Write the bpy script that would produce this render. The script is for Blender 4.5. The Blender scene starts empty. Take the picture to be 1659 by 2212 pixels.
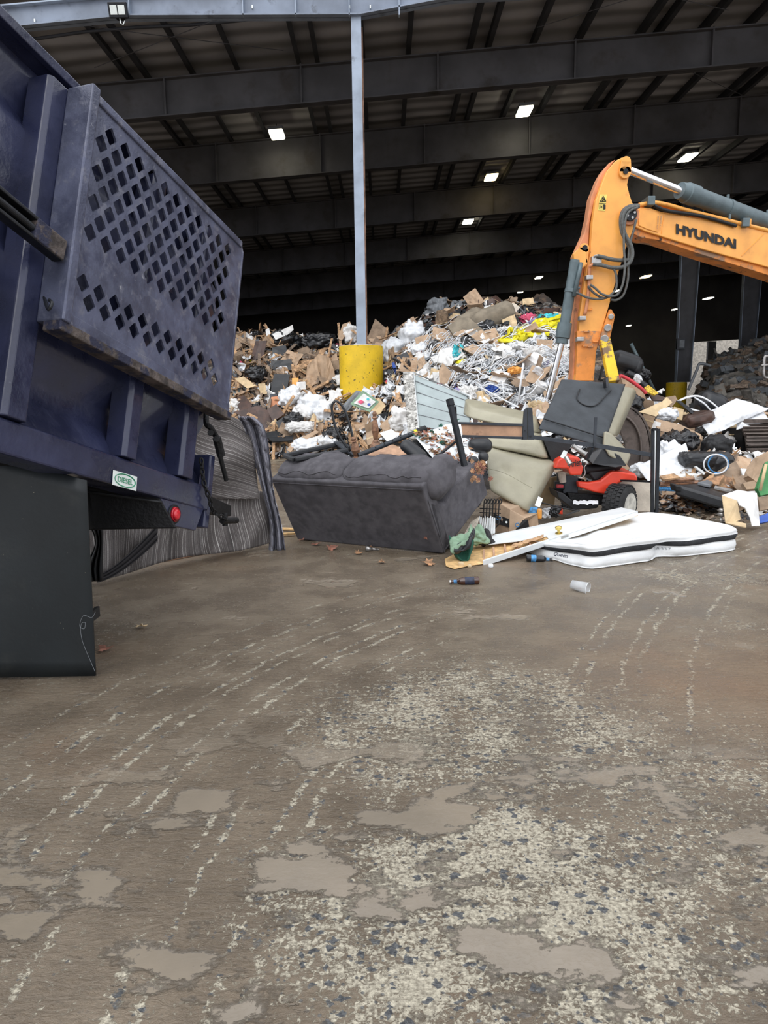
EXPOSURE = 0.38
import bpy, bmesh, math, random
from mathutils import Vector, Matrix, noise, Quaternion
V = Vector
rnd = random.Random(7)
SC = bpy.context.scene; COL = SC.collection
F = 1534.0; W = 1659; HT = 2212; CAM = V((0, 0, 1.45))
RM = Matrix.Rotation(math.pi/2 - math.radians(8.75), 3, 'X') @ Matrix.Rotation(math.radians(-0.7), 3, 'Z')
def ray(px, py): return RM @ V(((px - W/2)/F, -(py - HT/2)/F, -1.0))
def P(px, py, Y):
    r = ray(px, py); return CAM + r*(Y/r.y)
def G(px, py, z=0.0):
    r = ray(px, py); return CAM + r*((z - CAM.z)/r.z)
def sgn(v): return -1.0 if v < 0 else 1.0
def lerp(a, b, t): return a + (b - a)*t
def srgb(c):
    return tuple([(x/255/12.92 if x/255 <= .04045 else ((x/255 + .055)/1.055)**2.4) for x in c]) + (1.0,)
# ------------------------------------------------ node helper
class NT:
    def __init__(s, mat):
        s.t = mat.node_tree; s.n = s.t.nodes; s.l = s.t.links
    def new(s, typ, **kw):
        nd = s.n.new(typ)
        for k, v in kw.items(): setattr(nd, k, v)
        return nd
    def link(s, a, b): s.l.new(a, b)
    def sock(s, inp, v):
        if hasattr(v, 'is_linked') or isinstance(v, bpy.types.NodeSocket): s.l.new(v, inp)
        else: inp.default_value = v
    def m(s, op, a, b=0.0, c=None, clamp=False):
        nd = s.new('ShaderNodeMath', operation=op); nd.use_clamp = clamp
        s.sock(nd.inputs[0], a)
        if len(nd.inputs) > 1: s.sock(nd.inputs[1], b)
        if c is not None: s.sock(nd.inputs[2], c)
        return nd.outputs[0]
    def step(s, v, a, b, o0=0.0, o1=1.0):
        nd = s.new('ShaderNodeMapRange'); nd.interpolation_type = 'SMOOTHSTEP'
        s.sock(nd.inputs[0], v); nd.inputs[1].default_value = a; nd.inputs[2].default_value = b
        nd.inputs[3].default_value = o0; nd.inputs[4].default_value = o1
        return nd.outputs[0]
    def noise(s, vec, scale, detail=3.0, rough=.55, dist=0.0):
        nd = s.new('ShaderNodeTexNoise'); s.link(vec, nd.inputs['Vector'])
        nd.inputs['Scale'].default_value = scale; nd.inputs['Detail'].default_value = detail
        nd.inputs['Roughness'].default_value = rough; nd.inputs['Distortion'].default_value = dist
        return nd.outputs[0]
    def mapping(s, vec, scale=(1, 1, 1), rot=(0, 0, 0), loc=(0, 0, 0)):
        nd = s.new('ShaderNodeMapping'); s.link(vec, nd.inputs[0])
        nd.inputs[1].default_value = loc; nd.inputs[2].default_value = rot; nd.inputs[3].default_value = scale
        return nd.outputs[0]
    def mix(s, f, a, b):
        nd = s.new('ShaderNodeMix', data_type='RGBA'); s.sock(nd.inputs[0], f)
        for i, v in ((6, a), (7, b)):
            s.sock(nd.inputs[i], v)
        return nd.outputs[2]
def newmat(name):
    m = bpy.data.materials.new(name); m.use_nodes = True
    return m, NT(m), m.node_tree.nodes['Principled BSDF']
def mat(name, col, rough=.5, metal=0.0, var=.12, scale=6.0, bump=.0, bscale=40.0, dirt=None, coat=0.0,
        alpha=1.0, emit=0.0, trans=0.0, spec=.5, rv=.0, thin=0.0):
    m, t, b = newmat(name)
    tc = t.new('ShaderNodeTexCoord').outputs['Object']
    n1 = t.noise(tc, scale, 4.0)
    c0 = srgb([max(0, x*(1 - var)) for x in col]); c1 = srgb([min(255, x*(1 + var)) for x in col])
    c = t.mix(t.step(n1, .3, .7), c0, c1)
    if dirt:
        for (dc, lo, hi, ds) in dirt:
            n2 = t.noise(tc, ds, 8.0, .62)
            c = t.mix(t.step(n2, lo, hi), c, srgb(dc))
    t.link(c, b.inputs['Base Color'])
    b.inputs['Roughness'].default_value = rough; b.inputs['Metallic'].default_value = metal
    if rv:
        t.link(t.step(t.noise(tc, scale*2, 5.0), .35, .65, max(.02, rough - rv), min(1, rough + rv)), b.inputs['Roughness'])
    b.inputs['Coat Weight'].default_value = coat; b.inputs['Coat Roughness'].default_value = .12
    b.inputs['Specular IOR Level'].default_value = spec
    if alpha < 1: b.inputs['Alpha'].default_value = alpha
    if trans: b.inputs['Transmission Weight'].default_value = trans
    if emit:
        b.inputs['Emission Color'].default_value = srgb(col); b.inputs['Emission Strength'].default_value = emit
    if bump:
        bp = t.new('ShaderNodeBump'); bp.inputs['Strength'].default_value = bump; bp.inputs['Distance'].default_value = .02
        t.link(t.noise(tc, bscale, 5.0), bp.inputs['Height']); t.link(bp.outputs[0], b.inputs['Normal'])
    return m
# ------------------------------------------------ objects
WO = {}
def woff(o): return WO.get(o.name, V((0, 0, 0)))
def tag(o, label, cat, group=None, kind=None):
    if label: o['label'] = label
    if cat: o['category'] = cat
    if group: o['group'] = group
    if kind: o['kind'] = kind
    return o
def T(name, label, cat, loc, group=None):
    o = bpy.data.objects.new(name, None); COL.objects.link(o); o.location = loc; o.empty_display_size = .1
    WO[o.name] = V(loc); return tag(o, label, cat, group)
class MB:
    def __init__(s): s.v = []; s.f = []; s.mi = 0; s.fm = []; s.uv = None
    def add(s, vs, fs):
        b = len(s.v); s.v += [V(v) for v in vs]
        for q in fs: s.f.append([b + i for i in q]); s.fm.append(s.mi)
        return s
    def box(s, c, h, ax=None):
        c = V(c); ax = ax or (V((1, 0, 0)), V((0, 1, 0)), V((0, 0, 1)))
        X, Y, Z = V(ax[0])*h[0], V(ax[1])*h[1], V(ax[2])*h[2]
        vs = [c + X*i + Y*j + Z*k for i in (-1, 1) for j in (-1, 1) for k in (-1, 1)]
        return s.add(vs, [(0, 1, 3, 2), (4, 6, 7, 5), (0, 4, 5, 1), (2, 3, 7, 6), (0, 2, 6, 4), (1, 5, 7, 3)])
    def bar(s, p, q, w, h, up=(0, 0, 1)):
        p, q = V(p), V(q); d = (q - p); L = d.length; d.normalize(); up = V(up)
        x = d.cross(up)
        if x.length < 1e-4: x = d.cross(V((1, 0, 0)))
        x.normalize(); z = x.cross(d)
        return s.box((p + q)/2, (w/2, L/2, h/2), (x, d, z))
    def cyl(s, p, q, r0, r1=None, seg=16, caps=True):
        p, q = V(p), V(q); r1 = r0 if r1 is None else r1; d = (q - p).normalized()
        x = d.orthogonal().normalized(); y = d.cross(x)
        vs = []
        for i in range(seg):
            a = 2*math.pi*i/seg; e = x*math.cos(a) + y*math.sin(a); vs += [p + e*r0, q + e*r1]
        fs = [(2*i, 2*((i+1) % seg), 2*((i+1) % seg)+1, 2*i+1) for i in range(seg)]
        if caps: fs += [tuple(2*i for i in range(seg))[::-1], tuple(2*i+1 for i in range(seg))]
        return s.add(vs, fs)
    def lathe(s, p, q, prof, seg=20):
        for (a, r0), (b, r1) in zip(prof[:-1], prof[1:]):
            s.cyl(V(p).lerp(V(q), a), V(p).lerp(V(q), b), max(r0, .0008), max(r1, .0008), seg, True)
        return s
    def tube(s, pts, r, seg=8, closed=False, flat=1.0):
        pts = [V(p) for p in pts]; n = len(pts); rings = []; px = None
        for i, p in enumerate(pts):
            if closed: d = pts[(i+1) % n] - pts[i-1]
            else: d = pts[min(i+1, n-1)] - pts[max(i-1, 0)]
            if d.length < 1e-6: d = V((0, 0, 1))
            d.normalize()
            if px is None: x = d.orthogonal().normalized()
            else:
                x = px - d*px.dot(d)
                if x.length < 1e-4: x = d.orthogonal()
                x.normalize()
            px = x; y = d.cross(x); rr = r[i] if isinstance(r, (list, tuple)) else r
            rings.append([p + x*math.cos(2*math.pi*k/seg)*rr + y*math.sin(2*math.pi*k/seg)*rr*flat for k in range(seg)])
        vs = [v for g in rings for v in g]; fs = []
        for i in range(n if closed else n-1):
            a = i*seg; b = ((i+1) % n)*seg
            for k in range(seg): fs.append((a+k, a+(k+1) % seg, b+(k+1) % seg, b+k))
        if not closed: fs += [tuple(range(seg))[::-1], tuple((n-1)*seg + k for k in range(seg))]
        return s.add(vs, fs)
    def prism(s, pts, vec):
        pts = [V(p) for p in pts]; vec = V(vec); n = len(pts)
        return s.add(pts + [p + vec for p in pts],
            [tuple(range(n)), tuple(range(2*n-1, n-1, -1))] + [(i, i+n, (i+1) % n + n, (i+1) % n) for i in range(n)])
    def grid(s, fn, nu, nv, wrap=False, uvscale=None):
        vs = [fn(i/nu, j/nv) for j in range(nv+1) for i in range(nu+1)]
        fs = [(j*(nu+1)+i, j*(nu+1)+i+1, (j+1)*(nu+1)+i+1, (j+1)*(nu+1)+i) for j in range(nv) for i in range(nu)]
        return s.add(vs, fs)
    def soft(s, c, half, ax=None, r=.3, n=10, bulge=0.0, amp=0.0, ns=3.0, seed=0.0, amp2=0.0, ns2=9.0, fn=None):
        """rounded box; r is the corner radius in metres; bulge swells faces; amp noise"""
        c = V(c); ax = ax or (V((1, 0, 0)), V((0, 1, 0)), V((0, 0, 1))); ax = [V(a).normalized() for a in ax]
        idx = {}; vs = []; fs = []; h = V(half); r = min(r, min(h)*.999)
        def pt(a, b, k):
            key = (a, b, k)
            if key in idx: return idx[key]
            q = [math.sin((w/n - .5)*math.pi)*.55 + (w/n*2 - 1)*.45 for w in (a, b, k)]
            full = V((q[0]*h.x, q[1]*h.y, q[2]*h.z))
            inn = V([max(-(h[i]-r), min(h[i]-r, full[i])) for i in range(3)])
            d = full - inn
            if d.length < 1e-6: d = full.copy()
            d.normalize(); p = inn + d*r
            if bulge:
                for i in range(3):
                    o = [j for j in range(3) if j != i]
                    p[i] *= 1 + bulge*(1 - q[o[0]]**2)*(1 - q[o[1]]**2)
            if amp: p += d*amp*noise.noise(p*ns + V((seed, seed*.7, 3.1)))
            if amp2:
                w = noise.noise(p*ns2 + V((seed*1.7, 9.2, seed))); p += d*amp2*(abs(w)*2 - .5)
            if fn: p = fn(p)
            idx[key] = len(vs); vs.append(c + ax[0]*p.x + ax[1]*p.y + ax[2]*p.z); return idx[key]
        for i in range(n):
            for j in range(n):
                for (A, fl) in ((0, 1), (n, 0)):
                    for ax_ in range(3):
                        def mk(u, w):
                            t = [0, 0, 0]; t[ax_] = A; t[(ax_+1) % 3] = u; t[(ax_+2) % 3] = w; return pt(*t)
                        q = [mk(i, j), mk(i+1, j), mk(i+1, j+1), mk(i, j+1)]
                        fs.append(tuple(q[::-1]) if fl else tuple(q))
        return s.add(vs, fs)
    def text(s, txt, org, xd, yd, width=None, height=None, depth=.002, bold=0.0, center=False):
        cu = bpy.data.curves.new('t', 'FONT'); cu.body = txt; cu.size = 1; cu.offset = bold; cu.resolution_u = 3
        ob = bpy.data.objects.new('t', cu); COL.objects.link(ob)
        dg = bpy.context.evaluated_depsgraph_get(); dg.update()
        me = bpy.data.meshes.new_from_object(ob.evaluated_get(dg))
        xs = [v.co.x for v in me.vertices]; ys = [v.co.y for v in me.vertices]
        x0, x1, y0, y1 = min(xs), max(xs), min(ys), max(ys)
        sx = width/(x1-x0); sy = height/(y1-y0) if height else sx
        xd = V(xd).normalized(); yd = V(yd).normalized(); nn = xd.cross(yd).normalized()
        ox = (x0+x1)/2 if center else x0; oy = (y0+y1)/2 if center else y0
        vs = [V(org) + xd*(v.co.x-ox)*sx + yd*(v.co.y-oy)*sy + nn*depth for v in me.vertices]
        s.add(vs, [tuple(p.vertices) for p in me.polygons])
        bpy.data.objects.remove(ob); bpy.data.meshes.remove(me); bpy.data.curves.remove(cu); return s
    def build(s, name, mats, parent=None, bevel=0.0, smooth=False, sub=0, label=None, solid=0.0, origin=None, seg=2, ang=None):
        me = bpy.data.meshes.new(name)
        if parent is not None: off = woff(parent)
        elif origin is not None: off = V(origin)
        else: off = V((0, 0, 0))
        me.from_pydata([tuple(v - off) for v in s.v], [], s.f)
        if not isinstance(mats, (list, tuple)): mats = [mats]
        for m_ in mats: me.materials.append(m_)
        me.polygons.foreach_set('material_index', s.fm)
        if smooth: me.polygons.foreach_set('use_smooth', [True]*len(me.polygons))
        bm = bmesh.new(); bm.from_mesh(me)
        if not solid: bmesh.ops.recalc_face_normals(bm, faces=bm.faces)
        bm.to_mesh(me); bm.free(); me.update()
        if smooth and ang is not None:
            try: me.set_sharp_from_angle(angle=math.radians(ang))
            except Exception: pass
        o = bpy.data.objects.new(name, me); COL.objects.link(o)
        if parent is not None: o.parent = parent; WO[o.name] = off
        else: o.location = off; WO[o.name] = off
        if solid:
            md = o.modifiers.new('t', 'SOLIDIFY'); md.thickness = solid; md.offset = 0
        if bevel:
            md = o.modifiers.new('b', 'BEVEL'); md.width = bevel; md.segments = seg; md.limit_method = 'ANGLE'; md.angle_limit = math.radians(40)
        if sub:
            md = o.modifiers.new('s', 'SUBSURF'); md.levels = sub; md.render_levels = sub
        if label: o['label'] = label
        return o
def bez(pts, n=24):
    """Catmull-Rom through points"""
    pts = [V(p) for p in pts]; out = []; q = [pts[0]*2 - pts[1]] + pts + [pts[-1]*2 - pts[-2]]
    m_ = len(pts) - 1
    for i in range(m_):
        a, b, c, d = q[i], q[i+1], q[i+2], q[i+3]; k = max(2, n//m_)
        for j in range(k):
            t = j/k
            out.append(.5*((2*b) + (c-a)*t + (2*a - 5*b + 4*c - d)*t*t + (3*b - a - 3*c + d)*t**3))
    out.append(pts[-1]); return out
# ------------------------------------------------ materials
M = {}
M['navy'] = mat('navy_paint', (42, 46, 72), .33, .0, .16, 3, .15, 30, dirt=[((66, 68, 92), .56, .8, 5), ((110, 112, 125), .70, .80, 22)], coat=.35, rv=.1)
M['navy_worn'] = mat('worn_navy_paint', (84, 88, 108), .42, .2, .12, 5, .15, 60, dirt=[((112, 114, 128), .52, .68, 13), ((60, 63, 86), .52, .75, 4), ((150, 152, 160), .66, .74, 26)], rv=.12)
M['rust_edge'] = mat('rusty_edge', (84, 76, 72), .7, .3, .3, 14, .4, 60, dirt=[((48, 50, 70), .5, .6, 9)])
M['black'] = mat('black_rubber', (24, 25, 27), .6, 0, .2, 6, .1, 40)
M['flap'] = mat('mud_flap_rubber', (27, 33, 36), .5, 0, .15, 2, .05, 40, dirt=[((150, 145, 125), .70, .74, 70), ((52, 54, 52), .55, .8, 3)])
M['blacksteel'] = mat('black_steel', (34, 36, 40), .42, .4, .2, 8, .1, 50)
M['grime'] = mat('grimy_black_steel', (16, 16, 18), .6, .2, .3, 9, .4, 40)
M['red_lens'] = mat('red_lens', (205, 30, 45), .15, 0, .1, 20, .2, 90, coat=.6)
M['white'] = mat('white_sticker', (232, 238, 234), .4, 0, .03, 10)
M['green'] = mat('green_ink', (40, 140, 100), .5, 0, .05, 10)
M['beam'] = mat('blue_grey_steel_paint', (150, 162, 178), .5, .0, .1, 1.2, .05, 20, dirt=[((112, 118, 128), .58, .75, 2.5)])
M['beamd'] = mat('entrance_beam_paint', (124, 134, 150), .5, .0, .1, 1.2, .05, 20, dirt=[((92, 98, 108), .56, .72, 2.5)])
M['beam2'] = mat('painted_rafter_steel', (70, 69, 72), .7, .0, .15, .6, 0, 20, dirt=[((54, 49, 46), .5, .75, .9)])
M['purlin'] = mat('purlin_steel', (52, 53, 58), .7, .0, .12, 1)
M['rusty'] = mat('rusty_flange', (128, 100, 84), .8, .1, .25, 3)
M['yellow'] = mat('scratched_yellow_paint', (226, 188, 34), .5, 0, .06, 2, .2, 14,
    dirt=[((196, 165, 60), .55, .75, 2.2), ((110, 94, 40), .62, .66, 11), ((110, 96, 44), .67, .69, 26)])
M['linkyellow'] = mat('worn_link_yellow', (222, 182, 40), .6, 0, .08, 3, .2, 30, dirt=[((120, 96, 70), .53, .60, 4)])
M['concrete'] = mat('concrete', (178, 172, 162), .9, 0, .12, 5, .3, 30)
M['clad'] = mat('dark_wall_cladding', (58, 55, 54), .85, 0, .15, .3)
M['lamp'] = mat('lamp_lens', (255, 246, 215), .4, 0, 0, 5, emit=14)
M['lampwarm'] = mat('lamp_lens_warm', (255, 226, 160), .4, 0, 0, 5, emit=8)
M['lamphouse'] = mat('lamp_housing', (120, 124, 130), .5, .2, .05, 5)
M['orange'] = mat('orange_machine_paint', (246, 170, 78), .42, 0, .05, 3, .04, 30, dirt=[((200, 120, 60), .6, .85, 3.5), ((92, 48, 30), .735, .76, 9)], coat=.2)
M['orange_worn'] = mat('worn_orange_paint', (226, 142, 66), .6, 0, .08, 3, .2, 30, dirt=[((150, 120, 96), .5, .6, 2.6), ((80, 58, 44), .60, .66, 7)])
M['orange_dusty'] = mat('dusty_orange_edge', (206, 138, 98), .6, 0, .1, 3, .1, 30, dirt=[((120, 84, 66), .58, .72, 5)])
M['chrome'] = mat('chrome_rod', (225, 225, 228), .12, 1.0, .05, 3)
M['cylgrey'] = mat('cylinder_grey_paint', (92, 106, 110), .45, .1, .08, 5, .1, 40, dirt=[((170, 175, 172), .70, .73, 18)])
M['hose'] = mat('hose_rubber', (88, 90, 88), .55, 0, .12, 30, .3, 120)
M['metal'] = mat('bare_metal', (170, 168, 165), .35, .8, .1, 10)
M['steel_brown'] = mat('worn_bucket_steel', (98, 88, 82), .5, .5, .2, 3, .2, 30, dirt=[((64, 58, 54), .5, .62, 3), ((205, 190, 150), .70, .73, 30)])
M['sofa'] = mat('grey_faux_suede', (86, 84, 88), .9, 0, .10, 9, .3, 260, dirt=[((104, 102, 106), .45, .75, 7)], spec=.25)
M['sofa_dark'] = mat('sofa_leg', (26, 25, 27), .6)
M['steel_dk'] = mat('dark_grey_powder_coat', (56, 60, 66), .45, .3, .1, 10, .05, 60)
M['wood'] = mat('turned_wood', (134, 98, 74), .5, 0, .2, 30, .1, 60)
M['tan_wood'] = mat('tan_wood', (184, 146, 118), .6, 0, .1, 12, .1, 60, dirt=[((150, 105, 75), .6, .8, 8)])
M['pine'] = mat('pale_pine', (214, 176, 122), .7, 0, .12, 14, .1, 60)
M['oldwood'] = mat('weathered_wood', (176, 142, 108), .85, 0, .22, 12, .3, 60)
M['greywood'] = mat('grey_wood', (122, 106, 92), .85, 0, .25, 12, .3, 60)
M['brownboard'] = mat('dark_brown_board', (72, 52, 44), .45, 0, .2, 5, .1, 30, dirt=[((150, 140, 128), .72, .76, 20)])
M['card'] = mat('cardboard', (180, 154, 128), .85, 0, .08, 5, .15, 30, dirt=[((160, 120, 86), .55, .8, 3)])
M['card2'] = mat('dull_cardboard', (142, 122, 102), .85, 0, .12, 5, .15, 30)
M['card3'] = mat('light_cardboard', (206, 182, 144), .85, 0, .08, 5, .1, 30)
M['bagblack'] = mat('black_bin_bag', (22, 23, 26), .25, 0, .2, 6, .5, 22, spec=.6)
M['bagwhite'] = mat('white_plastic', (226, 229, 232), .4, 0, .05, 8, .4, 16)
M['paper'] = mat('white_paper', (224, 223, 220), .7, 0, .06, 8, .2, 20)
M['blackp'] = mat('black_plastic', (38, 40, 43), .4, 0, .15, 6, .1, 30)
M['greyp'] = mat('grey_plastic', (110, 114, 118), .45, 0, .1, 6)
M['olive'] = mat('olive_grey_vinyl', (160, 155, 134), .38, 0, .04, 4, .18, 26, dirt=[((136, 130, 110), .6, .85, 3)])
M['undercloth'] = mat('charcoal_dust_cover', (62, 66, 70), .8, 0, .08, 6, .2, 60)
M['redpaint'] = mat('red_mower_paint', (232, 68, 42), .38, 0, .05, 4, .04, 20, dirt=[((170, 60, 44), .62, .8, 8)], coat=.4)
M['tyre'] = mat('tyre_rubber', (40, 41, 42), .7, 0, .15, 20, .3, 60)
M['rim'] = mat('dirty_cream_rim', (214, 212, 202), .5, .1, .12, 12)
M['doorw'] = mat('white_door_paint', (222, 226, 226), .45, 0, .03, 4, .03, 30, dirt=[((150, 150, 146), .70, .76, 14), ((196, 198, 196), .6, .8, 3)])
M['brass'] = mat('brass', (214, 190, 110), .25, .9, .1, 10)
M['mattress'] = mat('white_mattress_cover', (228, 230, 230), .6, 0, .03, 3, .35, 12, dirt=[((170, 165, 155), .68, .80, 7), ((90, 84, 78), .76, .80, 16)])
M['mblack'] = mat('black_mattress_band', (40, 42, 45), .8, 0, .15, 20, .3, 90)
M['glassbrown'] = mat('brown_glass', (66, 34, 18), .08, 0, .1, 5, coat=.6)
M['glassblack'] = mat('dark_glass', (26, 28, 32), .08, 0, .1, 5, coat=.6)
M['labelblue'] = mat('blue_label', (70, 130, 180), .5, 0, .3, 30)
M['labeldark'] = mat('dark_label', (40, 46, 66), .5, 0, .3, 30)
M['gcloth'] = mat('green_cloth', (28, 80, 64), .85, 0, .15, 6, .4, 60)
M['pgreen'] = mat('pale_green_cloth', (136, 164, 138), .85, 0, .1, 6, .4, 60)
M['leaf'] = mat('dry_leaf', (158, 120, 88), .7, 0, .25, 12, .2, 40)
M['leafred'] = mat('russet_leaf', (136, 92, 76), .7, 0, .2, 12, .2, 40)
M['snow'] = mat('snow', (238, 243, 246), .8, 0, .02, 9, .6, 40)
M['blue'] = mat('blue_plastic', (50, 86, 170), .45, 0, .12, 6)
M['brightyellow'] = mat('bright_yellow_plastic', (232, 220, 40), .45, 0, .08, 6, .3, 20)
M['pink'] = mat('pink_cloth', (214, 90, 120), .8, 0, .12, 6, .3, 30)
M['red'] = mat('red_ribbon', (200, 60, 68), .5, 0, .12, 6)
M['turq'] = mat('turquoise_cloth', (70, 186, 196), .8, 0, .12, 6, .3, 30)
M['teal'] = mat('teal_box', (100, 180, 175), .6, 0, .12, 6)
M['spring'] = mat('pale_grey_green_ticking', (162, 173, 173), .7, 0, .05, 3, .1, 20)
M['fleece'] = mat('shaggy_white_fabric', (206, 204, 198), .95, 0, .2, 14, 1.0, 40, dirt=[((110, 106, 100), .56, .62, 16)])
M['cushion'] = mat('taupe_cushion_fabric', (134, 124, 108), .9, 0, .1, 4, .3, 60)
M['cream'] = mat('cream_cloth', (214, 204, 188), .85, 0, .06, 8, .3, 30)
M['rubble'] = mat('grey_rubble', (120, 116, 110), .9, 0, .3, 2, .8, 6)
M['purple'] = mat('lilac_cloth', (150, 140, 180), .8, 0, .15, 6, .3, 30)
M['snowdirt'] = mat('dirty_snow_and_mulch', (170, 158, 146), .9, 0, .2, 10, .8, 25, dirt=[((110, 84, 66), .5, .58, 9), ((225, 222, 218), .58, .66, 14)])
# ================================================= CAMERA, LIGHT
cd = bpy.data.cameras.new('camera'); cam = bpy.data.objects.new('camera', cd); COL.objects.link(cam)
cam.location = CAM; cam.rotation_euler = RM.to_euler(); cd.sensor_fit = 'VERTICAL'; cd.sensor_height = 36; cd.lens = F/HT*36
cd.clip_start = .05; cd.clip_end = 600; SC.camera = cam
SC.view_settings.view_transform = 'Standard'; SC.view_settings.look = 'None'; SC.view_settings.gamma = 1
SC.view_settings.use_curve_mapping = False; SC.view_settings.exposure = EXPOSURE
wd = bpy.data.worlds.new('sky'); SC.world = wd; wd.use_nodes = True
wt = NT(wd); bg = wt.n['Background']
tc = wt.new('ShaderNodeTexCoord').outputs['Generated']
sx = wt.new('ShaderNodeSeparateXYZ'); wt.link(tc, sx.inputs[0])
g_ = wt.step(sx.outputs[2], -.05, .9)
cl = wt.noise(tc, 2.2, 4.0)
c_ = wt.mix(g_, (.80, .84, .92, 1), (1.0, 1.02, 1.06, 1)); c_ = wt.mix(wt.step(cl, .3, .7), c_, (.9, .93, 1.0, 1))
wt.link(c_, bg.inputs[0]); bg.inputs[1].default_value = 1.25
sl = bpy.data.lights.new('shaping_sun', 'SUN'); sl.energy = .9; sl.angle = math.radians(50); sl.color = (1, .98, .95)  # soft sun added to give shape; the overcast sky gives none
so = bpy.data.objects.new('shaping_sun', sl); COL.objects.link(so); so.rotation_euler = (math.radians(38), math.radians(-22), 0)
# ================================================= GROUND
def ground_mat():
    m, t, b = newmat('wet_muddy_concrete')
    pos = t.new('ShaderNodeNewGeometry').outputs['Position']
    sp = t.new('ShaderNodeSeparateXYZ'); t.link(pos, sp.inputs[0]); X, Y = sp.outputs[0], sp.outputs[1]
    n_big = t.noise(pos, .55, 4.0, .55); n_mid = t.noise(pos, 2.4, 5.0, .6); n_fine = t.noise(pos, 55, 7.0, .7, 1.0); n_f2 = t.noise(pos, 80, 4.0, .6)
    wv = t.noise(t.mapping(pos, (1.0, 2.6, 1)), 13, 6.0, .66, .8)
    # tyre tracks: arcs through three pixel points on the ground
    tracks = None
    def circle(a, b_, c, off=0):
        (ax, ay), (bx, by), (cx, cy) = [tuple(G(*q)[:2]) for q in (a, b_, c)]
        d = 2*(ax*(by-cy) + bx*(cy-ay) + cx*(ay-by))
        ux = ((ax*ax+ay*ay)*(by-cy) + (bx*bx+by*by)*(cy-ay) + (cx*cx+cy*cy)*(ay-by))/d
        uy = ((ax*ax+ay*ay)*(cx-bx) + (bx*bx+by*by)*(ax-cx) + (cx*cx+cy*cy)*(bx-ax))/d
        return ux, uy, math.hypot(ax-ux, ay-uy)
    def dist(cx, cy):
        dx = t.m('SUBTRACT', X, cx); dy = t.m('SUBTRACT', Y, cy)
        return t.m('SQRT', t.m('ADD', t.m('MULTIPLY', dx, dx), t.m('MULTIPLY', dy, dy)))
    wob = t.m('MULTIPLY', t.m('SUBTRACT', t.noise(pos, 3.0, 3.0), .5), .10)
    allt = []
    for arc, lo, hi, period in (
        (((150, 2130), (420, 1720), (760, 1440)), -3.6, 1.0, .085),
        (((1445, 1800), (1432, 1480), (1530, 1270)), -.22, .50, .085)):
        cx, cy, r = circle(*arc)
        d = t.m('ADD', t.m('SUBTRACT', dist(cx, cy), r), wob)
        saw = t.m('ABSOLUTE', t.m('SUBTRACT', t.m('FRACT', t.m('DIVIDE', d, period)), .5))
        ln = t.step(saw, .02, .36, 1, 0)
        # groups of ridges
        g2 = t.step(t.m('ABSOLUTE', t.m('SUBTRACT', t.m('FRACT', t.m('DIVIDE', d, period*3.4)), .5)), .2, .36, 1, .25)
        inb = t.m('MULTIPLY', t.step(d, lo-.1, lo+.1), t.step(d, hi-.1, hi+.1, 1, 0))
        allt.append(t.m('MULTIPLY', t.m('MULTIPLY', ln, g2), inb))
    allt[0] = t.m('MULTIPLY', allt[0], t.step(X, .0, .9, 1, 0))
    tr = t.m('MAXIMUM', allt[0], allt[1])
    tr = t.m('MULTIPLY', tr, t.m('MULTIPLY', t.step(t.noise(pos, 5, 6.0, .7), .35, .60), t.step(t.noise(pos, 26, 5.0, .7), .36, .60, .42, 1.0)))
    def blob(px, py, r0, r1, sxx=1.0):
        g = G(px, py); dx = t.m('MULTIPLY', t.m('SUBTRACT', X, g.x), 1/sxx); dy = t.m('SUBTRACT', Y, g.y)
        d = t.m('SQRT', t.m('ADD', t.m('MULTIPLY', dx, dx), t.m('MULTIPLY', dy, dy)))
        d = t.m('ADD', d, t.m('MULTIPLY', t.m('SUBTRACT', t.noise(pos, 3.4, 5.0, .65), .5), .9))
        return t.step(d, r0, r1, 1, 0)
    exp = t.m('MAXIMUM', blob(1080, 1960, .25, .75, 1.25), t.m('MULTIPLY', blob(760, 1950, .1, .55), .75))
    exp = t.m('MAXIMUM', exp, t.m('MULTIPLY', blob(1050, 1560, .3, 1.2, 1.1), .72))
    exp = t.m('MAXIMUM', exp, t.m('MULTIPLY', blob(820, 1560, .2, .9, .8), .6))
    exp = t.m('MAXIMUM', exp, t.m('MULTIPLY', blob(1560, 1750, .3, 1.3), .5))
    exp = t.m('MAXIMUM', exp, t.m('MULTIPLY', t.step(n_big, .5, .68), .5))
    cov = t.m('MAXIMUM', t.m('MULTIPLY', exp, t.step(t.noise(pos, 5, 6.0, .7), .30, .62, .55, 1.0)), t.m('MULTIPLY', tr, 1.08))
    cov = t.m('ADD', t.m('MULTIPLY', cov, .80), t.m('MULTIPLY', t.step(n_mid, .3, .75), .26))
    # pale cement paste shows where coverage beats fine noise
    net = t.m('SUBTRACT', t.m('ADD', t.m('MULTIPLY', n_fine, .75), t.m('MULTIPLY', wv, .35)), t.m('MULTIPLY', cov, .27))
    paste_glint = t.step(net, .35, .44, 1, 0)
    paste_glint = t.m('MAXIMUM', paste_glint, t.m('MULTIPLY', t.step(t.noise(t.mapping(pos, (1.0, 2.0, 1)), 38, 6.0, .75), .60, .66), t.step(n_mid, .3, .6, .35, .95)))  # extra pale flecks: wet glints painted into the ground colour
    # stones
    vo = t.new('ShaderNodeTexVoronoi'); dv = t.new('ShaderNodeTexNoise'); t.link(pos, dv.inputs['Vector']); dv.inputs['Scale'].default_value = 30; dv.inputs['Detail'].default_value = 2
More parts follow.
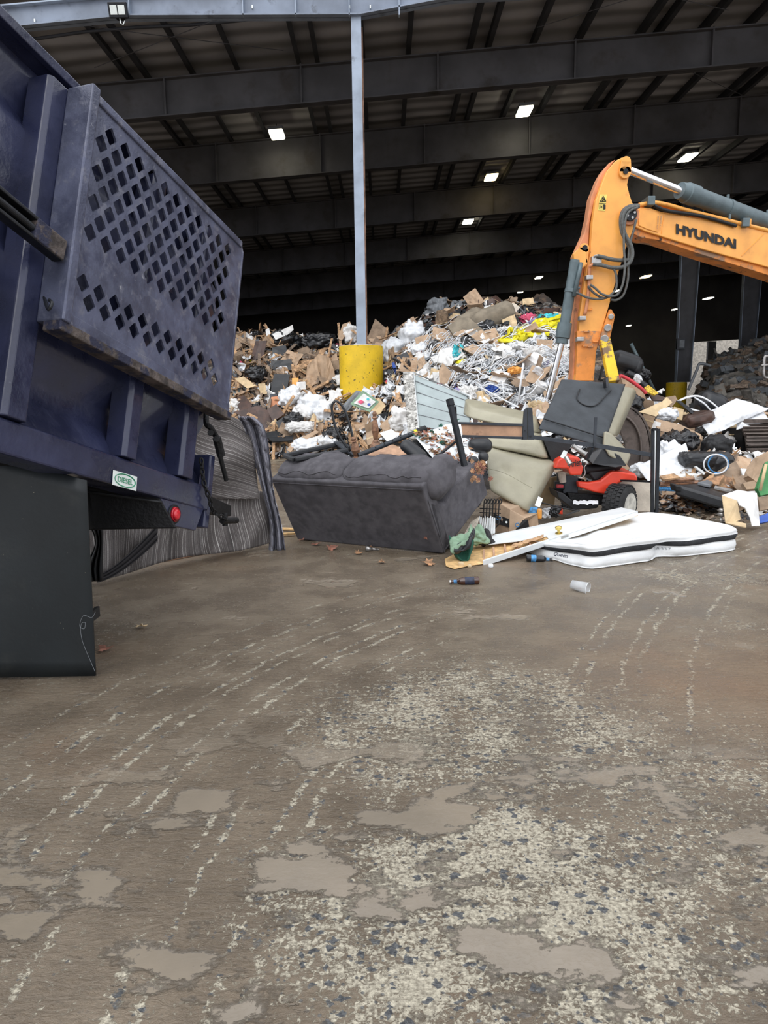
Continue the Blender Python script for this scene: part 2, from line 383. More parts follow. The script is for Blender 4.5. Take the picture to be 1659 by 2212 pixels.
    vm = t.new('ShaderNodeVectorMath', operation='MULTIPLY_ADD'); t.link(dv.outputs['Color'], vm.inputs[0]); vm.inputs[1].default_value = (.05, .05, 0); t.link(t.mapping(pos, (1, 1.25, 1)), vm.inputs[2])
    vo.distance = 'MANHATTAN'; t.link(vm.outputs[0], vo.inputs['Vector']); vo.inputs['Scale'].default_value = 25
    sc_ = t.new('ShaderNodeSeparateColor'); t.link(vo.outputs['Color'], sc_.inputs[0])
    vd = t.m('ADD', vo.outputs['Distance'], t.m('MULTIPLY', t.m('SUBTRACT', n_fine, .5), .5))
    st = t.m('MULTIPLY', t.step(vd, .44, .52, 1, 0), t.m('GREATER_THAN', sc_.outputs[0], .52))
    st = t.m('MULTIPLY', st, t.step(cov, .28, .5))
    vo2 = t.new('ShaderNodeTexVoronoi'); t.link(pos, vo2.inputs['Vector']); vo2.inputs['Scale'].default_value = 60
    sc2 = t.new('ShaderNodeSeparateColor'); t.link(vo2.outputs['Color'], sc2.inputs[0])
    st2 = t.m('MULTIPLY', t.m('MULTIPLY', t.step(vo2.outputs['Distance'], .25, .36, 1, 0), t.m('GREATER_THAN', sc2.outputs[0], .80)), t.step(cov, .12, .4))
    st = t.m('MAXIMUM', st, t.m('MULTIPLY', st2, .8))
    mud = t.mix(t.step(n_mid, .25, .75), srgb((104, 92, 77)), srgb((135, 121, 103)))
    mud = t.mix(t.m('MULTIPLY', t.step(t.noise(pos, .9, 3.0), .55, .75), .5), mud, srgb((142, 116, 92)))
    pc = t.mix(t.step(n_f2, .3, .7), srgb((142, 134, 118)), srgb((214, 206, 184)))
    c = t.mix(t.m('MULTIPLY', paste_glint, .9), mud, pc)
    c = t.mix(st, c, t.mix(t.step(n_f2, .3, .7), srgb((62, 64, 68)), srgb((112, 114, 114))))
    rust = t.m('MULTIPLY', blob(1640, 1470, .1, 1.2, 1.2), .28)
    c = t.mix(rust, c, srgb((142, 106, 72)))
    # puddles
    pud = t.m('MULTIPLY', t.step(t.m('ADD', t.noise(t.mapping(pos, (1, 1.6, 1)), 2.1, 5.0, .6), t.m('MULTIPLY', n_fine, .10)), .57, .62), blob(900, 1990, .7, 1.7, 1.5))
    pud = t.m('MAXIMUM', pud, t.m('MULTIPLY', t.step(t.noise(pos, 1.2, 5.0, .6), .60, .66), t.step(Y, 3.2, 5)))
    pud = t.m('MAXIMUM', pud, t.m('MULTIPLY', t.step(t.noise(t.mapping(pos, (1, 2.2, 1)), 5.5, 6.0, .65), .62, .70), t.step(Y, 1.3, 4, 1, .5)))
    c = t.mix(pud, c, t.mix(.4, mud, srgb((150, 143, 130))))  # greyer puddle tint paints sky reflection into the colour
    t.link(c, b.inputs['Base Color'])
    rg = t.m('ADD', t.step(n_mid, .3, .7, .16, .38), t.m('MULTIPLY', paste_glint, .18))
    rg = t.m('ADD', t.m('MULTIPLY', rg, t.m('SUBTRACT', 1.0, pud)), t.m('MULTIPLY', pud, .03))
    t.link(rg, b.inputs['Roughness']); b.inputs['Specular IOR Level'].default_value = .5
    hh = t.m('ADD', t.m('MULTIPLY', n_fine, .45), t.m('MULTIPLY', wv, 1.1)); hh = t.m('ADD', hh, t.m('MULTIPLY', n_mid, .6)); hh = t.m('ADD', hh, t.m('MULTIPLY', paste_glint, .25))
    hh = t.m('MULTIPLY', hh, t.m('SUBTRACT', 1.0, t.m('MULTIPLY', pud, .97)))
    bp = t.new('ShaderNodeBump'); bp.inputs['Strength'].default_value = .75; bp.inputs['Distance'].default_value = .022
    t.link(hh, bp.inputs['Height']); t.link(bp.outputs[0], b.inputs['Normal'])
    return m
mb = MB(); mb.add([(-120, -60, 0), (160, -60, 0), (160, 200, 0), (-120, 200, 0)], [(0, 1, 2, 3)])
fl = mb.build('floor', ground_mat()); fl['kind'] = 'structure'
# ================================================= BUILDING
SL = .072
def zb(x): return 11.25 + SL*x
def zt(x): return 13.15 + SL*x
XL, XR, Y0, Y1 = -26.0, 46.0, 20.0, 84.0
def deck_mat():
    m, t, b = newmat('roof_deck_insulation')
    tc = t.new('ShaderNodeTexCoord').outputs['Object']
    n1 = t.noise(tc, .5, 4.0); n2 = t.noise(t.mapping(tc, (.25, 1.6, 1)), 2.2, 5.0, .6)
    c = t.mix(t.step(n1, .3, .7), srgb((148, 147, 150)), srgb((166, 164, 166)))
    c = t.mix(t.m('MULTIPLY', t.step(n2, .66, .72), .35), c, srgb((160, 156, 150)))
    t.link(c, b.inputs['Base Color']); b.inputs['Roughness'].default_value = .85
    wv = t.new('ShaderNodeTexWave'); t.link(tc, wv.inputs[0]); wv.bands_direction = 'Y'; wv.inputs['Scale'].default_value = .35; wv.inputs['Distortion'].default_value = 1.5
    bp = t.new('ShaderNodeBump'); bp.inputs['Strength'].default_value = .6; bp.inputs['Distance'].default_value = .25
    t.link(wv.outputs[1], bp.inputs['Height']); t.link(bp.outputs[0], b.inputs['Normal'])
    return m
mb = MB(); mb.prism([(XL, Y0-.3, zt(XL)), (XR, Y0-.3, zt(XR)), (XR, Y1, zt(XR)), (XL, Y1, zt(XL))], (0, 0, .25))
o = mb.build('ceiling', deck_mat()); o['kind'] = 'structure'
for nm, (a, b_) in dict(wall_left=((XL, Y0), (XL, Y1)), wall_right=((XR, Y0), (XR, Y1))).items():
    mb = MB(); mb.prism([(a[0], a[1], 0), (b_[0], b_[1], 0), (b_[0], b_[1], zt(a[0])), (a[0], a[1], zt(a[0]))], (.3*sgn(a[0]), 0, 0))
    o = mb.build(nm, M['clad']); o['kind'] = 'structure'
# back wall with a tall opening
dA, dB = P(1480, 760, Y1), P(1598, 748, Y1)
mb = MB(); x0, x1 = dA.x, dB.x; zz = 7.9
mb.prism([(XL, Y1, 0), (x0, Y1, 0), (x0, Y1, zz), (x1, Y1, zz+.3), (x1, Y1, 0), (XR, Y1, 0), (XR, Y1, zt(XR)), (XL, Y1, zt(XL))], (0, .3, 0))
o = mb.build('wall_back', M['clad']); o['kind'] = 'structure'
xm = P(1537, 760, Y1).x
mb = MB(); mb.box((xm, Y1+.1, 4), (.45, .2, 4)); o = mb.build('steel_post', M['beam2'], origin=(xm, Y1, 0)); tag(o, 'grey post dividing the bright opening in the back wall', 'post')
mb = MB(); mb.box((x0+6, Y1+14, 6), (26, .3, 6)); o = mb.build('yard_wall', M['concrete'], origin=(x0+6, Y1+16, 0)); tag(o, 'pale concrete wall seen through the opening at the back', 'wall')
# tapered frames
FR = [24.8, 32.0, 41.6, 52.5, 63.0, 73.5]
names = ['nearest to the front, just behind the entrance beam', 'second from the front, with two lamps hanging above it', 'third from the front', 'fourth from the front', 'fifth from the front', 'farthest from the front']
for i, y in enumerate(FR):
    r = T('roof_beam', 'dark steel roof girder spanning the hall, ' + names[i], 'roof beam', (0, y, 11.0), 'roof girders across the hall')
    dz = -.05 if i == 0 else 0; dt = .45 if i == 0 else 0
    mb = MB(); mb.prism([(XL, y, zb(XL)+dz), (XR, y, zb(XR)+dz), (XR, y, zt(XR)-.3-dt), (XL, y, zt(XL)-.3-dt)], (0, .03, 0)); mb.build('web', M['beam2'], r)
    mb = MB(); mb.prism([(XL, y-.16, zb(XL)+dz), (XR, y-.16, zb(XR)+dz), (XR, y-.16, zb(XR)+dz+.04), (XL, y-.16, zb(XL)+dz+.04)], (0, .35, 0)); mb.build('bottom_flange', M['beam2'], r)
    mb = MB(); mb.prism([(XL, y-.16, zt(XL)-.38-dt), (XR, y-.16, zt(XR)-.38-dt), (XR, y-.16, zt(XR)-.34-dt), (XL, y-.16, zt(XL)-.34-dt)], (0, .35, 0)); mb.build('top_flange', M['beam2'], r)
    x = XL + 1.5
    while x < XR:
        mb = MB(); mb.box((x, y-.07, (zb(x)+dz+zt(x)-.3-dt)/2), (.025, .075, (zt(x)-.3-dt-zb(x)-dz)/2)); mb.build('stiffener', M['beam2'], r); x += 4.4
# purlins along the depth
x = XL + 1.0; k = 0
first = None
while x < XR:
    mb = MB(); mb.box((0, (Y0+Y1)/2, zt(x)-.15), (.03, (Y1-Y0)/2-.1, .14)); mb.box((.06, (Y0+Y1)/2, zt(x)-.28), (.06, (Y1-Y0)/2-.1, .012))
    for v in mb.v: v.x += x
    o = mb.build('purlin', M['purlin'], origin=(x, Y0, zt(x)-.15))
    tag(o, 'dark steel purlin running into the hall just under the roof deck', 'purlin', 'purlins under the roof deck')
    x += 1.52 + (.55 if k % 4 == 2 else 0) - (.9 if k % 4 == 3 else 0); k += 1
# conduits crossing the bays
for i, y in enumerate([22.6, 28.9, 37.2, 47.0]):
    mb = MB(); mb.tube([(x, y + .1*math.sin(x), zt(x)-.335) for x in [XL+1+j*1.5 for j in range(47)]], .045, 6)
    o = mb.build('sprinkler_pipe', M['purlin'], origin=(0, y, 12.5), smooth=True)
    tag(o, 'thin dark pipe hung under the purlins, ' + ['in the bay nearest the entrance', 'in the second bay from the entrance', 'in the third bay from the entrance', 'in the fourth bay from the entrance'][i], 'pipe', 'pipes under the roof')
for i, (a, b_) in enumerate((((-11, 20.6), (-3, 24.4)), ((-9, 24.4), (-1.5, 20.6)), ((3.5, 20.6), (11, 24.4)), ((5, 24.4), (12.5, 20.6)), ((8, 25.5), (15, 31.5)))):
    mb = MB(); mb.tube([(a[0], a[1], zt(a[0])-.45), ((a[0]+b_[0])/2, (a[1]+b_[1])/2, zt((a[0]+b_[0])/2)-.5), (b_[0], b_[1], zt(b_[0])-.45)], .012, 5)
    o = mb.build('brace_rod', M['beam2'], origin=(a[0], a[1], zt(a[0])-.45)); tag(o, 'thin diagonal brace rod crossing just under the front roof bays', 'rod', 'diagonal brace rods')
# front beam with haunch at the column
cx_ = P(775, 400, Y0).x
fb = T('entrance_beam', 'pale blue-grey steel beam across the top of the open front', 'beam', (cx_, Y0, 11.2))
xs_ = [XL, P(0, 66, Y0).x, P(280, 39, Y0).x, P(775, 37, Y0).x, P(970, 1, Y0).x, XR]
z_ = [P(0, 66, Y0).z-1.0, P(0, 66, Y0).z, P(280, 39, Y0).z, P(775, 37, Y0).z, P(970, 1, Y0).z, P(970, 1, Y0).z + 1.6]
up = [z_[0]+.75, P(0, 20, Y0).z, P(280, -6, Y0).z, P(775, -30, Y0).z + .1, P(775, -30, Y0).z+.55, z_[5]+.7]
mb = MB()
for i in range(5): mb.prism([(xs_[i], Y0, z_[i]), (xs_[i+1], Y0, z_[i+1]), (xs_[i+1], Y0, up[i+1]), (xs_[i], Y0, up[i])], (0, .04, 0))
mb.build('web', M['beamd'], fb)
mb = MB()
for i in range(5): mb.prism([(xs_[i], Y0-.14, z_[i]), (xs_[i+1], Y0-.14, z_[i+1]), (xs_[i+1], Y0-.14, z_[i+1]+.035), (xs_[i], Y0-.14, z_[i]+.035)], (0, .32, 0))
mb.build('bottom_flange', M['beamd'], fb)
mb = MB()
for i in range(5): mb.prism([(xs_[i], Y0-.14, up[i]), (xs_[i+1], Y0-.14, up[i+1]), (xs_[i+1], Y0-.14, up[i+1]+.035), (xs_[i], Y0-.14, up[i]+.035)], (0, .32, 0))
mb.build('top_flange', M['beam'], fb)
for px in (283, 640, 755, 862, 527):
    p = P(px, 38, Y0); mb = MB(); mb.box((p.x, Y0-.07, p.z+.3), (.012, .07, .3)); mb.build('stiffener', M['beam'], fb)
for px in (75, 545, 755, 800):
    p = P(px, 45 if px < 100 else 15, Y0-.02); mb = MB(); mb.box(p, (.015, .02, .04)); mb.build('bolt', M['white'], fb)
# floodlight
p = P(255, 22, Y0-.22); fd = T('floodlight', 'small black floodlight with a twin white lens on the entrance beam', 'floodlight', p)
ax = (V((1, 0, 0)), V((0, .9, .3)).normalized(), V((0, -.3, .9)).normalized())
mb = MB(); mb.box(p, (.24, .05, .17), ax); mb.build('housing', M['blacksteel'], fd, bevel=.02)
for s_ in (-1, 1):
    mb = MB(); mb.box(p + ax[0]*s_*.1 - ax[1]*.055, (.085, .006, .10), ax); mb.build('lens', M['white'], fd)
mb = MB(); mb.tube([p + V((0, .08, -.1)), p + V((.03, .05, -.28)), p + V((.1, .02, -.33)), p + V((.12, .1, -.2))], .012); mb.build('cable', M['white'], fd)
mb = MB(); mb.box(p + V((0, .12, -.02)), (.1, .1, .12)); mb.build('bracket', M['blacksteel'], fd)
# column + bollard
c0 = V((cx_, Y0, 0)); r = T('steel_column', 'slim blue-grey steel column rising from the yellow bollard to the entrance beam', 'column', (cx_, Y0, 3.0))
ztop = z_[3]
mb = MB(); mb.box((cx_, Y0-.02, (3.0+ztop)/2), (.13, .012, (ztop-3.0)/2)); mb.build('front_flange', M['beam'], r)
mb = MB(); mb.box((cx_, Y0+.13, (3.0+ztop)/2), (.008, .14, (ztop-3.0)/2)); mb.build('web', M['beam'], r)
mb = MB(); mb.box((cx_+.03, Y0+.5, (3.0+ztop)/2), (.13, .012, (ztop-3.0)/2)); mb.build('rear_flange', M['rusty'], r, label='rust-brown rear flange')
bt = P(779, 747, Y0-.3).z
for (px, py, Y, rr, lab) in ((779, 747, Y0+.15, .61, 'tall scratched yellow round bollard cast around the slim front column'),
                        (1466, 826, 44.0, .60, 'dim yellow bollard under the dark column left of the bright back opening'),
                        (1603, 812, 52.0, .62, 'dim yellow bollard half sunk in the grey rubble at right')):
    top = P(px, py, Y-.3); y_ = Y
    mb = MB(); mb.cyl((top.x, y_, -.02), (top.x, y_, top.z), rr, rr, 48)
    r = T('bollard', lab, 'bollard', (top.x, y_, 0))
    mb.build('steel_shell', M['yellow'], r, smooth=True, ang=40)
    mb = MB(); mb.cyl((top.x, y_, top.z-.03), (top.x, y_, top.z+.02), rr-.03, rr-.05, 40); mb.build('concrete_core', M['concrete'], r)
    if Y > 40:
        ct = T('deep_column', 'broad dark tapered steel column ' + ('with a small notice box, left of the bright back opening' if px < 1500 else 'right of the bright back opening'), 'column', (top.x, y_, top.z))
        w = .42 if px < 1500 else .50; zc = zb(top.x)+.3
        xo = top.x + .35
        mb = MB(); mb.prism([(xo-w, y_, top.z+.02), (xo+w, y_, top.z+.02), (xo+w+.25, y_, zc), (xo-w-.1, y_, zc)], (0, .02, 0)); mb.build('web', M['beam2'], ct)
        for s_ in (-1, 1):
            a = xo + s_*w; b_ = xo + s_*(w + (.25 if s_ > 0 else .1))
            mb = MB(); mb.prism([(a, y_-.16, top.z+.02), (a+.03, y_-.16, top.z+.02), (b_+.03, y_-.16, zc), (b_, y_-.16, zc)], (0, .34, 0)); mb.build('flange', M['beam'], ct)
        if px < 1500:
            q = P(1470, 743, Y-.4); mb = MB(); mb.box(q, (.24, .08, .32)); nb = mb.build('notice_box', M['blacksteel'], ct)
            mb = MB(); mb.box(q - V((-.05, .09, 0)), (.15, .01, .22)); mb.build('paper', M['greyp'], nb)
# lamps in the hall
LMP = [(598, 289, 30.5, 30), (1133, 239, 30.5, 30), (1061, 382, 40, 26), (1487, 339, 40, 30), (1011, 478, 50, 22), (955, 585, 71, 14), (937, 622, 80, 10),
       (1164, 599, 71, 14), (1124, 630, 80, 12), (1395, 597, 61, 18), (1330, 628, 71, 12), (1530, 644, 76, 16), (1457, 668, 80, 9), (1658, 197, 34.5, 34), (1358, 703, 81, 8)]
for i, (px, py, Y, w) in enumerate(LMP):
    p = P(px, py, Y); s_ = w/F*Y/2; s_ = min(s_, .38)
    r = T('ceiling_lamp', ['bright high-bay lamp left of the slim column', 'bright high-bay lamp above the pile, right of the slim column', 'high-bay lamp right of the column on the second girder', 'high-bay lamp above the excavator arm', 'high-bay lamp on the third girder, nearer the middle'][i] if i < 5 else
          ('high-bay lamp cut by the right edge of the photo' if i == 13 else 'small distant high-bay lamp deep inside the dark hall'), 'lamp', p, None if i < 5 or i == 13 else 'distant lamps in the hall')
    ax = (V((1, 0, SL)).normalized(), V((0, 1, 0)), V((0, 0, 1)))
    mb = MB(); mb.box(p + V((0, 0, .06)), (s_, s_*1.7, .06), ax); mb.build('housing', M['lamphouse'], r, bevel=.02)
    mb = MB(); mb.soft(p - V((0, 0, .03)), (s_*.92, s_*1.6, .05), ax, r=.045, n=5); mb.build('lens', M['lamp'] if i not in (2, 9) else M['lampwarm'], r, smooth=True)
    mb = MB(); mb.cyl(p + V((0, 0, .1)), (p.x, p.y, max(p.z+.2, zt(p.x)-.3)), .012, .012, 6); mb.build('hanger', M['purlin'], r)
# ================================================= TRUCK
d_ = ray(1331, 1350).normalized(); u_ = ray(1500, -8900).normalized(); u_ = (u_ - d_*d_.dot(u_)).normalized(); n_ = d_.cross(u_).normalized()
A_ = P(430, 1140, 4.7)
if n_.dot(CAM - A_) < 0: n_ = -n_
def S(px, py, off=0.0):
    r = ray(px, py); k = ((A_ + n_*off - CAM).dot(n_))/r.dot(n_); return CAM + r*k
def ST(px, py, off=0.0):
    q = S(px, py, off) - A_; return q.dot(d_), q.dot(u_)
def W3(s, t, off=0.0): return A_ + d_*s + u_*t + n_*off
tk = T('dump_truck', 'navy blue dump truck body with raised bed, seen from its rear corner', 'truck', (A_.x, A_.y, 0))
SB = -3.4
def profile(pts, s0, s1):     # extrude an (off,t) profile along d
    mb = MB(); mb.prism([W3(s0, t, o) for (o, t) in pts], d_*(s1 - s0)); return mb
# side skin with pressed horizontal ridges
def skin(s0, s1):
    pr = [(0.0, .27), (-.03, .34), (-.10, .44), (-.10, .56), (-.02, .70), (-.02, 1.02), (-.10, 1.14), (-.10, 1.22), (-.02, 1.36), (-.02, 1.66), (-.10, 1.78), (-.10, 1.84), (-.04, 1.93), (-.04, 2.0)]
    mb = MB()
    a = [W3(s0, t, o) for (o, t) in pr]; b = [W3(s1, t, o) for (o, t) in pr]; n = len(pr)
    mb.add(a + b, [(i, i+1, n+i+1, n+i) for i in range(n-1)])
    mb.add([W3(s0, .2, -.16), W3(s1, .2, -.16), W3(s1, 2.0, -.16), W3(s0, 2.0, -.16)], [(0, 1, 2, 3)])
    return mb
o = skin(SB, -.04).build('side_panel', M['navy'], tk, smooth=True, ang=50)
mb = profile([(.04, 1.99), (.075, 1.99), (.08, 2.035), (.06, 2.045), (-.12, 2.05), (-.12, 1.98), (.04, 2.0)], SB, .02); mb.build('top_rail', M['navy'], tk, bevel=.012)
mb = profile([(-.16, .115), (.055, .115), (.06, .27), (.02, .285), (-.16, .285)], SB, .0); mb.build('bottom_rail', M['navy'], tk, bevel=.01)
def post(sc, w, t0=.28, t1=1.95, dep=.085, rake=0.0):
    mb = MB()
    pts = [W3(sc-w/2, t0, -.05), W3(sc-w/2, t0, dep-.02), W3(sc-w/2+.02, t0, dep), W3(sc+w/2-.02, t0, dep), W3(sc+w/2, t0, dep-.02), W3(sc+w/2, t0, -.05)]
    mb.prism(pts, u_*(t1-t0)); mb.build('post', M['navy'], tk, bevel=.006)
sB = ST(62, 700, .08)[0]; sC = ST(292, 900, .08)[0]; sD = ST(412, 950, .08)[0]
print('posts', sB, sC, sD)
post(sB, .15); post(sC, .125, t1=1.97); post(sD, .15); post(2*sB - sC - .05, .15); post(3*sB-2*sC - .1, .15)
# rear closing plate + bed floor/front (interior side) so the bed reads solid
mb = MB(); mb.prism([W3(-.02, .0, .05), W3(-.02, .0, -2.3), W3(-.02, .5, -2.3), W3(-.02, .5, .05)], d_*.06); mb.build('rear_sill', M['navy'], tk, bevel=.01)
mb = MB(); mb.prism([W3(SB, .14, -.16), W3(0, .14, -.16), W3(0, .14, -2.3), W3(SB, .14, -2.3)], u_*.1); mb.build('bed_floor', M['grime'], tk)
mb = MB(); mb.prism([W3(SB, .1, -2.2), W3(0, .1, -2.2), W3(0, 2.0, -2.2), W3(SB, 2.0, -2.2)], -n_*.1); mb.build('far_side_panel', M['navy'], tk)
# weld lips
for (px, py, px2, py2) in ((160, 1010, 60, 985),):
    pass
# mesh door folded back along the side
OFF = .24; TH = .055
tq = [ST(200, 182, OFF), ST(533, 530, OFF), ST(495, 893, OFF), ST(155, 700, OFF)]
s0 = -1.62; s1 = -.10; t0 = .755; t1 = 1.955
mb = MB()
mb.prism([W3(s0, t0, OFF-TH), W3(s1, t0, OFF-TH), W3(s1+.005, t1-.05, OFF-TH), W3(s1-.03, t1, OFF-TH), W3(s0, t1, OFF-TH)], n_*.012)
plate = mb.build('door_plate', M['navy_worn'], tk)
cut = MB()
def hole(sc, tcn, hs=.045, ht=.05):
    pts = []
    for (a, b) in ((-1, 0), (0, 1), (1, 0), (0, -1)):
        # rounded corner: two points either side of each diamond vertex
        va = V((a*hs, b*ht)); 
        nx = {(-1, 0): (0, 1), (0, 1): (1, 0), (1, 0): (0, -1), (0, -1): (-1, 0)}[(a, b)]; pv = {(-1, 0): (0, -1), (0, 1): (-1, 0), (1, 0): (0, 1), (0, -1): (1, 0)}[(a, b)]
        vn = V((nx[0]*hs, nx[1]*ht)); vp = V((pv[0]*hs, pv[1]*ht))
        pts += [va.lerp(vp, .16), va*.95, va.lerp(vn, .16)]
    cut.prism([W3(sc+p.x, tcn+p.y, OFF-TH-.03) for p in pts], n_*.09)
for k in range(8):
    for j in range(11):
        hole((-1.44 if k % 2 == 0 else -1.498) + j*.1155, 1.818 - k*.079)
for k in range(2):
    for j in range(11): hole((-1.503 if k == 0 else -1.447) + j*.1155, 1.003 - k*.079)
co = cut.build('cutter', M['navy'], tk)
bpy.context.view_layer.update()
md = plate.modifiers.new('holes', 'BOOLEAN'); md.object = co; md.operation = 'DIFFERENCE'; md.solver = 'EXACT'
dg = bpy.context.evaluated_depsgraph_get(); me2 = bpy.data.meshes.new_from_object(plate.evaluated_get(dg))
plate.modifiers.clear(); plate.data = me2; bpy.data.objects.remove(co)
fr = MB()
def edge(sa, ta, sb, tb, w, o0, o1):
    a, b = W3(sa, ta, o0), W3(sb, tb, o0)
    dd = (b-a).normalized(); x = dd.cross(n_).normalized()
    fr.prism([a - x*w/2, b - x*w/2, b + x*w/2, a + x*w/2], n_*(o1-o0))
edge(s0+.005, t0, s0+.005, t1, .055, OFF-TH-.10, OFF+.002)
o = fr.build('hinge_edge_frame', M['navy_worn'], tk, bevel=.008); fr = MB()
edge(s0, t1-.02, s1-.03, t1-.02, .045, OFF-TH-.03, OFF-.03); o = fr.build('top_frame', M['navy_worn'], tk, bevel=.008); fr = MB()
edge(s0-.02, t0-.02, s1, t0-.02, .05, OFF-TH-.06, OFF-.01); o = fr.build('bottom_frame', M['rust_edge'], tk, bevel=.006, label='worn bottom frame tube'); fr = MB()
edge(s0, t0+.035, s1, t0+.035, .06, OFF-TH+.012, OFF-TH+.022); o = fr.build('bottom_strip', M['navy_worn'], tk, bevel=.004); fr = MB()
edge(s1-.005, t0, s1, t1-.05, .02, OFF-TH-.02, OFF-TH+.015); fr.build('end_frame', M['navy_worn'], tk, bevel=.004)
# latch channel at left
a, b = S(-40, 415, .17), S(122, 545, .17)
dd = (b-a).normalized(); x = dd.cross(n_).normalized()
la = MB(); 
for s_ in (-1, 1): la.prism([a + x*(.045*s_-.008), b + x*(.045*s_-.008), b + x*(.045*s_+.008), a + x*(.045*s_+.008)], n_*.05)
la.prism([a - x*.05, b - x*.05, b + x*.05, a + x*.05], -n_*.01)
lo = la.build('latch_channel', M['blacksteel'], tk, bevel=.004)
mb = MB(); e0 = b - dd*.18; mb.prism([e0 - x*.05, b - x*.05, b + x*.05, e0 + x*.05], n_*.055); mb.build('latch_end', M['rust_edge'], lo, bevel=.006)
mb = MB(); mb.cyl(a + n_*.03, b - dd*.18 + n_*.03, .018); mb.build('latch_rod', M['blacksteel'], lo)
mb = MB(); mb.tube(bez([S(95, 640, .1), S(104, 668, .2), S(112, 655, .22), S(106, 648, .2)], 12), .008); mb.build('wire_hook', M['blacksteel'], tk)
# tail light bracket
mb = MB(); mb.prism([S(338, 1076, .02), S(432, 1098, .02), S(414, 1146, .02), S(356, 1134, .02)], n_*.03); br = mb.build('light_bracket', M['navy'], tk, bevel=.005)
c = S(375, 1111, .05)
mb = MB(); mb.cyl(c - n_*.01, c + n_*.012, .063, .060, 28); h = mb.build('light_bezel', M['blacksteel'], tk, bevel=.004)
mb = MB(); mb.lathe(c + n_*.012, c + n_*.035, [(0, .048), (.5, .044), (1, .02)], 28); mb.build('red_lens', M['red_lens'], h, smooth=True)
mb = MB(); mb.prism([S(414, 1146, .03), S(432, 1098, .03), S(432, 1050, .03), S(436, 1000, .03)], d_*.05 - n_*.02); mb.build('rear_plate', M['navy'], tk)
# DIESEL sticker
q = [S(244, 1015, .062), S(296, 1030, .062), S(294, 1061, .062), S(242, 1047, .062)]
mb = MB(); mb.prism(q, n_*.002); st = mb.build('sticker', M['white'], tk, bevel=.004)
xc = (q[1]-q[0]).normalized(); yc = (q[0]-q[3]).normalized(); cc = (q[0]+q[1]+q[2]+q[3])/4; w2 = (q[1]-q[0]).length; h2 = (q[0]-q[3]).length
mb = MB(); mb.tube([cc + n_*.0035 + xc*math.cos(a*math.pi/18)*w2*.42 + yc*math.sin(a*math.pi/18)*h2*.42 for a in range(36)], .0035, 6, True, .5); mb.build('oval', M['green'], st)
mb = MB(); mb.text('DIESEL', cc + n_*.003, xc, yc, w2*.62, h2*.36, .002, .01, True); mb.build('lettering', M['green'], st)
# latch arm, chain, hitch
mb = MB(); mb.tube(bez([S(446, 888, .0), S(446, 915, .05), S(456, 925, .08), S(468, 945, .08)], 12), .02); mb.tube([S(468, 945, .08), S(478, 985, .08)], .03)
mb.tube([S(474, 980, .08), S(489, 1038, .08)], .017); mb.cyl(S(455, 935, .05), S(455, 935, .13), .02); mb.cyl(S(468, 948, .05), S(468, 948, .13), .022)
mb.build('latch_arm', M['grime'], tk, bevel=.003)
def chain(pts, r, lw, mt, par):
    mb = MB(); pts = bez(pts, 60); dist = 0; last = pts[0]; k = 0; acc = 0
    for i in range(1, len(pts)):
        acc += (pts[i]-pts[i-1]).length
        if acc > lw*1.5:
            acc = 0; d = (pts[i]-pts[i-2]).normalized(); x = d.orthogonal().normalized()
            if k % 2: x = d.cross(x)
            k += 1
            mb.tube([pts[i] + d*math.cos(a*math.pi/6)*lw + x*math.sin(a*math.pi/6)*lw*.6 for a in range(12)], r, 5, True)
    return mb.build('chain', mt, par)
chain([S(434, 985, .06), S(440, 1040, .08), S(452, 1075, .1), S(462, 1105, .1), S(490, 1122, .12)], .007, .022, M['grime'], tk)
mb = MB(); a = S(428, 1075, -.1) + d_*.03; mb.prism([S(432, 1060, .0), S(500, 1092, -.05), S(500, 1115, -.05), S(430, 1105, .0)], -n_*.12); mb.build('hitch_bar', M['grime'], tk, bevel=.008)
mb = MB(); mb.cyl(S(480, 1125, .1), S(511, 1124, .1), .022); mb.cyl(S(486, 1108, .08), S(486, 1136, .08), .02); mb.build('pin', M['grime'], tk)
# underframe
Yf = 4.25
def at(px, py): return P(px, py, Yf)
mb = MB(); mb.prism([at(160, 1000), at(345, 1075), at(383, 1142), at(160, 1146)], (-.1, .25, 0)); mb.build('chassis_crossmember', M['grime'], tk, bevel=.01)
mb = MB(); mb.prism([P(160, 1010, 4.1), P(170, 1010, 4.1), P(190, 1146, 4.1), P(160, 1146, 4.1)], (0, .1, 0)); mb.build('underframe_bracket', M['grime'], tk)
mb = MB(); mb.tube([P(190, 1062, 4.15), P(350, 1085, 4.2)], .008); mb.build('air_line', M['black'], tk)
# mud flap
Yq = 3.64
fp = [(-190, 900), (187, 1000), (189, 1040), (193, 1120), (197, 1200), (203, 1330), (207, 1459), (-190, 1466)]
mb = MB()
def ff(u, v):
    a = P(lerp(-190, 187 + 20*v, u), lerp(lerp(934, 1038, u), lerp(1466, 1459, u), v), Yq + .02*math.sin(u*5 + v*3)); return a
mb.grid(ff, 14, 14); mb.build('mud_flap', M['flap'], tk, smooth=True, solid=.014)
mb = MB(); mb.box(P(204, 1326, Yq+.08), (.01, .05, .028)); mb.build('flap_bracket', M['black'], tk)
mb = MB(); mb.tube(bez([P(206, 1322, Yq-.01), P(198, 1334, Yq-.012), P(180, 1330, Yq-.012), P(172, 1352, Yq-.012), P(182, 1358, Yq-.012), P(184, 1345, Yq-.012), P(175, 1350, Yq-.012), P(178, 1385, Yq-.012), P(205, 1450, Yq-.012)], 40), .0012, 5); mb.build('fishing_line', M['greyp'], tk)
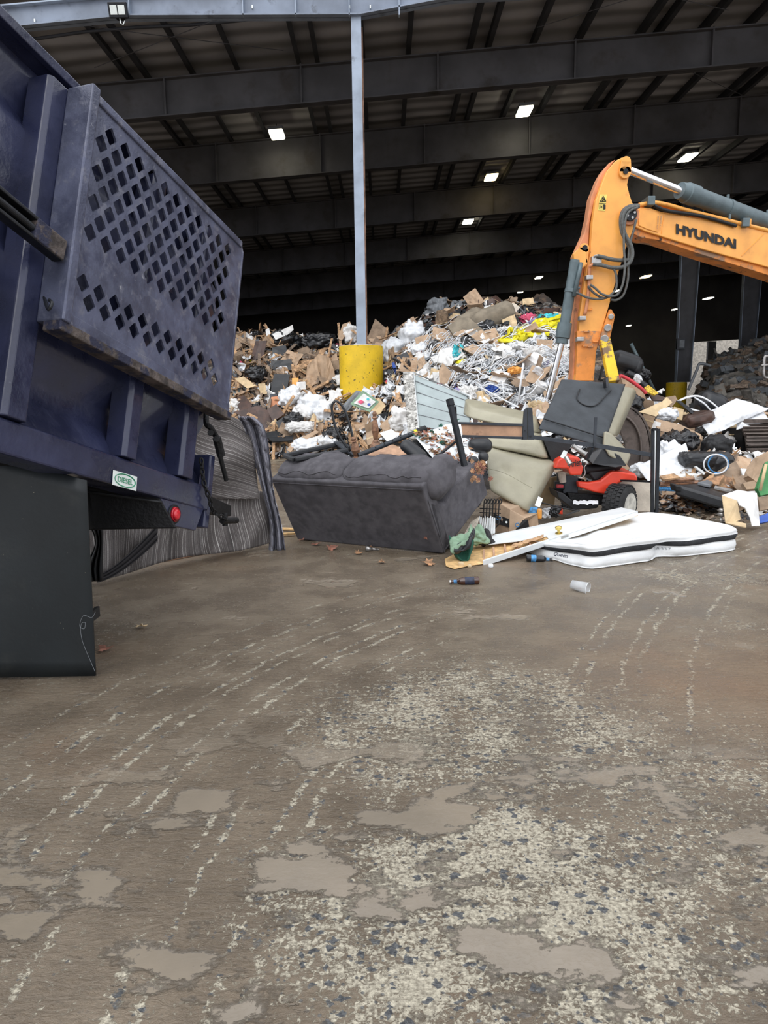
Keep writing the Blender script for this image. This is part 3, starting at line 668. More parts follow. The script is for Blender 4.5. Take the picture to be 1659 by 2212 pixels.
# ================================================= STRIPED CLOTH behind the truck
def stripe_mat(name, freq, base, light, thr):
    m, t, b = newmat(name)
    uv = t.new('ShaderNodeUVMap').outputs[0]; sp = t.new('ShaderNodeSeparateXYZ'); t.link(uv, sp.inputs[0])
    cb = t.new('ShaderNodeCombineXYZ'); t.link(t.m('MULTIPLY', sp.outputs[0], freq), cb.inputs[0])
    n = t.noise(cb.outputs[0], 1.0, 3.0, .7); n2 = t.noise(cb.outputs[0], .21, 2.0)
    cc = t.mix(t.step(n, thr, thr+.05), srgb(base), srgb(light)); cc = t.mix(t.step(n2, .55, .62), cc, srgb([x*.75+12 for x in base]))
    ob = t.new('ShaderNodeTexCoord').outputs['Object']
    cc = t.mix(t.step(t.noise(ob, 150, 2.0), .5, .6, 0, .35), cc, srgb((30, 28, 28)))
    t.link(cc, b.inputs['Base Color']); b.inputs['Roughness'].default_value = .9
    bp = t.new('ShaderNodeBump'); bp.inputs['Strength'].default_value = .4; bp.inputs['Distance'].default_value = .01
    t.link(n, bp.inputs['Height']); t.link(bp.outputs[0], b.inputs['Normal']); return m
SM = stripe_mat('striped_woven_fabric', 210, (98, 92, 90), (186, 182, 178), .53)
SM2 = stripe_mat('striped_hem_fabric', 110, (96, 96, 108), (190, 190, 200), .5)
ct = T('striped_rug', 'charcoal woven rug with thin pale stripes draped over a board behind the truck', 'rug', G(400, 1215))
def patch(name, fn, nu, nv, mt, uvf, solid=.008):
    mb = MB(); mb.grid(fn, nu, nv); o = mb.build(name, mt, ct, smooth=True, solid=solid)
    ul = o.data.uv_layers.new(name='UVMap')
    for lp in o.data.loops:
        vi = lp.vertex_index; u, v = (vi % (nu+1))/nu, (vi//(nu+1))/nv
        ul.data[lp.index].uv = uvf(u, v)
    return o
def cy(px): return 5.55 + (px - 195)/405*1.6
def f1(u, v):       # lower panel
    px = lerp(150, 590, u); top = lerp(960, 1068, u); bot = lerp(1262, 1168, u) + 6*math.sin(u*9)
    py = lerp(top, bot, v)
    w = .05*math.sin(u*34 + 2*math.sin(v*3 + u*4)) + .04*math.sin(u*11 + v*2)
    return P(px, py, cy(px) + w*(.3+v) - .10*v)
patch('main_panel', f1, 110, 30, SM, lambda u, v: (u + .02*math.sin(v*4+u*8), v))
def f2(u, v):       # upper drape, stripes slanting
    px = lerp(300, lerp(540, 560, v), u); top = lerp(890, 900, u) + 16*max(0, u-.82)/.18; py = lerp(top, 1078, v)
    return P(px, py, cy(px) - .10 + .05*math.sin(u*8 + v*9) - .1*v*(1-v) + .10*(1-v)**3)
patch('upper_drape', f2, 50, 24, SM, lambda u, v: (u*.38 - v*.46 + .06*math.sin(u*4), v))
def f3(u, v):       # hanging edge
    c = bez([V((532, 900, 0)), V((552, 925, 0)), V((566, 985, 0)), V((580, 1060, 0)), V((596, 1130, 0)), V((600, 1190, 0))], 30); k = min(len(c)-1, int(v*(len(c)-1)+.5)); q = c[k]
    w = lerp(34, 30, v)*(1 + .3*math.sin(v*7))
    return P(q.x - w*.55 + w*u, q.y + (5 if u < .5 else 0)*v, cy(q.x) - .16 + .05*math.sin(u*14 + v*2))
patch('hanging_edge', f3, 24, 40, SM2, lambda u, v: (u*.35 + .03*math.sin(v*5), v))
def f4(u, v):       # knotted dark lower corner
    px = lerp(196, 222, u) + 10*math.sin(v*6)*(1-u); return P(px, lerp(1140, 1256, v), 5.2 + .05*math.sin(u*20))
patch('bunched_corner', f4, 16, 12, M['black'], lambda u, v: (u, v))
def f5(u, v):
    px = lerp(210, 340, u); py = lerp(1250, 1150, u**1.4) + 14*(v-.5)*(1+1.5*u); return P(px, py, cy(px) - .25 + .03*math.sin(v*16))
patch('dark_hem_fold', f5, 20, 8, mat('dark_hem', (44, 42, 44), .9), lambda u, v: (u, v))
# board edge under the rug and loose slats
mb = MB(); mb.bar(G(345, 1214) + V((0, 0, .012)), G(583, 1170) + V((0, 0, .02)), .06, .02); o = mb.build('wooden_slat', M['tan_wood'], origin=G(345, 1214)); tag(o, 'orange-brown wooden slat under the lower edge of the striped rug', 'slat')
mb = MB(); mb.grid(lambda u, v: P(lerp(190, 560, u), lerp(lerp(1150, 1100, u), lerp(1240, 1168, u), v), cy(lerp(190, 560, u)) + .14), 4, 4)
o = mb.build('plywood_sheet', M['tan_wood'], origin=G(400, 1195), solid=.015); tag(o, 'tan plywood sheet propped behind the striped rug', 'board')
for i, (a, b, w) in enumerate((((612, 1145), (640, 1152), .07), ((600, 1163), (636, 1158), .06))):
    mb = MB(); mb.bar(G(*a) + V((-.1, 0, .02+.02*i)), G(*b) + V((.15, .1, .02)), w, .02); o = mb.build('wooden_slat', M['pine'], origin=G(*a)); tag(o, 'short pale pine slat ' + ('behind' if i == 0 else 'in front of') + ' another between the rug and the grey sofa', 'slat')
# ================================================= WASTE HEAP
CT = [(200, 20, 24, 3.4), (300, 19.8, 24, 3.6), (510, 19.3, 24, 3.85), (560, 19.3, 24, 3.75), (650, 19, 23.8, 3.55), (760, 18, 23.6, 3.6), (830, 17, 23.6, 3.55),
      (880, 15, 23.6, 3.9), (950, 13, 23.4, 4.55), (1000, 12, 23.2, 4.7), (1150, 11.4, 23, 4.55), (1230, 11, 22, 4.05), (1300, 10.6, 20.5, 3.2), (1345, 10.8, 18.0, 2.2),
      (1400, 10.2, 16.0, 1.5), (1480, 9.6, 15.0, 1.15), (1560, 9.4, 14.5, 1.0), (1660, 9.2, 14.2, 1.0), (1900, 9.2, 14.2, 1.0)]
def hp(px):
    if px <= CT[0][0]: return CT[0][1:]
    for a, b in zip(CT[:-1], CT[1:]):
        if px <= b[0]:
            t = (px - a[0])/(b[0]-a[0]); t = t*t*(3-2*t); return tuple(lerp(a[i], b[i], t) for i in (1, 2, 3))
    return CT[-1][1:]
def hz(x, y, detail=True):
    y0, y1, z1 = hp(830 + 1534*x/y)
    if y < y0: return -.3*(y0-y)
    if y <= y1: z = z1*((y-y0)/(y1-y0))**.85
    else: z = z1*max(0, 1 - ((y-y1)/5.0))
    k = min(1, (y-y0)/1.5)
    z += k*(.32*noise.noise(V((x*.7, y*.7, 1.0))) + .14*noise.noise(V((x*2.1, y*2.1, 4.0))))
    return z
def MP(px, py, lift=0.0):
    r = ray(px, py); r = r/r.y; Y = 8.6; last = Y
    while Y < 26:
        p = CAM + r*Y
        if p.z <= hz(p.x, p.y): break
        last = Y; Y += .12
    else:
        return None
    for _ in range(6):
        m_ = (last+Y)/2; p = CAM + r*m_
        if p.z <= hz(p.x, p.y): Y = m_
        else: last = m_
    return CAM + r*(Y - lift)
def MN(p):
    e = .15; return V((hz(p.x-e, p.y) - hz(p.x+e, p.y), hz(p.x, p.y-e) - hz(p.x, p.y+e), 2*e)).normalized()
def heap_mat():
    m, t, b = newmat('mixed_waste')
    tc = t.new('ShaderNodeTexCoord').outputs['Object']; c = None
    vo = t.new('ShaderNodeTexVoronoi'); t.link(tc, vo.inputs['Vector']); vo.inputs['Scale'].default_value = 4.5; vo.inputs['Randomness'].default_value = 1
    sc = t.new('ShaderNodeSeparateColor'); t.link(vo.outputs['Color'], sc.inputs[0])
    r = t.new('ShaderNodeValToRGB'); r.color_ramp.interpolation = 'CONSTANT'; t.link(sc.outputs[0], r.inputs[0])
    e = r.color_ramp.elements; cols = [(58, 52, 48), (120, 98, 80), (40, 40, 42), (150, 146, 140), (84, 70, 60), (176, 150, 120), (56, 58, 66)]
    e[0].color = srgb(cols[0]); e[1].position = .14; e[1].color = srgb(cols[1])
    for i in range(2, 7): q = e.new(.14*i + .02); q.color = srgb(cols[i])
    n = t.noise(tc, 8, 6.0, .7)
    c = t.mix(t.step(n, .35, .65), r.outputs[0], srgb((70, 62, 56)))
    t.link(c, b.inputs['Base Color']); b.inputs['Roughness'].default_value = .8
    bp = t.new('ShaderNodeBump'); bp.inputs['Strength'].default_value = 1; bp.inputs['Distance'].default_value = .12
    t.link(t.m('ADD', n, vo.outputs['Distance']), bp.inputs['Height']); t.link(bp.outputs[0], b.inputs['Normal']); return m
mb = MB()
def hf(u, v):
    px = lerp(150, 1880, u); y0, y1, z1 = hp(px); Y = lerp(y0-.3, y1+5, v); x = (px-830)/1534*Y
    z = hz(x, Y) + .10*noise.noise(V((x*5, Y*5, 2))) + .05*noise.noise(V((x*11, Y*11, 7)))
    return V((x, Y, max(-.05, z)))
mb.grid(hf, 260, 110)
o = mb.build('waste_heap', heap_mat(), smooth=False, origin=(0, 19, 0)); tag(o, 'long mound of compacted mixed waste under the loose rubbish', 'heap', kind='stuff')
# ---- loose scraps, uncountable
def inpoly(x, y, poly):
    c = False; n = len(poly); j = n-1
    for i in range(n):
        xi, yi = poly[i]; xj, yj = poly[j]
        if (yi > y) != (yj > y) and x < (xj-xi)*(y-yi)/(yj-yi)+xi: c = not c
        j = i
    return c
R_LEFT = [(490, 700), (560, 708), (700, 725), (700, 830), (640, 960), (600, 990), (540, 960), (490, 930)]
R_MID = [(690, 712), (870, 700), (905, 760), (900, 980), (640, 985), (640, 860), (690, 800)]
R_TOP = [(840, 700), (930, 655), (1160, 655), (1225, 690), (1225, 745), (960, 760), (860, 760)]
R_STR = [(870, 760), (960, 745), (1225, 700), (1230, 880), (1160, 915), (1010, 880), (900, 860)]
R_RIGHT = [(1340, 740), (1400, 815), (1659, 860), (1700, 1010), (1680, 1110), (1430, 1108), (1400, 1020), (1345, 900)]
R_LOW = [(900, 860), (1010, 870), (1160, 900), (1340, 860), (1400, 1000), (1400, 1050), (900, 1000)]
R_RB = [(1420, 1020), (1659, 1010), (1659, 1130), (1560, 1100), (1425, 1108)]
def samp(polys):
    poly = rnd.choice(polys)
    xs = [p[0] for p in poly]; ys = [p[1] for p in poly]
    for _ in range(60):
        x = rnd.uniform(min(xs), max(xs)); y = rnd.uniform(min(ys), max(ys))
        if inpoly(x, y, poly):
            p = MP(x, y)
            if p is not None: return p
    return None
def rndrot(n, tilt):
    n = (n + V((rnd.uniform(-1, 1), rnd.uniform(-1, 1), rnd.uniform(-1, 1)))*tilt).normalized()
    x = n.orthogonal().normalized(); a = rnd.uniform(0, 6.28); q = Quaternion(n, a); x = q @ x; return x, n.cross(x), n
def scraps(name, label, mats, cnt, polys, smin, smax, asp=.6, lift=.08, tilt=.6, spike=.15):
    mb = MB()
    for _ in range(cnt):
        p = samp(polys)
        if p is None: continue
        x, y, n = rndrot(MN(p), tilt); s_ = rnd.uniform(smin, smax)*.5; a = s_*rnd.uniform(asp*.5, asp*1.3)
        p = p + n*(rnd.random()*lift + .02) + V((0, -.05, 0)); mb.mi = rnd.randrange(len(mats))
        pts = []
        for j in range(3):
            for i in range(3):
                k = V((i-1, j-1)); pts.append(p + x*(k.x*s_ + rnd.uniform(-.2, .2)*s_) + y*(k.y*a + rnd.uniform(-.2, .2)*a) + n*rnd.uniform(-spike, spike)*s_*1.6)
        mb.add(pts, [(0, 1, 4, 3), (1, 2, 5, 4), (3, 4, 7, 6), (4, 5, 8, 7)])
    o = mb.build(name, mats, origin=(0, 19, 1)); tag(o, label, name.replace('_', ' '), kind='stuff'); return o
scraps('paper_scraps', 'countless torn white paper and plastic scraps strewn over the whole heap', [M['paper'], M['bagwhite'], M['paper']], 4200, [R_LEFT, R_MID, R_MID, R_STR, R_STR, R_STR, R_TOP, R_RIGHT, R_RB, R_LOW], .06, .26)
scraps('cardboard_scraps', 'countless torn bits of cardboard strewn over the heap', [M['card'], M['card2'], M['card3']], 2300, [R_LEFT, R_LEFT, R_MID, R_STR, R_TOP, R_RIGHT, R_RB, R_LOW], .07, .34)
scraps('dark_scraps', 'countless black and charcoal scraps between the brighter rubbish', [M['blackp'], M['bagblack'], M['brownboard'], M['greyp']], 3000, [R_LEFT, R_LEFT, R_MID, R_STR, R_TOP, R_TOP, R_RIGHT, R_LOW], .08, .38)
scraps('wood_splinters', 'countless splintered wood strips at the left of the heap', [M['oldwood'], M['greywood'], M['oldwood']], 1300, [R_LEFT, R_LEFT, R_LEFT, R_MID, R_RB], .25, .9, .12, .15, .8, .05)
scraps('coloured_rags', 'small bright rags and wrappers dotted over the heap', [M['blue'], M['pink'], M['turq'], M['red'], M['orange'], M['brightyellow'], M['purple'], M['gcloth']], 210, [R_LEFT, R_MID, R_STR, R_STR, R_TOP, R_RIGHT], .08, .3)
def litter(name, label, mats, cnt, cx, cy_, rx, ry, z, smin, smax):
    mb = MB()
    for _ in range(cnt):
        while True:
            a, b = rnd.uniform(-1, 1), rnd.uniform(-1, 1)
            if a*a+b*b < 1: break
        p = G(cx + a*rx, cy_ + b*ry); p.z = rnd.random()*z*(1-abs(a)*.8) + .01; x, y, n = rndrot(V((0, 0, 1)), .5); s_ = rnd.uniform(smin, smax)/2; mb.mi = rnd.randrange(len(mats))
        mb.add([p - x*s_ - y*s_*.5, p + x*s_ - y*s_*.6, p + x*s_*.8 + y*s_*.5 + n*s_*.3, p - x*s_*.9 + y*s_*.6], [(0, 1, 2, 3)])
    o = mb.build(name, mats, origin=G(cx, cy_)); tag(o, label, 'litter', kind='stuff')
litter('paper_litter', 'white paper crumbs scattered on wet floor at the left foot of the heap', [M['paper']], 420, 618, 975, 48, 14, .10, .06, .25)
litter('snowy_mulch', 'dirty snow and leaf mulch heaped behind the white mattress at right', [M['snowdirt'], M['snow'], M['card'], M['leaf'], M['greyp'], M['brownboard']], 2600, 1480, 1085, 75, 24, .22, .04, .2)
litter('floor_crumbs', 'small muddy crumbs on wet floor at right behind the mattress', [M['greywood'], M['blackp']], 160, 1520, 1120, 120, 22, .02, .02, .1)
# white strapping
mb = MB()
for i in range(620):
    p = samp([R_STR]);
    if p is None: continue
    px = 830 + 1534*p.x/p.y
    a = rnd.gauss(0, .7) + (-.25 if px < 1080 else .25); L = rnd.uniform(.5, 2.0); pts = []; d = V((math.cos(a), -math.sin(a)*.4, 0)); q = p.copy(); w = rnd.uniform(.007, .018); k = 9
    h0 = rnd.uniform(.0, .16); bend = rnd.uniform(-.22, .22)
    for j in range(k):
        s_ = q + d*(L/k); s_.z = 0
        z = hz(s_.x, s_.y); t = j/(k-1); q = V((s_.x, s_.y, z))
        pts.append(V((q.x, q.y - .05, max(z, 0) + h0*math.sin(math.pi*t)*1.5 + .08 + .04*math.sin(j*1.7+i))))
        if 830 + 1534*q.x/q.y > 1218 or (hz(q.x, q.y) < .9): break
        d = (Quaternion((0, 0, 1), bend) @ d)
    if len(pts) > 3: mb.tube(bez(pts, 16), w, 4, False, .35)
o = mb.build('plastic_strapping', M['bagwhite'], origin=(3, 18, 2), smooth=True); tag(o, 'tangle of white plastic straps and ribbons over the middle of the heap', 'strapping', kind='stuff')
# ---- item makers
def addthing(mb, name, mt, label, cat, group=None, c=None, **kw):
    if c is None:
        c = sum(mb.v, V((0, 0, 0)))/len(mb.v); c.z = min(v.z for v in mb.v)
    o = mb.build(name, mt, origin=c, **kw); tag(o, label, cat, group); return o
def flap(name, poly, mt, label, cat, tilt=1.0, thick=.02, crum=.03, lift=.55, Y=None, group=None, parent=None, cuts=2, lab2=None, off=(0, 0, 0)):
    cx = sum(p[0] for p in poly)/len(poly); cy_ = sum(p[1] for p in poly)/len(poly)
    if Y is None:
        q = MP(cx, cy_); Y = (q.y if q is not None else 23.5) - lift
    pts = [P(x, y, Y + tilt*Y/F*(cy_ - y)) + V(off) for (x, y) in poly]
    bm = bmesh.new(); vs = [bm.verts.new(p) for p in pts]; f = bm.faces.new(vs)
    bmesh.ops.triangulate(bm, faces=bm.faces); bmesh.ops.subdivide_edges(bm, edges=bm.edges, cuts=cuts, use_grid_fill=True); bmesh.ops.triangulate(bm, faces=bm.faces)
    nn = (pts[1]-pts[0]).cross(pts[2]-pts[1]).normalized(); sd = cx*.37; bm.verts.ensure_lookup_table()
    mb = MB(); vv = [v.co + nn*crum*2*noise.noise(v.co*2.2 + V((sd, 0, 0))) + nn*crum*.8*noise.noise(v.co*7 + V((sd, 2, 0))) for v in bm.verts]
    bm.verts.index_update(); mb.add(vv, [tuple(v.index for v in f.verts) for f in bm.faces]); bm.free()
    if parent is not None: return mb.build(name, mt, parent, solid=thick, label=label)
    return addthing(mb, name, mt, label, cat, group, solid=thick)
def blob(name, px, py, w, h, mt, label, cat, dep=.8, r=.35, amp=.12, amp2=.05, ns=3, ns2=8, Y=None, lift=.5, rot=0, group=None, n=12, bulge=.1, parent=None, flat=False):
    if Y is None:
        q = MP(px, py); Y = (q.y if q is not None else 23.5) - lift
    c = P(px, py, Y); sx, sz = w*Y/F/2, h*Y/F/2; sy = sx*dep; a = math.radians(rot)
    ax = (V((math.cos(a), 0, -math.sin(a))), V((0, 1, 0)), V((math.sin(a), 0, math.cos(a))))
    mb = MB(); s_ = min(sx, sz)
    mb.soft(c, (sx, sy, sz), ax, r=min(sx, sy, sz)*r*2, n=n, bulge=bulge, amp=amp*s_*2, ns=ns/s_*.5, seed=px*.13, amp2=amp2*s_*2, ns2=ns2/s_*.35)
    if parent is not None: return mb.build(name, mt, parent, smooth=True, label=label)
    return addthing(mb, name, mt, label, cat, group, smooth=True)
def bag(px, py, w, h, mt, label, **kw):
    kw.setdefault('amp', .22); kw.setdefault('amp2', .09); kw.setdefault('n', 22); kw.setdefault('r', .5)
    blob('garbage_bag' if mt is M['bagblack'] else 'plastic_bag', px, py, w, h, mt, label, 'bag', **kw)
def rod(name, pts, r, mt, label, cat, Y=None, lift=.3, dY=0, group=None, flat=1.0, seg=8, **kw):
    q = [P(x, y, (Y if Y else (MP(x, y) or P(x, y, 23)).y - lift) + dY*i) for i, (x, y) in enumerate(pts)]
    mb = MB(); mb.tube(bez(q, 24) if len(q) > 2 else q, r, seg, False, flat); return addthing(mb, name, mt, label, cat, group, smooth=True, c=q[0])
def carton(name, quad, dep, mt, label, cat='box', Y=None, lift=.4, tilt=.3, flaps=True, group=None):
    cx = sum(p[0] for p in quad)/4; cy_ = sum(p[1] for p in quad)/4
    if Y is None: Y = MP(cx, cy_).y - lift
    p = [P(x, y, Y + tilt*Y/F*(cy_-y)) for x, y in quad]; n = (p[1]-p[0]).cross(p[3]-p[0]).normalized()
    if n.y < 0: n = -n
    mb = MB(); mb.prism(p, n*dep)
    c = V((sum(q.x for q in p)/4, Y, min(q.z for q in p)))
    r = T(name, label, cat, c, group); mb.build('carton', mt, r, bevel=.006)
    if flaps:
        mb = MB(); a, b = p[0], p[1]; e = n*dep; up = (p[0]-p[3]).normalized()*dep*.45
        mb.prism([a, b, b + up - e*.4, a + up - e*.4], n*.006); mb.build('flap', mt, r)
        mb = MB(); m0 = (p[0]+p[3])/2; m1 = (p[1]+p[2])/2; w = (p[0]-p[3])*.07
        mb.prism([m0-w-n*.003, m1-w-n*.003, m1+w-n*.003, m0+w-n*.003], n*.003); mb.build('tape', M['card3'], r)
    return r
C = M
# --- left heap (near the truck)
flap('brown_board', [(552, 737), (577, 736), (566, 782), (541, 778)], C['brownboard'], 'dark brown board standing upright in the broken wood near the truck', 'board', .2, .05)
bag(614, 738, 62, 42, C['bagblack'], 'shiny black bin bag on the left ridge of the heap')
bag(690, 740, 66, 36, C['bagblack'], 'black bin bag on the ridge midway to the slim column')
bag(553, 808, 42, 30, C['bagblack'], 'small black bag low among the planks near the truck')
flap('white_board', [(588, 722), (632, 702), (634, 712), (622, 722), (596, 735)], C['paper'], 'crumpled white board jutting up behind the left black bag', 'board', .2, .02)
flap('white_card', [(573, 712), (581, 708), (584, 722), (576, 726)], C['paper'], 'small upright white card on the left ridge', 'card', .2, .01)
flap('white_carton', [(677, 740), (690, 735), (707, 752), (697, 760), (682, 757)], C['paper'], 'white folded carton in front of the middle ridge bag', 'carton', .3, .04)
flap('brown_carton', [(641, 757), (667, 747), (672, 760), (660, 768), (648, 764)], C['card2'], 'mid-brown carton on dark waste below the ridge', 'carton', .3, .05)
flap('black_crate_panel', [(588, 752), (617, 746), (622, 768), (590, 775)], C['blackp'], 'black plastic panel with rails below the left ridge bag', 'panel', .3, .06)
flap('black_bin', [(586, 782), (630, 778), (634, 800), (600, 806), (586, 798)], C['blackp'], 'black plastic bin with white sticker in left heap', 'bin', .3, .15)
flap('sticker_sheet', [(596, 790), (618, 787), (616, 797), (594, 799)], C['paper'], 'white sticker sheet on the black plastic bin', 'sheet', .3, .005, .005, lift=.55)
flap('black_cabinet_door', [(592, 808), (627, 809), (618, 852), (584, 850)], C['blackp'], 'black glossy cabinet door leaning left of the brown paper sheet', 'cabinet door', .2, .05, .01, lift=.5)
flap('grey_panel', [(584, 851), (618, 852), (612, 872), (580, 875)], C['steel_dk'], 'dark grey panel under the black cabinet door', 'panel', .3, .04, .01, lift=.5)
flap('slatted_drawer_front', [(586, 858), (612, 854), (606, 876), (580, 880)], C['orange_dusty'], 'orange wood-grain drawer front below the grey panel', 'drawer front', .3, .03, .01, lift=.6)
flap('kraft_paper', [(688, 765), (712, 772), (722, 800), (728, 845), (700, 856), (655, 868), (660, 820), (664, 790), (674, 782)], C['card'], 'tall creased brown paper sheet left of the front yellow bollard', 'paper', .25, .01, .08, lift=.7)
flap('brown_carton', [(715, 782), (733, 780), (734, 835), (722, 828)], C['card2'], 'brown carton tucked between the paper sheet and bollard', 'carton', .2, .2, .01, lift=.3)
flap('cardboard_sheet', [(507, 818), (526, 813), (554, 833), (535, 840)], C['card3'], 'pale rectangular cardboard sheet near the edge of the mesh door', 'cardboard', .6, .01)
flap('cardboard_sheet', [(558, 830), (573, 828), (577, 850), (563, 852)], C['card3'], 'upright pale cardboard piece right of a rectangular sheet', 'cardboard', .3, .01)
flap('blue_grey_scrap', [(503, 842), (522, 836), (516, 848), (503, 855)], C['cylgrey'], 'blue-grey plastic scrap at the very left of the heap', 'scrap', .6, .01)
flap('orange_box', [(631, 818), (645, 817), (641, 842), (632, 842)], C['orange'], 'small bright orange box in the middle of the left heap', 'box', .2, .1, .005)
flap('white_box', [(641, 826), (661, 825), (661, 842), (641, 843)], C['paper'], 'white box beside the small orange box', 'box', .2, .1, .005)
bag(628, 862, 52, 42, C['bagwhite'], 'white plastic bag below the black cabinet door')
bag(675, 880, 58, 48, C['bagwhite'], 'large clear white bag at the foot of the brown paper sheet')
bag(656, 893, 44, 30, C['paper'], 'rounded white bundle on the lower left heap')
bag(700, 893, 36, 50, C['bagwhite'], 'crumpled clear bag left of the yellow bollard base')
bag(508, 875, 22, 24, C['paper'], 'off-white pillow-like bundle beside the mesh door edge')
flap('brown_board', [(505, 862), (528, 854), (548, 880), (520, 888)], C['brownboard'], 'dark brown board lying behind the larger brown board', 'board', .9, .03, .01)
flap('brown_board', [(504, 890), (560, 876), (592, 895), (597, 918), (575, 935), (555, 938), (540, 910)], C['brownboard'], 'large dark brown broken board at the left foot of the heap', 'board', .7, .03, .015, lift=.5)
flap('brown_board', [(577, 885), (597, 873), (614, 895), (590, 912)], C['brownboard'], 'second dark brown broken board overlapping the large one', 'board', .5, .03, .015, lift=.8)
flap('black_tray', [(596, 912), (620, 896), (624, 902), (602, 925)], C['blackp'], 'black tray with tan rim right of the broken brown boards', 'tray', .7, .03, .005, lift=.8)
bag(634, 908, 40, 28, C['bagblack'], 'small black bag at the foot of the left heap')
bag(652, 923, 62, 20, C['paper'], 'long white flattened bundle at foot of the left heap', amp2=.2)
flap('blackboard_scrap', [(553, 940), (600, 930), (616, 934), (610, 944), (560, 948)], C['blackp'], 'flat black board with pale edge on the floor at the heap foot', 'board', 1.2, .03, .005, lift=.6)
flap('blackboard_scrap', [(580, 948), (634, 941), (632, 952), (590, 955)], C['blackp'], 'second flat black board nearest the paper crumbs', 'board', 1.2, .04, .005, lift=.6)
for i, (q, l) in enumerate((([(624, 960), (682, 930), (690, 934), (640, 962)], 'long cardboard strip slanting up from the paper crumbs'), ([(645, 955), (700, 938), (702, 946), (660, 960)], 'printed magazine-like strip beside the long cardboard strip'),
        ([(700, 930), (730, 915), (738, 930), (716, 948)], 'folded cardboard flap right of the magazine strip'), ([(620, 972), (632, 955), (640, 960), (628, 978)], 'small folded cardboard wedge at the foot of the heap'))):
    flap('cardboard_piece', q, C['paper'] if i == 1 else C['card'], l, 'cardboard', .8, .02, .01, lift=.7)
bag(665, 962, 60, 26, C['bagwhite'], 'crumpled white wrap on the floor in front of the cardboard strips')
bag(712, 955, 44, 26, C['bagwhite'], 'crumpled white wrap behind the black frame on the sofa')
bag(722, 938, 44, 30, C['bagblack'], 'black bag directly behind the black hoop')
# mid heap right of the bollard
flap('framed_poster', [(784, 843), (819, 868), (798, 890), (756, 873)], C['pgreen'], 'framed picture with pale green border leaning before the yellow bollard', 'picture', .3, .02, .003, Y=16.6)
flap('poster_print', [(786, 850), (812, 868), (796, 882), (764, 871)], C['paper'], None, None, .3, .004, .002, Y=16.57, parent=bpy.data.objects['framed_poster'])
for i, (x, y, w, h, c) in enumerate(((780, 868, 16, 9, 'pink'), (795, 862, 8, 6, 'turq'), (797, 874, 8, 7, 'blue'))):
    flap('print_patch', [(x-w/2, y), (x, y-h/2), (x+w/2, y), (x, y+h/2)], C[c], None, None, .3, .003, .001, Y=16.54, parent=bpy.data.objects['framed_poster'])
flap('clear_sheet', [(770, 842), (790, 848), (748, 890), (740, 876)], C['greyp'], 'translucent grey plastic sheet behind the framed picture', 'sheet', .3, .01, .03, Y=16.9)
flap('cardboard_sheet', [(820, 920), (876, 868), (874, 890), (845, 935), (828, 930)], C['card'], 'long slotted cardboard sheet sloping right of the wooden table leg', 'cardboard', .6, .01, .03, Y=14.6)
carton('cardboard_box', [(790, 935), (812, 925), (816, 955), (794, 962)], .3, C['card'], 'small cardboard box just behind the upturned table', Y=14.2)
flap('white_document', [(820, 935), (845, 925), (862, 940), (838, 956)], C['paper'], 'white printed sheet behind the telescopic pole', 'sheet', .8, .006, .02, Y=14)
bag(864, 905, 40, 46, C['paper'], 'white padded wrap left of the leaning box spring', Y=14.2)
bag(890, 930, 34, 40, C['bagwhite'], 'white plastic wrap under the leaning box spring', Y=12)
flap('cardboard_sheet', [(810, 690), (838, 712), (850, 745), (790, 742)], C['card2'], 'brown paper sack slumped on the ridge right of the slim column', 'sack', .3, .1, .05, lift=.5)
flap('cardboard_piece', [(740, 700), (756, 695), (760, 705), (738, 738), (730, 732)], C['card'], 'curled brown paper standing on the ridge left of the slim column', 'paper', .2, .05, .04)
bag(757, 722, 26, 36, C['paper'], 'white rag on the ridge just left of the slim column')
flap('plywood_offcut', [(800, 748), (812, 728), (832, 742), (824, 752)], C['card2'], 'brown carton corner above the yellow bollard at right', 'carton', .2, .1, .02)
bag(852, 762, 48, 60, C['bagwhite'], 'big white plastic bag right of the yellow bollard top')
bag(893, 728, 60, 56, C['bagwhite'], 'big translucent white bag on the ridge left of the taupe cushions')
bag(908, 760, 40, 36, C['bagwhite'], 'white bag hanging below the translucent ridge bag')
carton('black_speaker', [(827, 792), (848, 788), (850, 818), (828, 822)], .4, C['blackp'], 'black box speaker with two round dials beside the yellow bollard', 'speaker', flaps=False)
for x in (833, 843):
    q = MP(838, 806); mb = MB(); c = P(x, 806+(x-833)*-.1, q.y-.47); mb.cyl(c, c + V((0, .03, 0)), .045); mb.build('dial', C['metal'], bpy.data.objects['black_speaker'])
flap('blue_edge_board', [(846, 784), (852, 782), (862, 815), (856, 820)], C['blue'], 'blue-edged narrow board beside the black box speaker', 'board', .2, .02)
flap('black_case', [(848, 775), (882, 760), (896, 772), (930, 778), (928, 786), (886, 792)], C['blackp'], 'open black hard case below the white ridge bags', 'case', .4, .12, .02)
flap('cardboard_sheet', [(936, 704), (955, 712), (952, 768), (930, 762)], C['card'], 'upright folded cardboard beside the taupe cushion', 'cardboard', .2, .02, .03)
flap('cardboard_sheet', [(956, 784), (996, 826), (985, 838), (950, 826), (948, 800)], C['card'], 'angular cardboard sheet above the leaning box spring', 'cardboard', .3, .02, .02)
flap('white_carton', [(934, 804), (949, 806), (950, 830), (938, 825)], C['paper'], 'narrow white carton left of the angular cardboard sheet', 'carton', .2, .1, .01)
flap('product_box', [(930, 772), (948, 766), (950, 780), (938, 786)], C['paper'], 'white bag with dark printing above the narrow white carton', 'bag', .4, .05, .02)
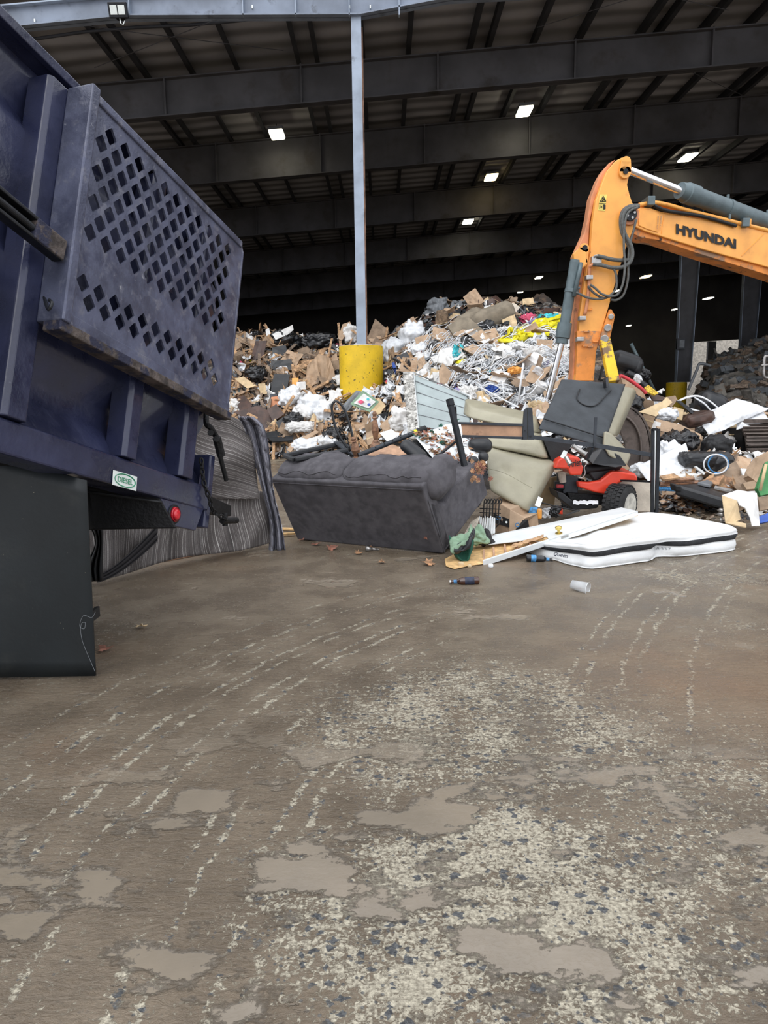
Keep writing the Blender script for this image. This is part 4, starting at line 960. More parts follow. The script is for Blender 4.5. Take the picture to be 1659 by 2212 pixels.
# ridge: grey bundle, taupe cushions, cream cloth
bag(945, 672, 48, 44, M['greyp'], 'dark grey furry bundle at the top left of the tall ridge', amp2=.1)
blob('rolled_rug', 955, 710, 24, 70, mat('furry_brown', (112, 94, 76), .95, 0, .25, 9, 1, 30), 'shaggy brown rolled rug hanging down from the ridge', 'rug', amp2=.1)
blob('sofa_cushion', 1012, 695, 66, 36, C['cushion'], 'taupe sofa arm slumped at the left of the ridge sofa', 'cushion', rot=-28, amp=.08, amp2=.0)
flap('sofa_cushion', [(966, 706), (1008, 684), (1052, 722), (990, 742)], C['cushion'], 'flat taupe sofa panel facing down the tall heap', 'panel', .4, .12, .02, lift=.8)
blob('sofa_cushion', 1062, 686, 86, 40, C['cushion'], 'long taupe sofa cushion under the cream cloth on the ridge', 'cushion', rot=-20, amp=.08, amp2=.0, lift=.6)
blob('sofa_cushion', 1136, 669, 36, 28, C['cushion'], 'taupe bolster at the right end of the ridge sofa', 'cushion', rot=-8, amp=.08, amp2=.0, Y=22.6)
flap('cream_cloth', [(1058, 662), (1110, 654), (1124, 662), (1108, 682), (1084, 697), (1074, 680)], C['cream'], 'cream cloth draped over the taupe cushions on the ridge', 'cloth', .3, .015, .06, Y=20.6)
bag(1015, 662, 50, 24, M['card2'], 'brown paper bundle behind the taupe cushions', Y=23)
bag(1050, 660, 40, 18, M['paper'], 'pale rag at the very top of the heap', Y=23)
for i, (x, y, w, h, c, l) in enumerate(((1185, 690, 44, 16, 'turq', 'turquoise cloth on the ridge beside the excavator cylinder'), (1208, 694, 26, 14, 'pink', 'magenta cloth on the ridge beside the excavator cylinder'),
      (1140, 690, 30, 16, 'pink', 'pale pink cloth right of the cream cloth'), (1160, 700, 32, 14, 'purple', 'lilac patterned rag below the turquoise cloth'), (1105, 702, 36, 14, 'blackp', 'black rag below the taupe cushions'),
      (1216, 716, 16, 26, 'turq', 'turquoise packet against the excavator cylinder'), (1090, 716, 26, 16, 'paper', 'white and grey rag bundle left of the yellow tape'), (1063, 843, 22, 18, 'blue', 'round blue roll low in the white strapping'),
      (1135, 848, 52, 18, 'blackp', 'dark navy padded jacket low in the white strapping'), (1154, 852, 20, 12, 'blue', 'blue hood lying on the dark jacket'), (1112, 800, 24, 12, 'orange', 'bright orange-red rag in the strapping'),
      (1010, 850, 32, 26, 'paper', 'cream lampshade-like bundle behind the leaning box spring'), (990, 762, 18, 26, 'turq', 'turquoise and yellow printed bag left in the strapping'), (1084, 764, 30, 14, 'pink', 'red-pink cloth in the centre of the strapping'),
      (1152, 778, 40, 44, 'paper', 'white printed sack right in the strapping'), (1128, 762, 14, 18, 'oldwood', 'mustard net bag in the strapping'), (1210, 770, 26, 40, 'paper', 'white paper stack beside the excavator rod'), (1160, 880, 40, 20, 'card3', 'cardboard tray with red bits above the olive cushion'))):
    blob('rag_bundle' if c not in ('card3',) else 'cardboard_tray', x, y, w, h, C[c], l, 'bundle', amp=.3, amp2=.3, n=16, ns=3)
# yellow tape bag
mb = MB()
for i in range(26):
    x0 = lerp(1068, 1180, rnd.random()**.8); y0 = 746 - (x0-1068)*.32 + rnd.uniform(-12, 10); pts = []
    for j in range(5):
        q = MP(x0 + j*rnd.uniform(4, 16), y0 - j*rnd.uniform(0, 6))
        if q is not None: pts.append(q + V((0, -.35 - .15*rnd.random(), rnd.uniform(0, .14))))
    if len(pts) > 2: mb.tube(bez(pts, 14), rnd.uniform(.04, .10), 6, False, .3)
addthing(mb, 'caution_tape', C['brightyellow'], 'long crumpled strip of bright yellow plastic on the upper heap', 'plastic', smooth=True)
rod('yellow_ribbon', [(968, 778), (990, 782), (1010, 776), (1030, 768), (1068, 756)], .05, C['brightyellow'], 'yellow plastic ribbon at the left of the strapping', 'ribbon', flat=.4)
rod('white_pole', [(1131, 785), (1117, 882)], .02, C['bagwhite'], 'long thin white rod standing upright in the strapping', 'rod', Y=13.6)
rod('metal_tube', [(1066, 698), (1089, 707)], .025, C['metal'], 'short shiny metal tube below the cream cloth', 'tube')
for i, (a, b, l) in enumerate((((925, 770), (1120, 880), 'long taut white strap running down to the right across the heap'), ((1130, 740), (1000, 800), 'taut white strap crossing the heap from upper right'), ((960, 845), (1090, 800), 'taut white strap above the leaning box spring'), ((1215, 740), (1100, 800), 'taut white strap near the excavator rod'))):
    rod('plastic_strap', [a, ((a[0]+b[0])/2, (a[1]+b[1])/2 + 3), b], .014, C['bagwhite'], l, 'strap', lift=.35, flat=.4)
# --- repeated debris as individuals
def scatter(name, cat, cnt, polys, labels, group, mk, mats, lift=.14):
    protos = []
    for k in range(4):
        mb = mk(k); o = mb.build(name, mats[k % len(mats)], origin=(0, 0, 0), solid=.012 if name in ('cardboard_piece', 'plastic_sheet') else 0, smooth=name in ('plastic_sheet',)); protos.append(o)
    for i in range(cnt):
        reg = i % len(polys); p = samp([polys[reg]])
        if p is None: p = samp([polys[reg]]) or V((0, 20, 2))
        o = protos[i] if i < 4 else protos[i % 4].copy()
        if i >= 4: COL.objects.link(o)
        x, y, n = rndrot(MN(p), .55); o.location = p + n*lift + V((0, -.12, 0)); s_ = rnd.uniform(.45, 1.0)
        o.rotation_euler = Matrix((x, y, n)).transposed().to_euler(); o.scale = (s_, s_, s_)
        tag(o, labels[reg], cat, group[reg])
def mk_plank(k):
    L = [1.5, 1.1, .8, 1.9][k]; mb = MB(); n = 6
    mb.grid(lambda u, v: V(((u-.5)*L, (v-.5)*.1 + .01*math.sin(u*9+k), .012*math.sin(u*3+k))), n, 1)
    f = len(mb.f); b = len(mb.v); mb.v += [v + V((.02, 0, .025)) for v in mb.v[:b]]
    for q in list(mb.f[:f]): mb.f.append([i+b for i in q[::-1]]); mb.fm.append(0)
    rim = list(range(n+1)) + list(range(2*n+1, n, -1))
    for i in range(len(rim)):
        a, c = rim[i], rim[(i+1) % len(rim)]; mb.f.append([a, c, c+b, a+b]); mb.fm.append(0)
    return mb
def mk_card(k):
    w, h = [(.75, .5), (.5, .45), (.9, .35), (.6, .6)][k]; mb = MB()
    mb.grid(lambda u, v: V(((u-.5)*w, (v-.5)*h*(1-.2*u*(k % 2)), .14*abs(u-.45)*(1+k*.4) + .05*noise.noise(V((u*3+k, v*3, 0))))), 8, 6); return mb
def mk_sheet(k):
    w = [.6, .8, .5, .7][k]; mb = MB()
    mb.grid(lambda u, v: V(((u-.5)*w + .1*noise.noise(V((u*3, v*3, k))), (v-.5)*w*.7 + .1*noise.noise(V((v*3, u*3, k+3))), .22*noise.noise(V((u*2.5, v*2.5, k+7))) + .07*abs(noise.noise(V((u*7, v*7, k+7)))))), 16, 14); return mb
def mk_bag(k):
    mb = MB(); mb.soft((0, 0, 0), [(.30, .22, .2), (.25, .2, .17), (.36, .2, .16), (.22, .2, .2)][k], r=.18, n=14, amp=.16, ns=4, seed=k*3.3, amp2=.05, ns2=8); return mb
def mk_box(k):
    a = [(.22, .16, .12), (.3, .12, .1), (.18, .18, .16), (.28, .2, .05)][k]; mb = MB(); mb.box((0, 0, 0), a); return mb
scatter('plank', 'plank', 96, [R_LEFT, R_LEFT, R_LEFT, R_MID], ['broken weathered lath in the splintered wood of the left heap']*3 + ['broken lath in the rubbish around the front yellow bollard'], ['laths in the left heap']*3 + ['laths near the front bollard'], mk_plank, [M['oldwood'], M['greywood'], M['card2'], M['oldwood']], .2)
scatter('cardboard_piece', 'cardboard', 150, [R_LEFT, R_MID, R_STR, R_TOP, R_RIGHT], ['bent cardboard piece lying in the left heap', 'bent cardboard piece near the front yellow bollard', 'bent cardboard piece amid the white strapping', 'bent cardboard piece on the tall ridge', 'bent cardboard piece in the low right heap'],
        ['cardboard in the left heap', 'cardboard near the front bollard', 'cardboard in the strapping', 'cardboard on the ridge', 'cardboard in the right heap'], mk_card, [M['card'], M['card3'], M['card2'], M['card']])
scatter('plastic_sheet', 'plastic', 130, [R_LEFT, R_MID, R_STR, R_STR, R_RIGHT], ['crumpled white plastic sheet in the left heap', 'crumpled white plastic sheet near the front bollard', 'crumpled white plastic sheet amid the strapping', 'crumpled white plastic sheet amid the strapping', 'crumpled white plastic sheet in the low right heap'],
        ['white plastic in the left heap', 'white plastic near the front bollard', 'white plastic in the strapping', 'white plastic in the strapping', 'white plastic in the right heap'], mk_sheet, [M['bagwhite'], M['paper'], M['bagwhite'], M['paper']])
scatter('garbage_bag', 'bag', 44, [R_LEFT, R_MID, R_TOP, R_RIGHT], ['half-buried black bag in the left heap', 'half-buried black bag near the front yellow bollard', 'half-buried black bag on the tall ridge', 'half-buried black bag in the low right heap'], ['black bags in the left heap', 'black bags near the front bollard', 'black bags on the ridge', 'black bags in the right heap'], mk_bag, [M['bagblack'], M['bagblack'], M['blackp'], M['bagblack']], .05)
scatter('small_box', 'box', 60, [R_LEFT, R_MID, R_STR, R_TOP], ['small closed box in the left heap', 'small closed box near the front bollard', 'small closed box amid the strapping', 'small closed box on the tall ridge'], ['boxes in the left heap', 'boxes near the front bollard', 'boxes in the strapping', 'boxes on the ridge'], mk_box, [M['card2'], M['blackp'], M['paper'], M['brownboard']], .08)
# --- far grey rubble on the right
def rub(u, v):
    px = lerp(1488, 1900, u); top = lerp(45, 40, u); Y = lerp(30, 50, v); x = (px-830)/1534*Y
    h = max(0, math.sin(min(1, v*1.15)*math.pi/2))*lerp(3.4, 5.2, min(1, max(0, u)*2.2)) * min(1, u*9)
    return V((x, Y, h + .5*noise.noise(V((x*.6, Y*.6, 0))) + .25*noise.noise(V((x*2, Y*2, 5))) - .1))
mb = MB(); mb.grid(rub, 110, 60); o = mb.build('rubble_heap', M['rubble'], origin=(20, 40, 0)); tag(o, 'dim grey heap of demolition rubble deep inside the hall at right', 'rubble', kind='stuff')
mb = MB()
for i in range(1500):
    u, v = rnd.random(), rnd.random(); p = rub(u, v); x, y, n = rndrot(V((0, 0, 1)), .9); s_ = rnd.uniform(.12, .5); mb.mi = rnd.randrange(3)
    mb.box(p + V((0, 0, .1)), (s_, s_*rnd.uniform(.2, .8), s_*rnd.uniform(.1, .4)), (x, y, n))
o = mb.build('rubble_chunks', [M['rubble'], M['greyp'], M['greywood']], origin=(20, 40, 1)); tag(o, 'countless concrete and lath chunks covering the far grey rubble', 'rubble', kind='stuff')
rod('leaning_pipe', [(1363, 742), (1414, 845)], .06, C['cylgrey'], 'long grey pipe leaning in the dark behind the excavator arm', 'pipe', Y=26)
rod('bent_pipe', [(1487, 842), (1505, 800), (1512, 786), (1535, 790)], .07, C['greyp'], 'bent grey pipe sticking out of the far rubble', 'pipe', Y=34)
mb = MB(); q = [P(x, y, 15) for x, y in ((1659, 770), (1652, 772), (1650, 800), (1652, 815), (1664, 816))]; mb.tube(bez(q, 20), .03); mb.tube([P(1645, 790, 15), P(1664, 788, 15)], .03); addthing(mb, 'handrail', C['metal'], 'pale metal handrail of the excavator at the right edge of the photo', 'handrail', smooth=True, c=P(1659, 815, 15))
# ================================================= EXCAVATOR
YE = 12.0
ex = T('excavator', 'orange tracked excavator reaching its arm down over the heap from the right', 'excavator', (G(1620, 1010).x, 13.5, 0))
def Q(x, y, dY=0.0): return P(x, y, YE + dY)
TH = .46
def arm(name, pts, mt, dep, dY=0.0, par=ex, bev=.012, **kw):
    mb = MB(); mb.prism([Q(x, y, dY) for x, y in pts], (0, dep, 0)); return mb.build(name, mt, par, bevel=bev, **kw)
stick = [(1353, 341), (1359, 347), (1361, 360), (1359, 380), (1355, 399), (1360, 420), (1366, 438), (1376, 447), (1382, 462), (1379, 478), (1370, 490), (1362, 510), (1353, 534), (1336, 588), (1318, 652), (1300, 715), (1288, 760), (1283, 822),
         (1242, 822), (1249, 760), (1252, 681), (1262, 610), (1268, 574), (1275, 551), (1280, 482), (1287, 433), (1304, 386), (1312, 368), (1330, 347), (1344, 340)]
so_ = arm('stick', stick, M['orange'], TH)
low = [(1247, 715), (1299, 715), (1287, 762), (1282, 822), (1243, 822), (1247, 760)]
arm('stick_tip', low, M['orange_worn'], TH+.02, -.01, bev=.004, label='scraped rusty tip of the stick')
# front edge box, lugs
arm('front_rail', [(1293, 385), (1304, 366), (1316, 352), (1330, 344), (1312, 368), (1300, 392), (1283, 436), (1274, 480), (1270, 550), (1262, 580), (1250, 680), (1244, 822), (1236, 822), (1243, 640), (1252, 578), (1240, 552), (1262, 505), (1270, 470), (1277, 425)], M['orange_dusty'], TH*.55, .12, label='dusty front edge plate')
for p_, q_ in (((1262, 536), (1256, 566)), ((1352, 349), (1350, 372))):
    mb = MB(); a, b = Q(*p_, -.03), Q(*q_, -.03); mb.cyl(a - V((0, .02, 0)), a + V((0, .03, 0)), .075, .075, 20); mb.cyl(b - V((0, .02, 0)), b + V((0, .03, 0)), .095, .095, 20)
    d = (b-a).normalized(); x = d.cross(V((0, 1, 0))); mb.prism([a - x*.075 + V((0, -.02, 0)), b - x*.095 + V((0, -.02, 0)), b + x*.095 + V((0, -.02, 0)), a + x*.075 + V((0, -.02, 0))], (0, .05, 0))
    k = mb.build('pin_cover', M['orange'], ex, bevel=.004); mb = MB()
    c = a if p_[0] == 1262 else b; mb.cyl(c - V((0, .05, 0)), c, .04, .04, 12); mb.build('bolt', M['blacksteel'], k)
arm('cylinder_lug', [(1238, 548), (1250, 536), (1268, 545), (1266, 572), (1258, 580), (1243, 572)], M['orange'], .1, -.08)
arm('lift_eye', [(1341, 560), (1348, 552), (1352, 540), (1344, 545)], M['orange_dusty'], .1, .05)
# pivot
mb = MB(); c = Q(1361, 464, -.05); mb.cyl(c, c + V((0, .1, 0)), .155, .155, 28); pv = mb.build('boom_pivot_boss', M['orange_dusty'], ex, bevel=.01)
mb = MB(); mb.cyl(c - V((0, .04, 0)), c, .10, .10, 24); mb.build('pivot_cap', M['blacksteel'], pv, bevel=.006)
for a in range(4):
    e = V((math.cos(a*1.57+.4), 0, math.sin(a*1.57+.4)))*.06; mb = MB(); mb.cyl(c + e - V((0, .06, 0)), c + e, .02, .02, 8); mb.build('bolt', M['metal'], pv)
# boom
def YB(x): return .10 + (x-1370)/289*.75
BX0 = P(1370, 470, YE + .1).x
def bo(x, y, o=0.0):
    r = ray(x, y); return CAM + r*((YE + .1 + o - .30*BX0)/(r.y - .30*r.x))
top = [(1374, 452), (1382, 447), (1404, 449), (1432, 458), (1520, 472), (1659, 498), (1800, 536), (2000, 640), (2100, 760)]
bot = [(2040, 800), (1960, 716), (1800, 622), (1659, 577), (1520, 539), (1417, 507), (1395, 500), (1370, 489), (1364, 478)]
mb = MB(); pl = [bo(x, y) for x, y in top+bot]; mb.prism(pl, (0, .50, 0)); boom = mb.build('boom', M['orange'], ex, bevel=.012)
# under flange
ub = [(1366, 482), (1395, 502), (1417, 509), (1520, 541), (1659, 579), (1800, 624)]; lb = [(1800, 640), (1659, 594), (1520, 551), (1420, 518), (1386, 513), (1368, 505)]
mb = MB(); mb.prism([bo(x, y, .05) for x, y in ub+lb], (0, .40, 0)); mb.build('boom_lower_flange', M['orange_worn'], ex, bevel=.006)
mb = MB(); mb.prism([bo(x, y, -.015) for x, y in ((1382, 452), (1404, 453), (1424, 462), (1428, 470), (1422, 502), (1398, 495), (1380, 487), (1380, 470))], (0, .02, 0)); np_ = mb.build('boom_nose_plate', M['orange'], ex, bevel=.008)
mb = MB(); xd = (bo(1590, 533) - bo(1461, 500)); xd = V((xd.x, xd.y, xd.z)).normalized(); nf = V((0, -1, 0)) ; yd = (bo(1461, 482)-bo(1461, 506)).normalized()
q0 = bo(1460, 505, -.012); wtx = (bo(1590, 537) - bo(1460, 505)).length
mb.text('HYUNDAI', q0, xd, yd, wtx, (bo(1461, 483)-bo(1461, 506)).length*.95, .004, .055)
for v in mb.v: pass
mb.build('lettering', M['black'], boom)
for i in range(2):
    mb = MB(); mb.text('R98130 A2/61', bo(1426 - i*6, 467, -.03), (bo(1424, 498) - bo(1426, 467)), (bo(1434, 467)-bo(1426, 467)), .22, .03, .003, .01); mb.build('stamp', M['orange_worn'], np_)
mb = MB(); mb.tube([bo(1650, 505, -.005), bo(1602, 553, -.005)], .006, 5); mb.build('weld_seam', M['orange'], boom)
mb = MB(); mb.tube([bo(1435, 463, -.003), bo(1429, 505, -.003)], .008, 5); mb.build('weld_seam', M['orange'], boom)
# stick cylinder on boom
a, b, c2 = Q(1359, 368, .22), Q(1470, 412, .30), bo(1700, 498, .22)
mb = MB(); mb.cyl(a, b, .062, .062, 20); rd = mb.build('chrome_rod', M['chrome'], ex, smooth=True, ang=40)
mb = MB(); d = (c2-b).normalized(); mb.lathe(b - d*.02, c2, [(0, .13), (.05, .15), (.055, .165), (.14, .165), (.142, .145), (1, .145)], 28); cb = mb.build('arm_cylinder', M['cylgrey'], ex, smooth=True, ang=40)
for t in (.42, .80):
    mb = MB(); p = b.lerp(c2, t); mb.cyl(p - d*.03, p + d*.03, .155, .155, 24); mb.tube([p + V((0, 0, .14)), p + V((0, 0, .22))], .025); mb.tube([p - V((.0, .1, .12)), p - V((0, .1, .2))], .02); mb.build('clamp_band', M['cylgrey'], cb, smooth=True, ang=40)
mb = MB(); mb.cyl(Q(1352, 360, .1), Q(1352, 360, .38), .09, .09, 16); mb.build('rod_eye', M['blacksteel'], rd)
# pipes on boom
for i, (o_, r_, mt_) in enumerate(((0, .035, 'orange'), (.10, .035, 'orange'), (.2, .03, 'orange_worn'))):
    mb = MB(); mb.tube(bez([bo(1380, 443 + i*2, o_), bo(1412, 438 + i*2, o_), bo(1440, 442+i*3, o_), bo(1480, 453+i*4, o_), bo(1560, 473+i*4, o_), bo(1659, 498+i*3, o_), bo(1800, 530, o_)], 30), r_); mb.build('hydraulic_pipe', M[mt_], ex, smooth=True)
mb = MB(); mb.tube(bez([bo(1412, 444, -.02), bo(1440, 455, -.05), bo(1480, 461, -.04), bo(1520, 468, -.05), bo(1560, 479, -.03), bo(1590, 488, -.04)], 30), .03); mb.build('cable_bundle', M['black'], ex, smooth=True)
for x, y in ((1398, 440), (1600, 486)):
    mb = MB(); mb.box(bo(x, y, .1), (.06, .2, .07)); mb.build('pipe_clamp', M['cylgrey'], ex, bevel=.01)
mb = MB(); mb.box(bo(1611, 482, .0), (.07, .06, .06)); mb.build('pipe_bracket', M['orange'], ex, bevel=.01)
# hoses
H_ = [[(1381, 444), (1360, 446), (1345, 458), (1341, 480), (1345, 505), (1356, 525), (1363, 545), (1362, 560), (1350, 562), (1325, 561), (1300, 555), (1290, 553)],
      [(1381, 446), (1362, 449), (1349, 460), (1345, 482), (1350, 506), (1362, 528), (1366, 548), (1361, 566), (1345, 577), (1320, 578), (1300, 573), (1281, 571)],
      [(1378, 448), (1362, 455), (1353, 468), (1348, 500), (1348, 540), (1350, 570), (1346, 610), (1335, 635), (1320, 640), (1312, 640)],
      [(1374, 474), (1368, 500), (1360, 530), (1357, 570), (1356, 605), (1347, 636), (1332, 648), (1318, 647)],
      [(1318, 576), (1328, 585), (1332, 605), (1330, 625), (1315, 640), (1295, 646), (1270, 643), (1250, 634), (1242, 631)],
      [(1275, 615), (1285, 622), (1300, 635), (1318, 641)], [(1270, 618), (1282, 632), (1300, 643), (1312, 643)]]
for i, h in enumerate(H_):
    mb = MB(); mb.tube(bez([Q(x, y, -.10 - .03*(i % 3)) for x, y in h], 50), .032 if i < 2 else .019); mb.build('hydraulic_hose', M['hose'], ex, smooth=True)
mb = MB(); mb.tube(bez([Q(1293, 553, -.1), Q(1286, 553, -.08), Q(1281, 560, -.05), Q(1280, 568, -.02)], 10), .022); mb.box(Q(1287, 562, -.03), (.08, .05, .05)); mb.build('valve_fitting', M['metal'], ex, smooth=True, ang=40)
mb = MB(); mb.tube(bez([Q(1284, 571, -.1), Q(1276, 574, -.08), Q(1273, 582, -.05), Q(1272, 620, -.05), Q(1268, 655, -.05), Q(1263, 680, -.05)], 20), .028); mb.build('stick_pipe', M['orange_dusty'], ex, smooth=True)
for x, y in ((1272, 600), (1257, 688), (1252, 733)):
    mb = MB(); mb.box(Q(x, y, -.06), (.055, .06, .035)); mb.build('pipe_clamp', M['metal'], ex, bevel=.01)
for x, y in ((1273, 669), (1267, 717), (1264, 748), (1275, 749), (1286, 738)):
    mb = MB(); mb.tube([Q(x-5, y-2, -.02), Q(x-5, y, -.04), Q(x+5, y, -.04), Q(x+5, y-2, -.02)], .012); mb.build('step_lug', M['orange_worn'], ex)
# warning sticker
mb = MB(); mb.prism([Q(1295.5, 420, -.006), Q(1311, 420, -.006), Q(1307, 456, -.006), Q(1292, 454.5, -.006)], (0, .004, 0)); ws = mb.build('warning_sticker', mat('sticker_yellow', (246, 216, 110), .5), ex)
mb = MB(); tri = [Q(1303.5, 423.5, -.012), Q(1309, 435, -.012), Q(1296.5, 435, -.012)]
for i in range(3): mb.tube([tri[i], tri[(i+1) % 3]], .005, 5)
mb.tube([Q(1301, 427, -.012), Q(1303, 431, -.012), Q(1301, 434, -.012)], .007, 5); mb.tube([Q(1304, 428, -.012), Q(1306, 433, -.012)], .007, 5); mb.build('pictogram', M['black'], ws)
mb = MB(); mb.tube([Q(1294, 439, -.012), Q(1309, 440, -.012)], .003, 5); mb.build('divider', M['black'], ws)
mb = MB(); mb.tube([Q(1296, 443, -.012), Q(1295, 451, -.012)], .004, 5); mb.cyl(Q(1299, 447, -.014), Q(1299, 447, -.01), .012); mb.tube([Q(1305, 442, -.012), Q(1305, 452, -.012)], .014, 5); mb.tube([Q(1307, 443, -.012), Q(1307, 451, -.012)], .010, 5); mb.build('pictogram', M['black'], ws)
# bucket cylinder (left of stick)
a, b, c2 = Q(1243, 562, -.02), Q(1213, 742, .02), Q(1184, 862, .1)
mb = MB(); mb.lathe(a, b, [(0, .08), (.03, .085), (.75, .085), (.751, .115), (.87, .12), (.93, .12), (.94, .10), (1, .10)], 24); cb = mb.build('bucket_cylinder', M['cylgrey'], ex, smooth=True, ang=40)
mb = MB(); mb.tube([Q(1255, 568, -.08), Q(1252, 585, -.1), Q(1240, 640, -.12)], .035); mb.build('feed_pipe', M['cylgrey'], cb, smooth=True)
mb = MB(); mb.cyl(Q(1236, 625, -.0), Q(1234, 633, -.0), .115, .115, 20); mb.tube([Q(1225, 624, -.05), Q(1252, 622, -.05)], .025); mb.build('clamp_band', M['cylgrey'], cb)
mb = MB(); mb.cyl(b, c2, .05, .05, 18); mb.build('chrome_rod', M['chrome'], cb, smooth=True, ang=40)
# bucket linkage ear and yellow link
mb = MB(); mb.prism([Q(x, y, -.06) for x, y in ((1317, 668), (1321, 668), (1329, 682), (1326, 695), (1318, 730), (1311, 738), (1298, 745), (1294, 748), (1297, 730), (1306, 700))], (0, .06, 0)); ear = mb.build('linkage_ear', M['orange_worn'], ex, bevel=.008)
for x, y, r_ in ((1320, 684, .045), (1313, 708, .06), (1306, 732, .065)):
    mb = MB(); mb.cyl(Q(x, y, -.10), Q(x, y, -.03), r_, r_, 18); o = mb.build('pin', M['metal'], ear, bevel=.008)
mb = MB(); mb.bar(Q(1306, 736, -.02), Q(1326, 826, -.4), .17, .12, (0, 1, 0)); mb.build('bucket_link', M['linkyellow'], ex, bevel=.01, label='bright yellow bucket link')
# bucket
def bk(x, y, o=0.0): return P(x, y, 10.4 + o)
out = [(1330, 905), (1337, 888), (1351, 879), (1370, 885), (1388, 903), (1400, 930), (1405, 960), (1405, 990), (1400, 1015), (1372, 1040), (1342, 1045), (1352, 1010), (1350, 960)]
bx = T('excavator_bucket', 'worn dark steel excavator bucket lying against the red mower', 'bucket', bk(1370, 1060))
for o_ in (0.0, 1.1):
    mb = MB(); mb.prism([bk(x, y, o_) for x, y in out], (0, .04, 0)); sp_ = mb.build('side_plate', M['steel_brown'], bx, bevel=.006)
mb = MB(); cs = bez([bk(*p) for p in out[1:11]], 40); n = len(cs)
mb.add(cs + [c + V((0, 1.12, 0)) for c in cs], [(i, i+1, n+i+1, n+i) for i in range(n-1)]); mb.build('curved_shell', M['steel_brown'], bx, smooth=True, solid=.04)
mb = MB(); mb.tube(bez([bk(x, y, -.03) for x, y in ((1336, 905), (1352, 900), (1370, 915), (1382, 940), (1386, 975), (1384, 1010))], 24), .03, 6, False, .5); mb.build('wear_strip', M['steel_brown'], bx, smooth=True)
mb = MB(); mb.prism([bk(x, y, -.05) for x, y in ((1372, 1020), (1383, 1018), (1376, 1060), (1368, 1060))], (0, .08, 0)); mb.build('cutting_tooth', M['cylgrey'], bx, bevel=.01)
# tracks at right
tk2 = V((1, 0, 0))
a = P(1580, 925, 13.0)
def track(x0, Y0_, par):
    # end drum profile in (Y,z): idler end faces the viewer
    r_ = .52; n = 40; L = 3.6; pts = []
    th = math.radians(28)
    for i in range(15): an = math.pi/2 + math.pi*i/14; pts.append((Y0_ + r_*math.cos(an), r_ + r_*math.sin(an) + .02))
    pts = [(Y0_ + L, 2*r_+.02)] + pts + [(Y0_ + L, .02)]
    c = bez([V((0, y, z)) for y, z in pts], 90); w = .95
    mb = MB(); d = 0; k = 0; last = None
    for i in range(len(c)-1):
        seg = c[i+1]-c[i]; d += seg.length
        if d >= .17:
            d = 0; t = seg.normalized(); nrm = V((0, -t.z, t.y))
            if nrm.dot(c[i] - V((0, Y0_+1, r_))) < 0: nrm = -nrm
            X = V((1, 0, 0)); p = c[i] + V((x0, 0, 0))
            m1 = MB(); m1.box(p, (w/2, .085, .018), (X, t, nrm)); 
            for g in (-.07, 0, .07): m1.box(p + t*g + nrm*.03, (w/2, .010, .022), (X, t, nrm))
            m1.build('track_shoe', M['steel_brown'], par, bevel=0)
    mb.box((x0, Y0_+1.7, r_), (w*.3, 1.7, r_*.8)); mb.build('track_frame', M['grime'], par, bevel=.02)
    mb = MB(); mb.cyl((x0-.25, Y0_, r_), (x0+.25, Y0_, r_), r_*.86, r_*.86, 32); mb.build('idler_wheel', M['grime'], par)
xc = P(1655, 960, 11.6).x
track(xc + .15, 12.1, ex)
mb = MB(); mb.box((xc+4.4, 14.5, 1.6), (1.3, 1.3, .35)); mb.build('machine_deck', M['blacksteel'], ex, bevel=.05)
mb = MB(); mb.box((xc+5.2, 14.2, 2.6), (.55, .9, .8)); mb.build('cab', M['orange'], ex, bevel=.08)
# ================================================= FOREGROUND
def pad(mb, c, thick, puff=0.0, nu=16, nv=16, p=8, amp=0.0, ns=3.0, seed=0, vec=None, dimple=None):
    """cushion-like slab: front corners c=[TL,TR,BR,BL]; goes back along vec (or away from the camera)"""
    c = [V(q) for q in c]; n = (c[1]-c[0]).cross(c[3]-c[0]).normalized()
    cen = sum(c, V((0, 0, 0)))/4
    if n.dot(cen - CAM) < 0: n = -n
    vec = V(vec) if vec is not None else n*thick
    T_ = vec.length; vd = vec.normalized()
    def pt(u, v, f):
        uu = 2*u-1; vv = 2*v-1; e = (max(0, 1-abs(uu)**p)*max(0, 1-abs(vv)**p))**(1.0/ (p*.35))
        q = c[0].lerp(c[1], u).lerp(c[3].lerp(c[2], u), v)
        bump = puff*(1-uu*uu)*(1-vv*vv) + (amp*noise.noise(q*ns + V((seed, 0, 0))) if amp else 0)
        if dimple:
            for (du, dv, dd) in dimple: bump -= dd*math.exp(-((u-du)**2 + (v-dv)**2)/.006)
        return q + vd*(T_*.5) + (vd*T_*.5*e + n*bump*e)*(1 if f else -1)
    def sm(t): return .5 - .5*math.cos(math.pi*t)*(.55) - .225*math.cos(math.pi*t)*1.0*0 if False else (lerp(t, .5-.5*math.cos(math.pi*t), .75))
    for f in (0, 1): mb.grid(lambda u, v: pt(sm(u), sm(v), f), nu, nv)
    return mb
def merge(o):
    bm = bmesh.new(); bm.from_mesh(o.data); bmesh.ops.remove_doubles(bm, verts=bm.verts, dist=1e-4); bmesh.ops.recalc_face_normals(bm, faces=bm.faces); bm.to_mesh(o.data); bm.free(); return o
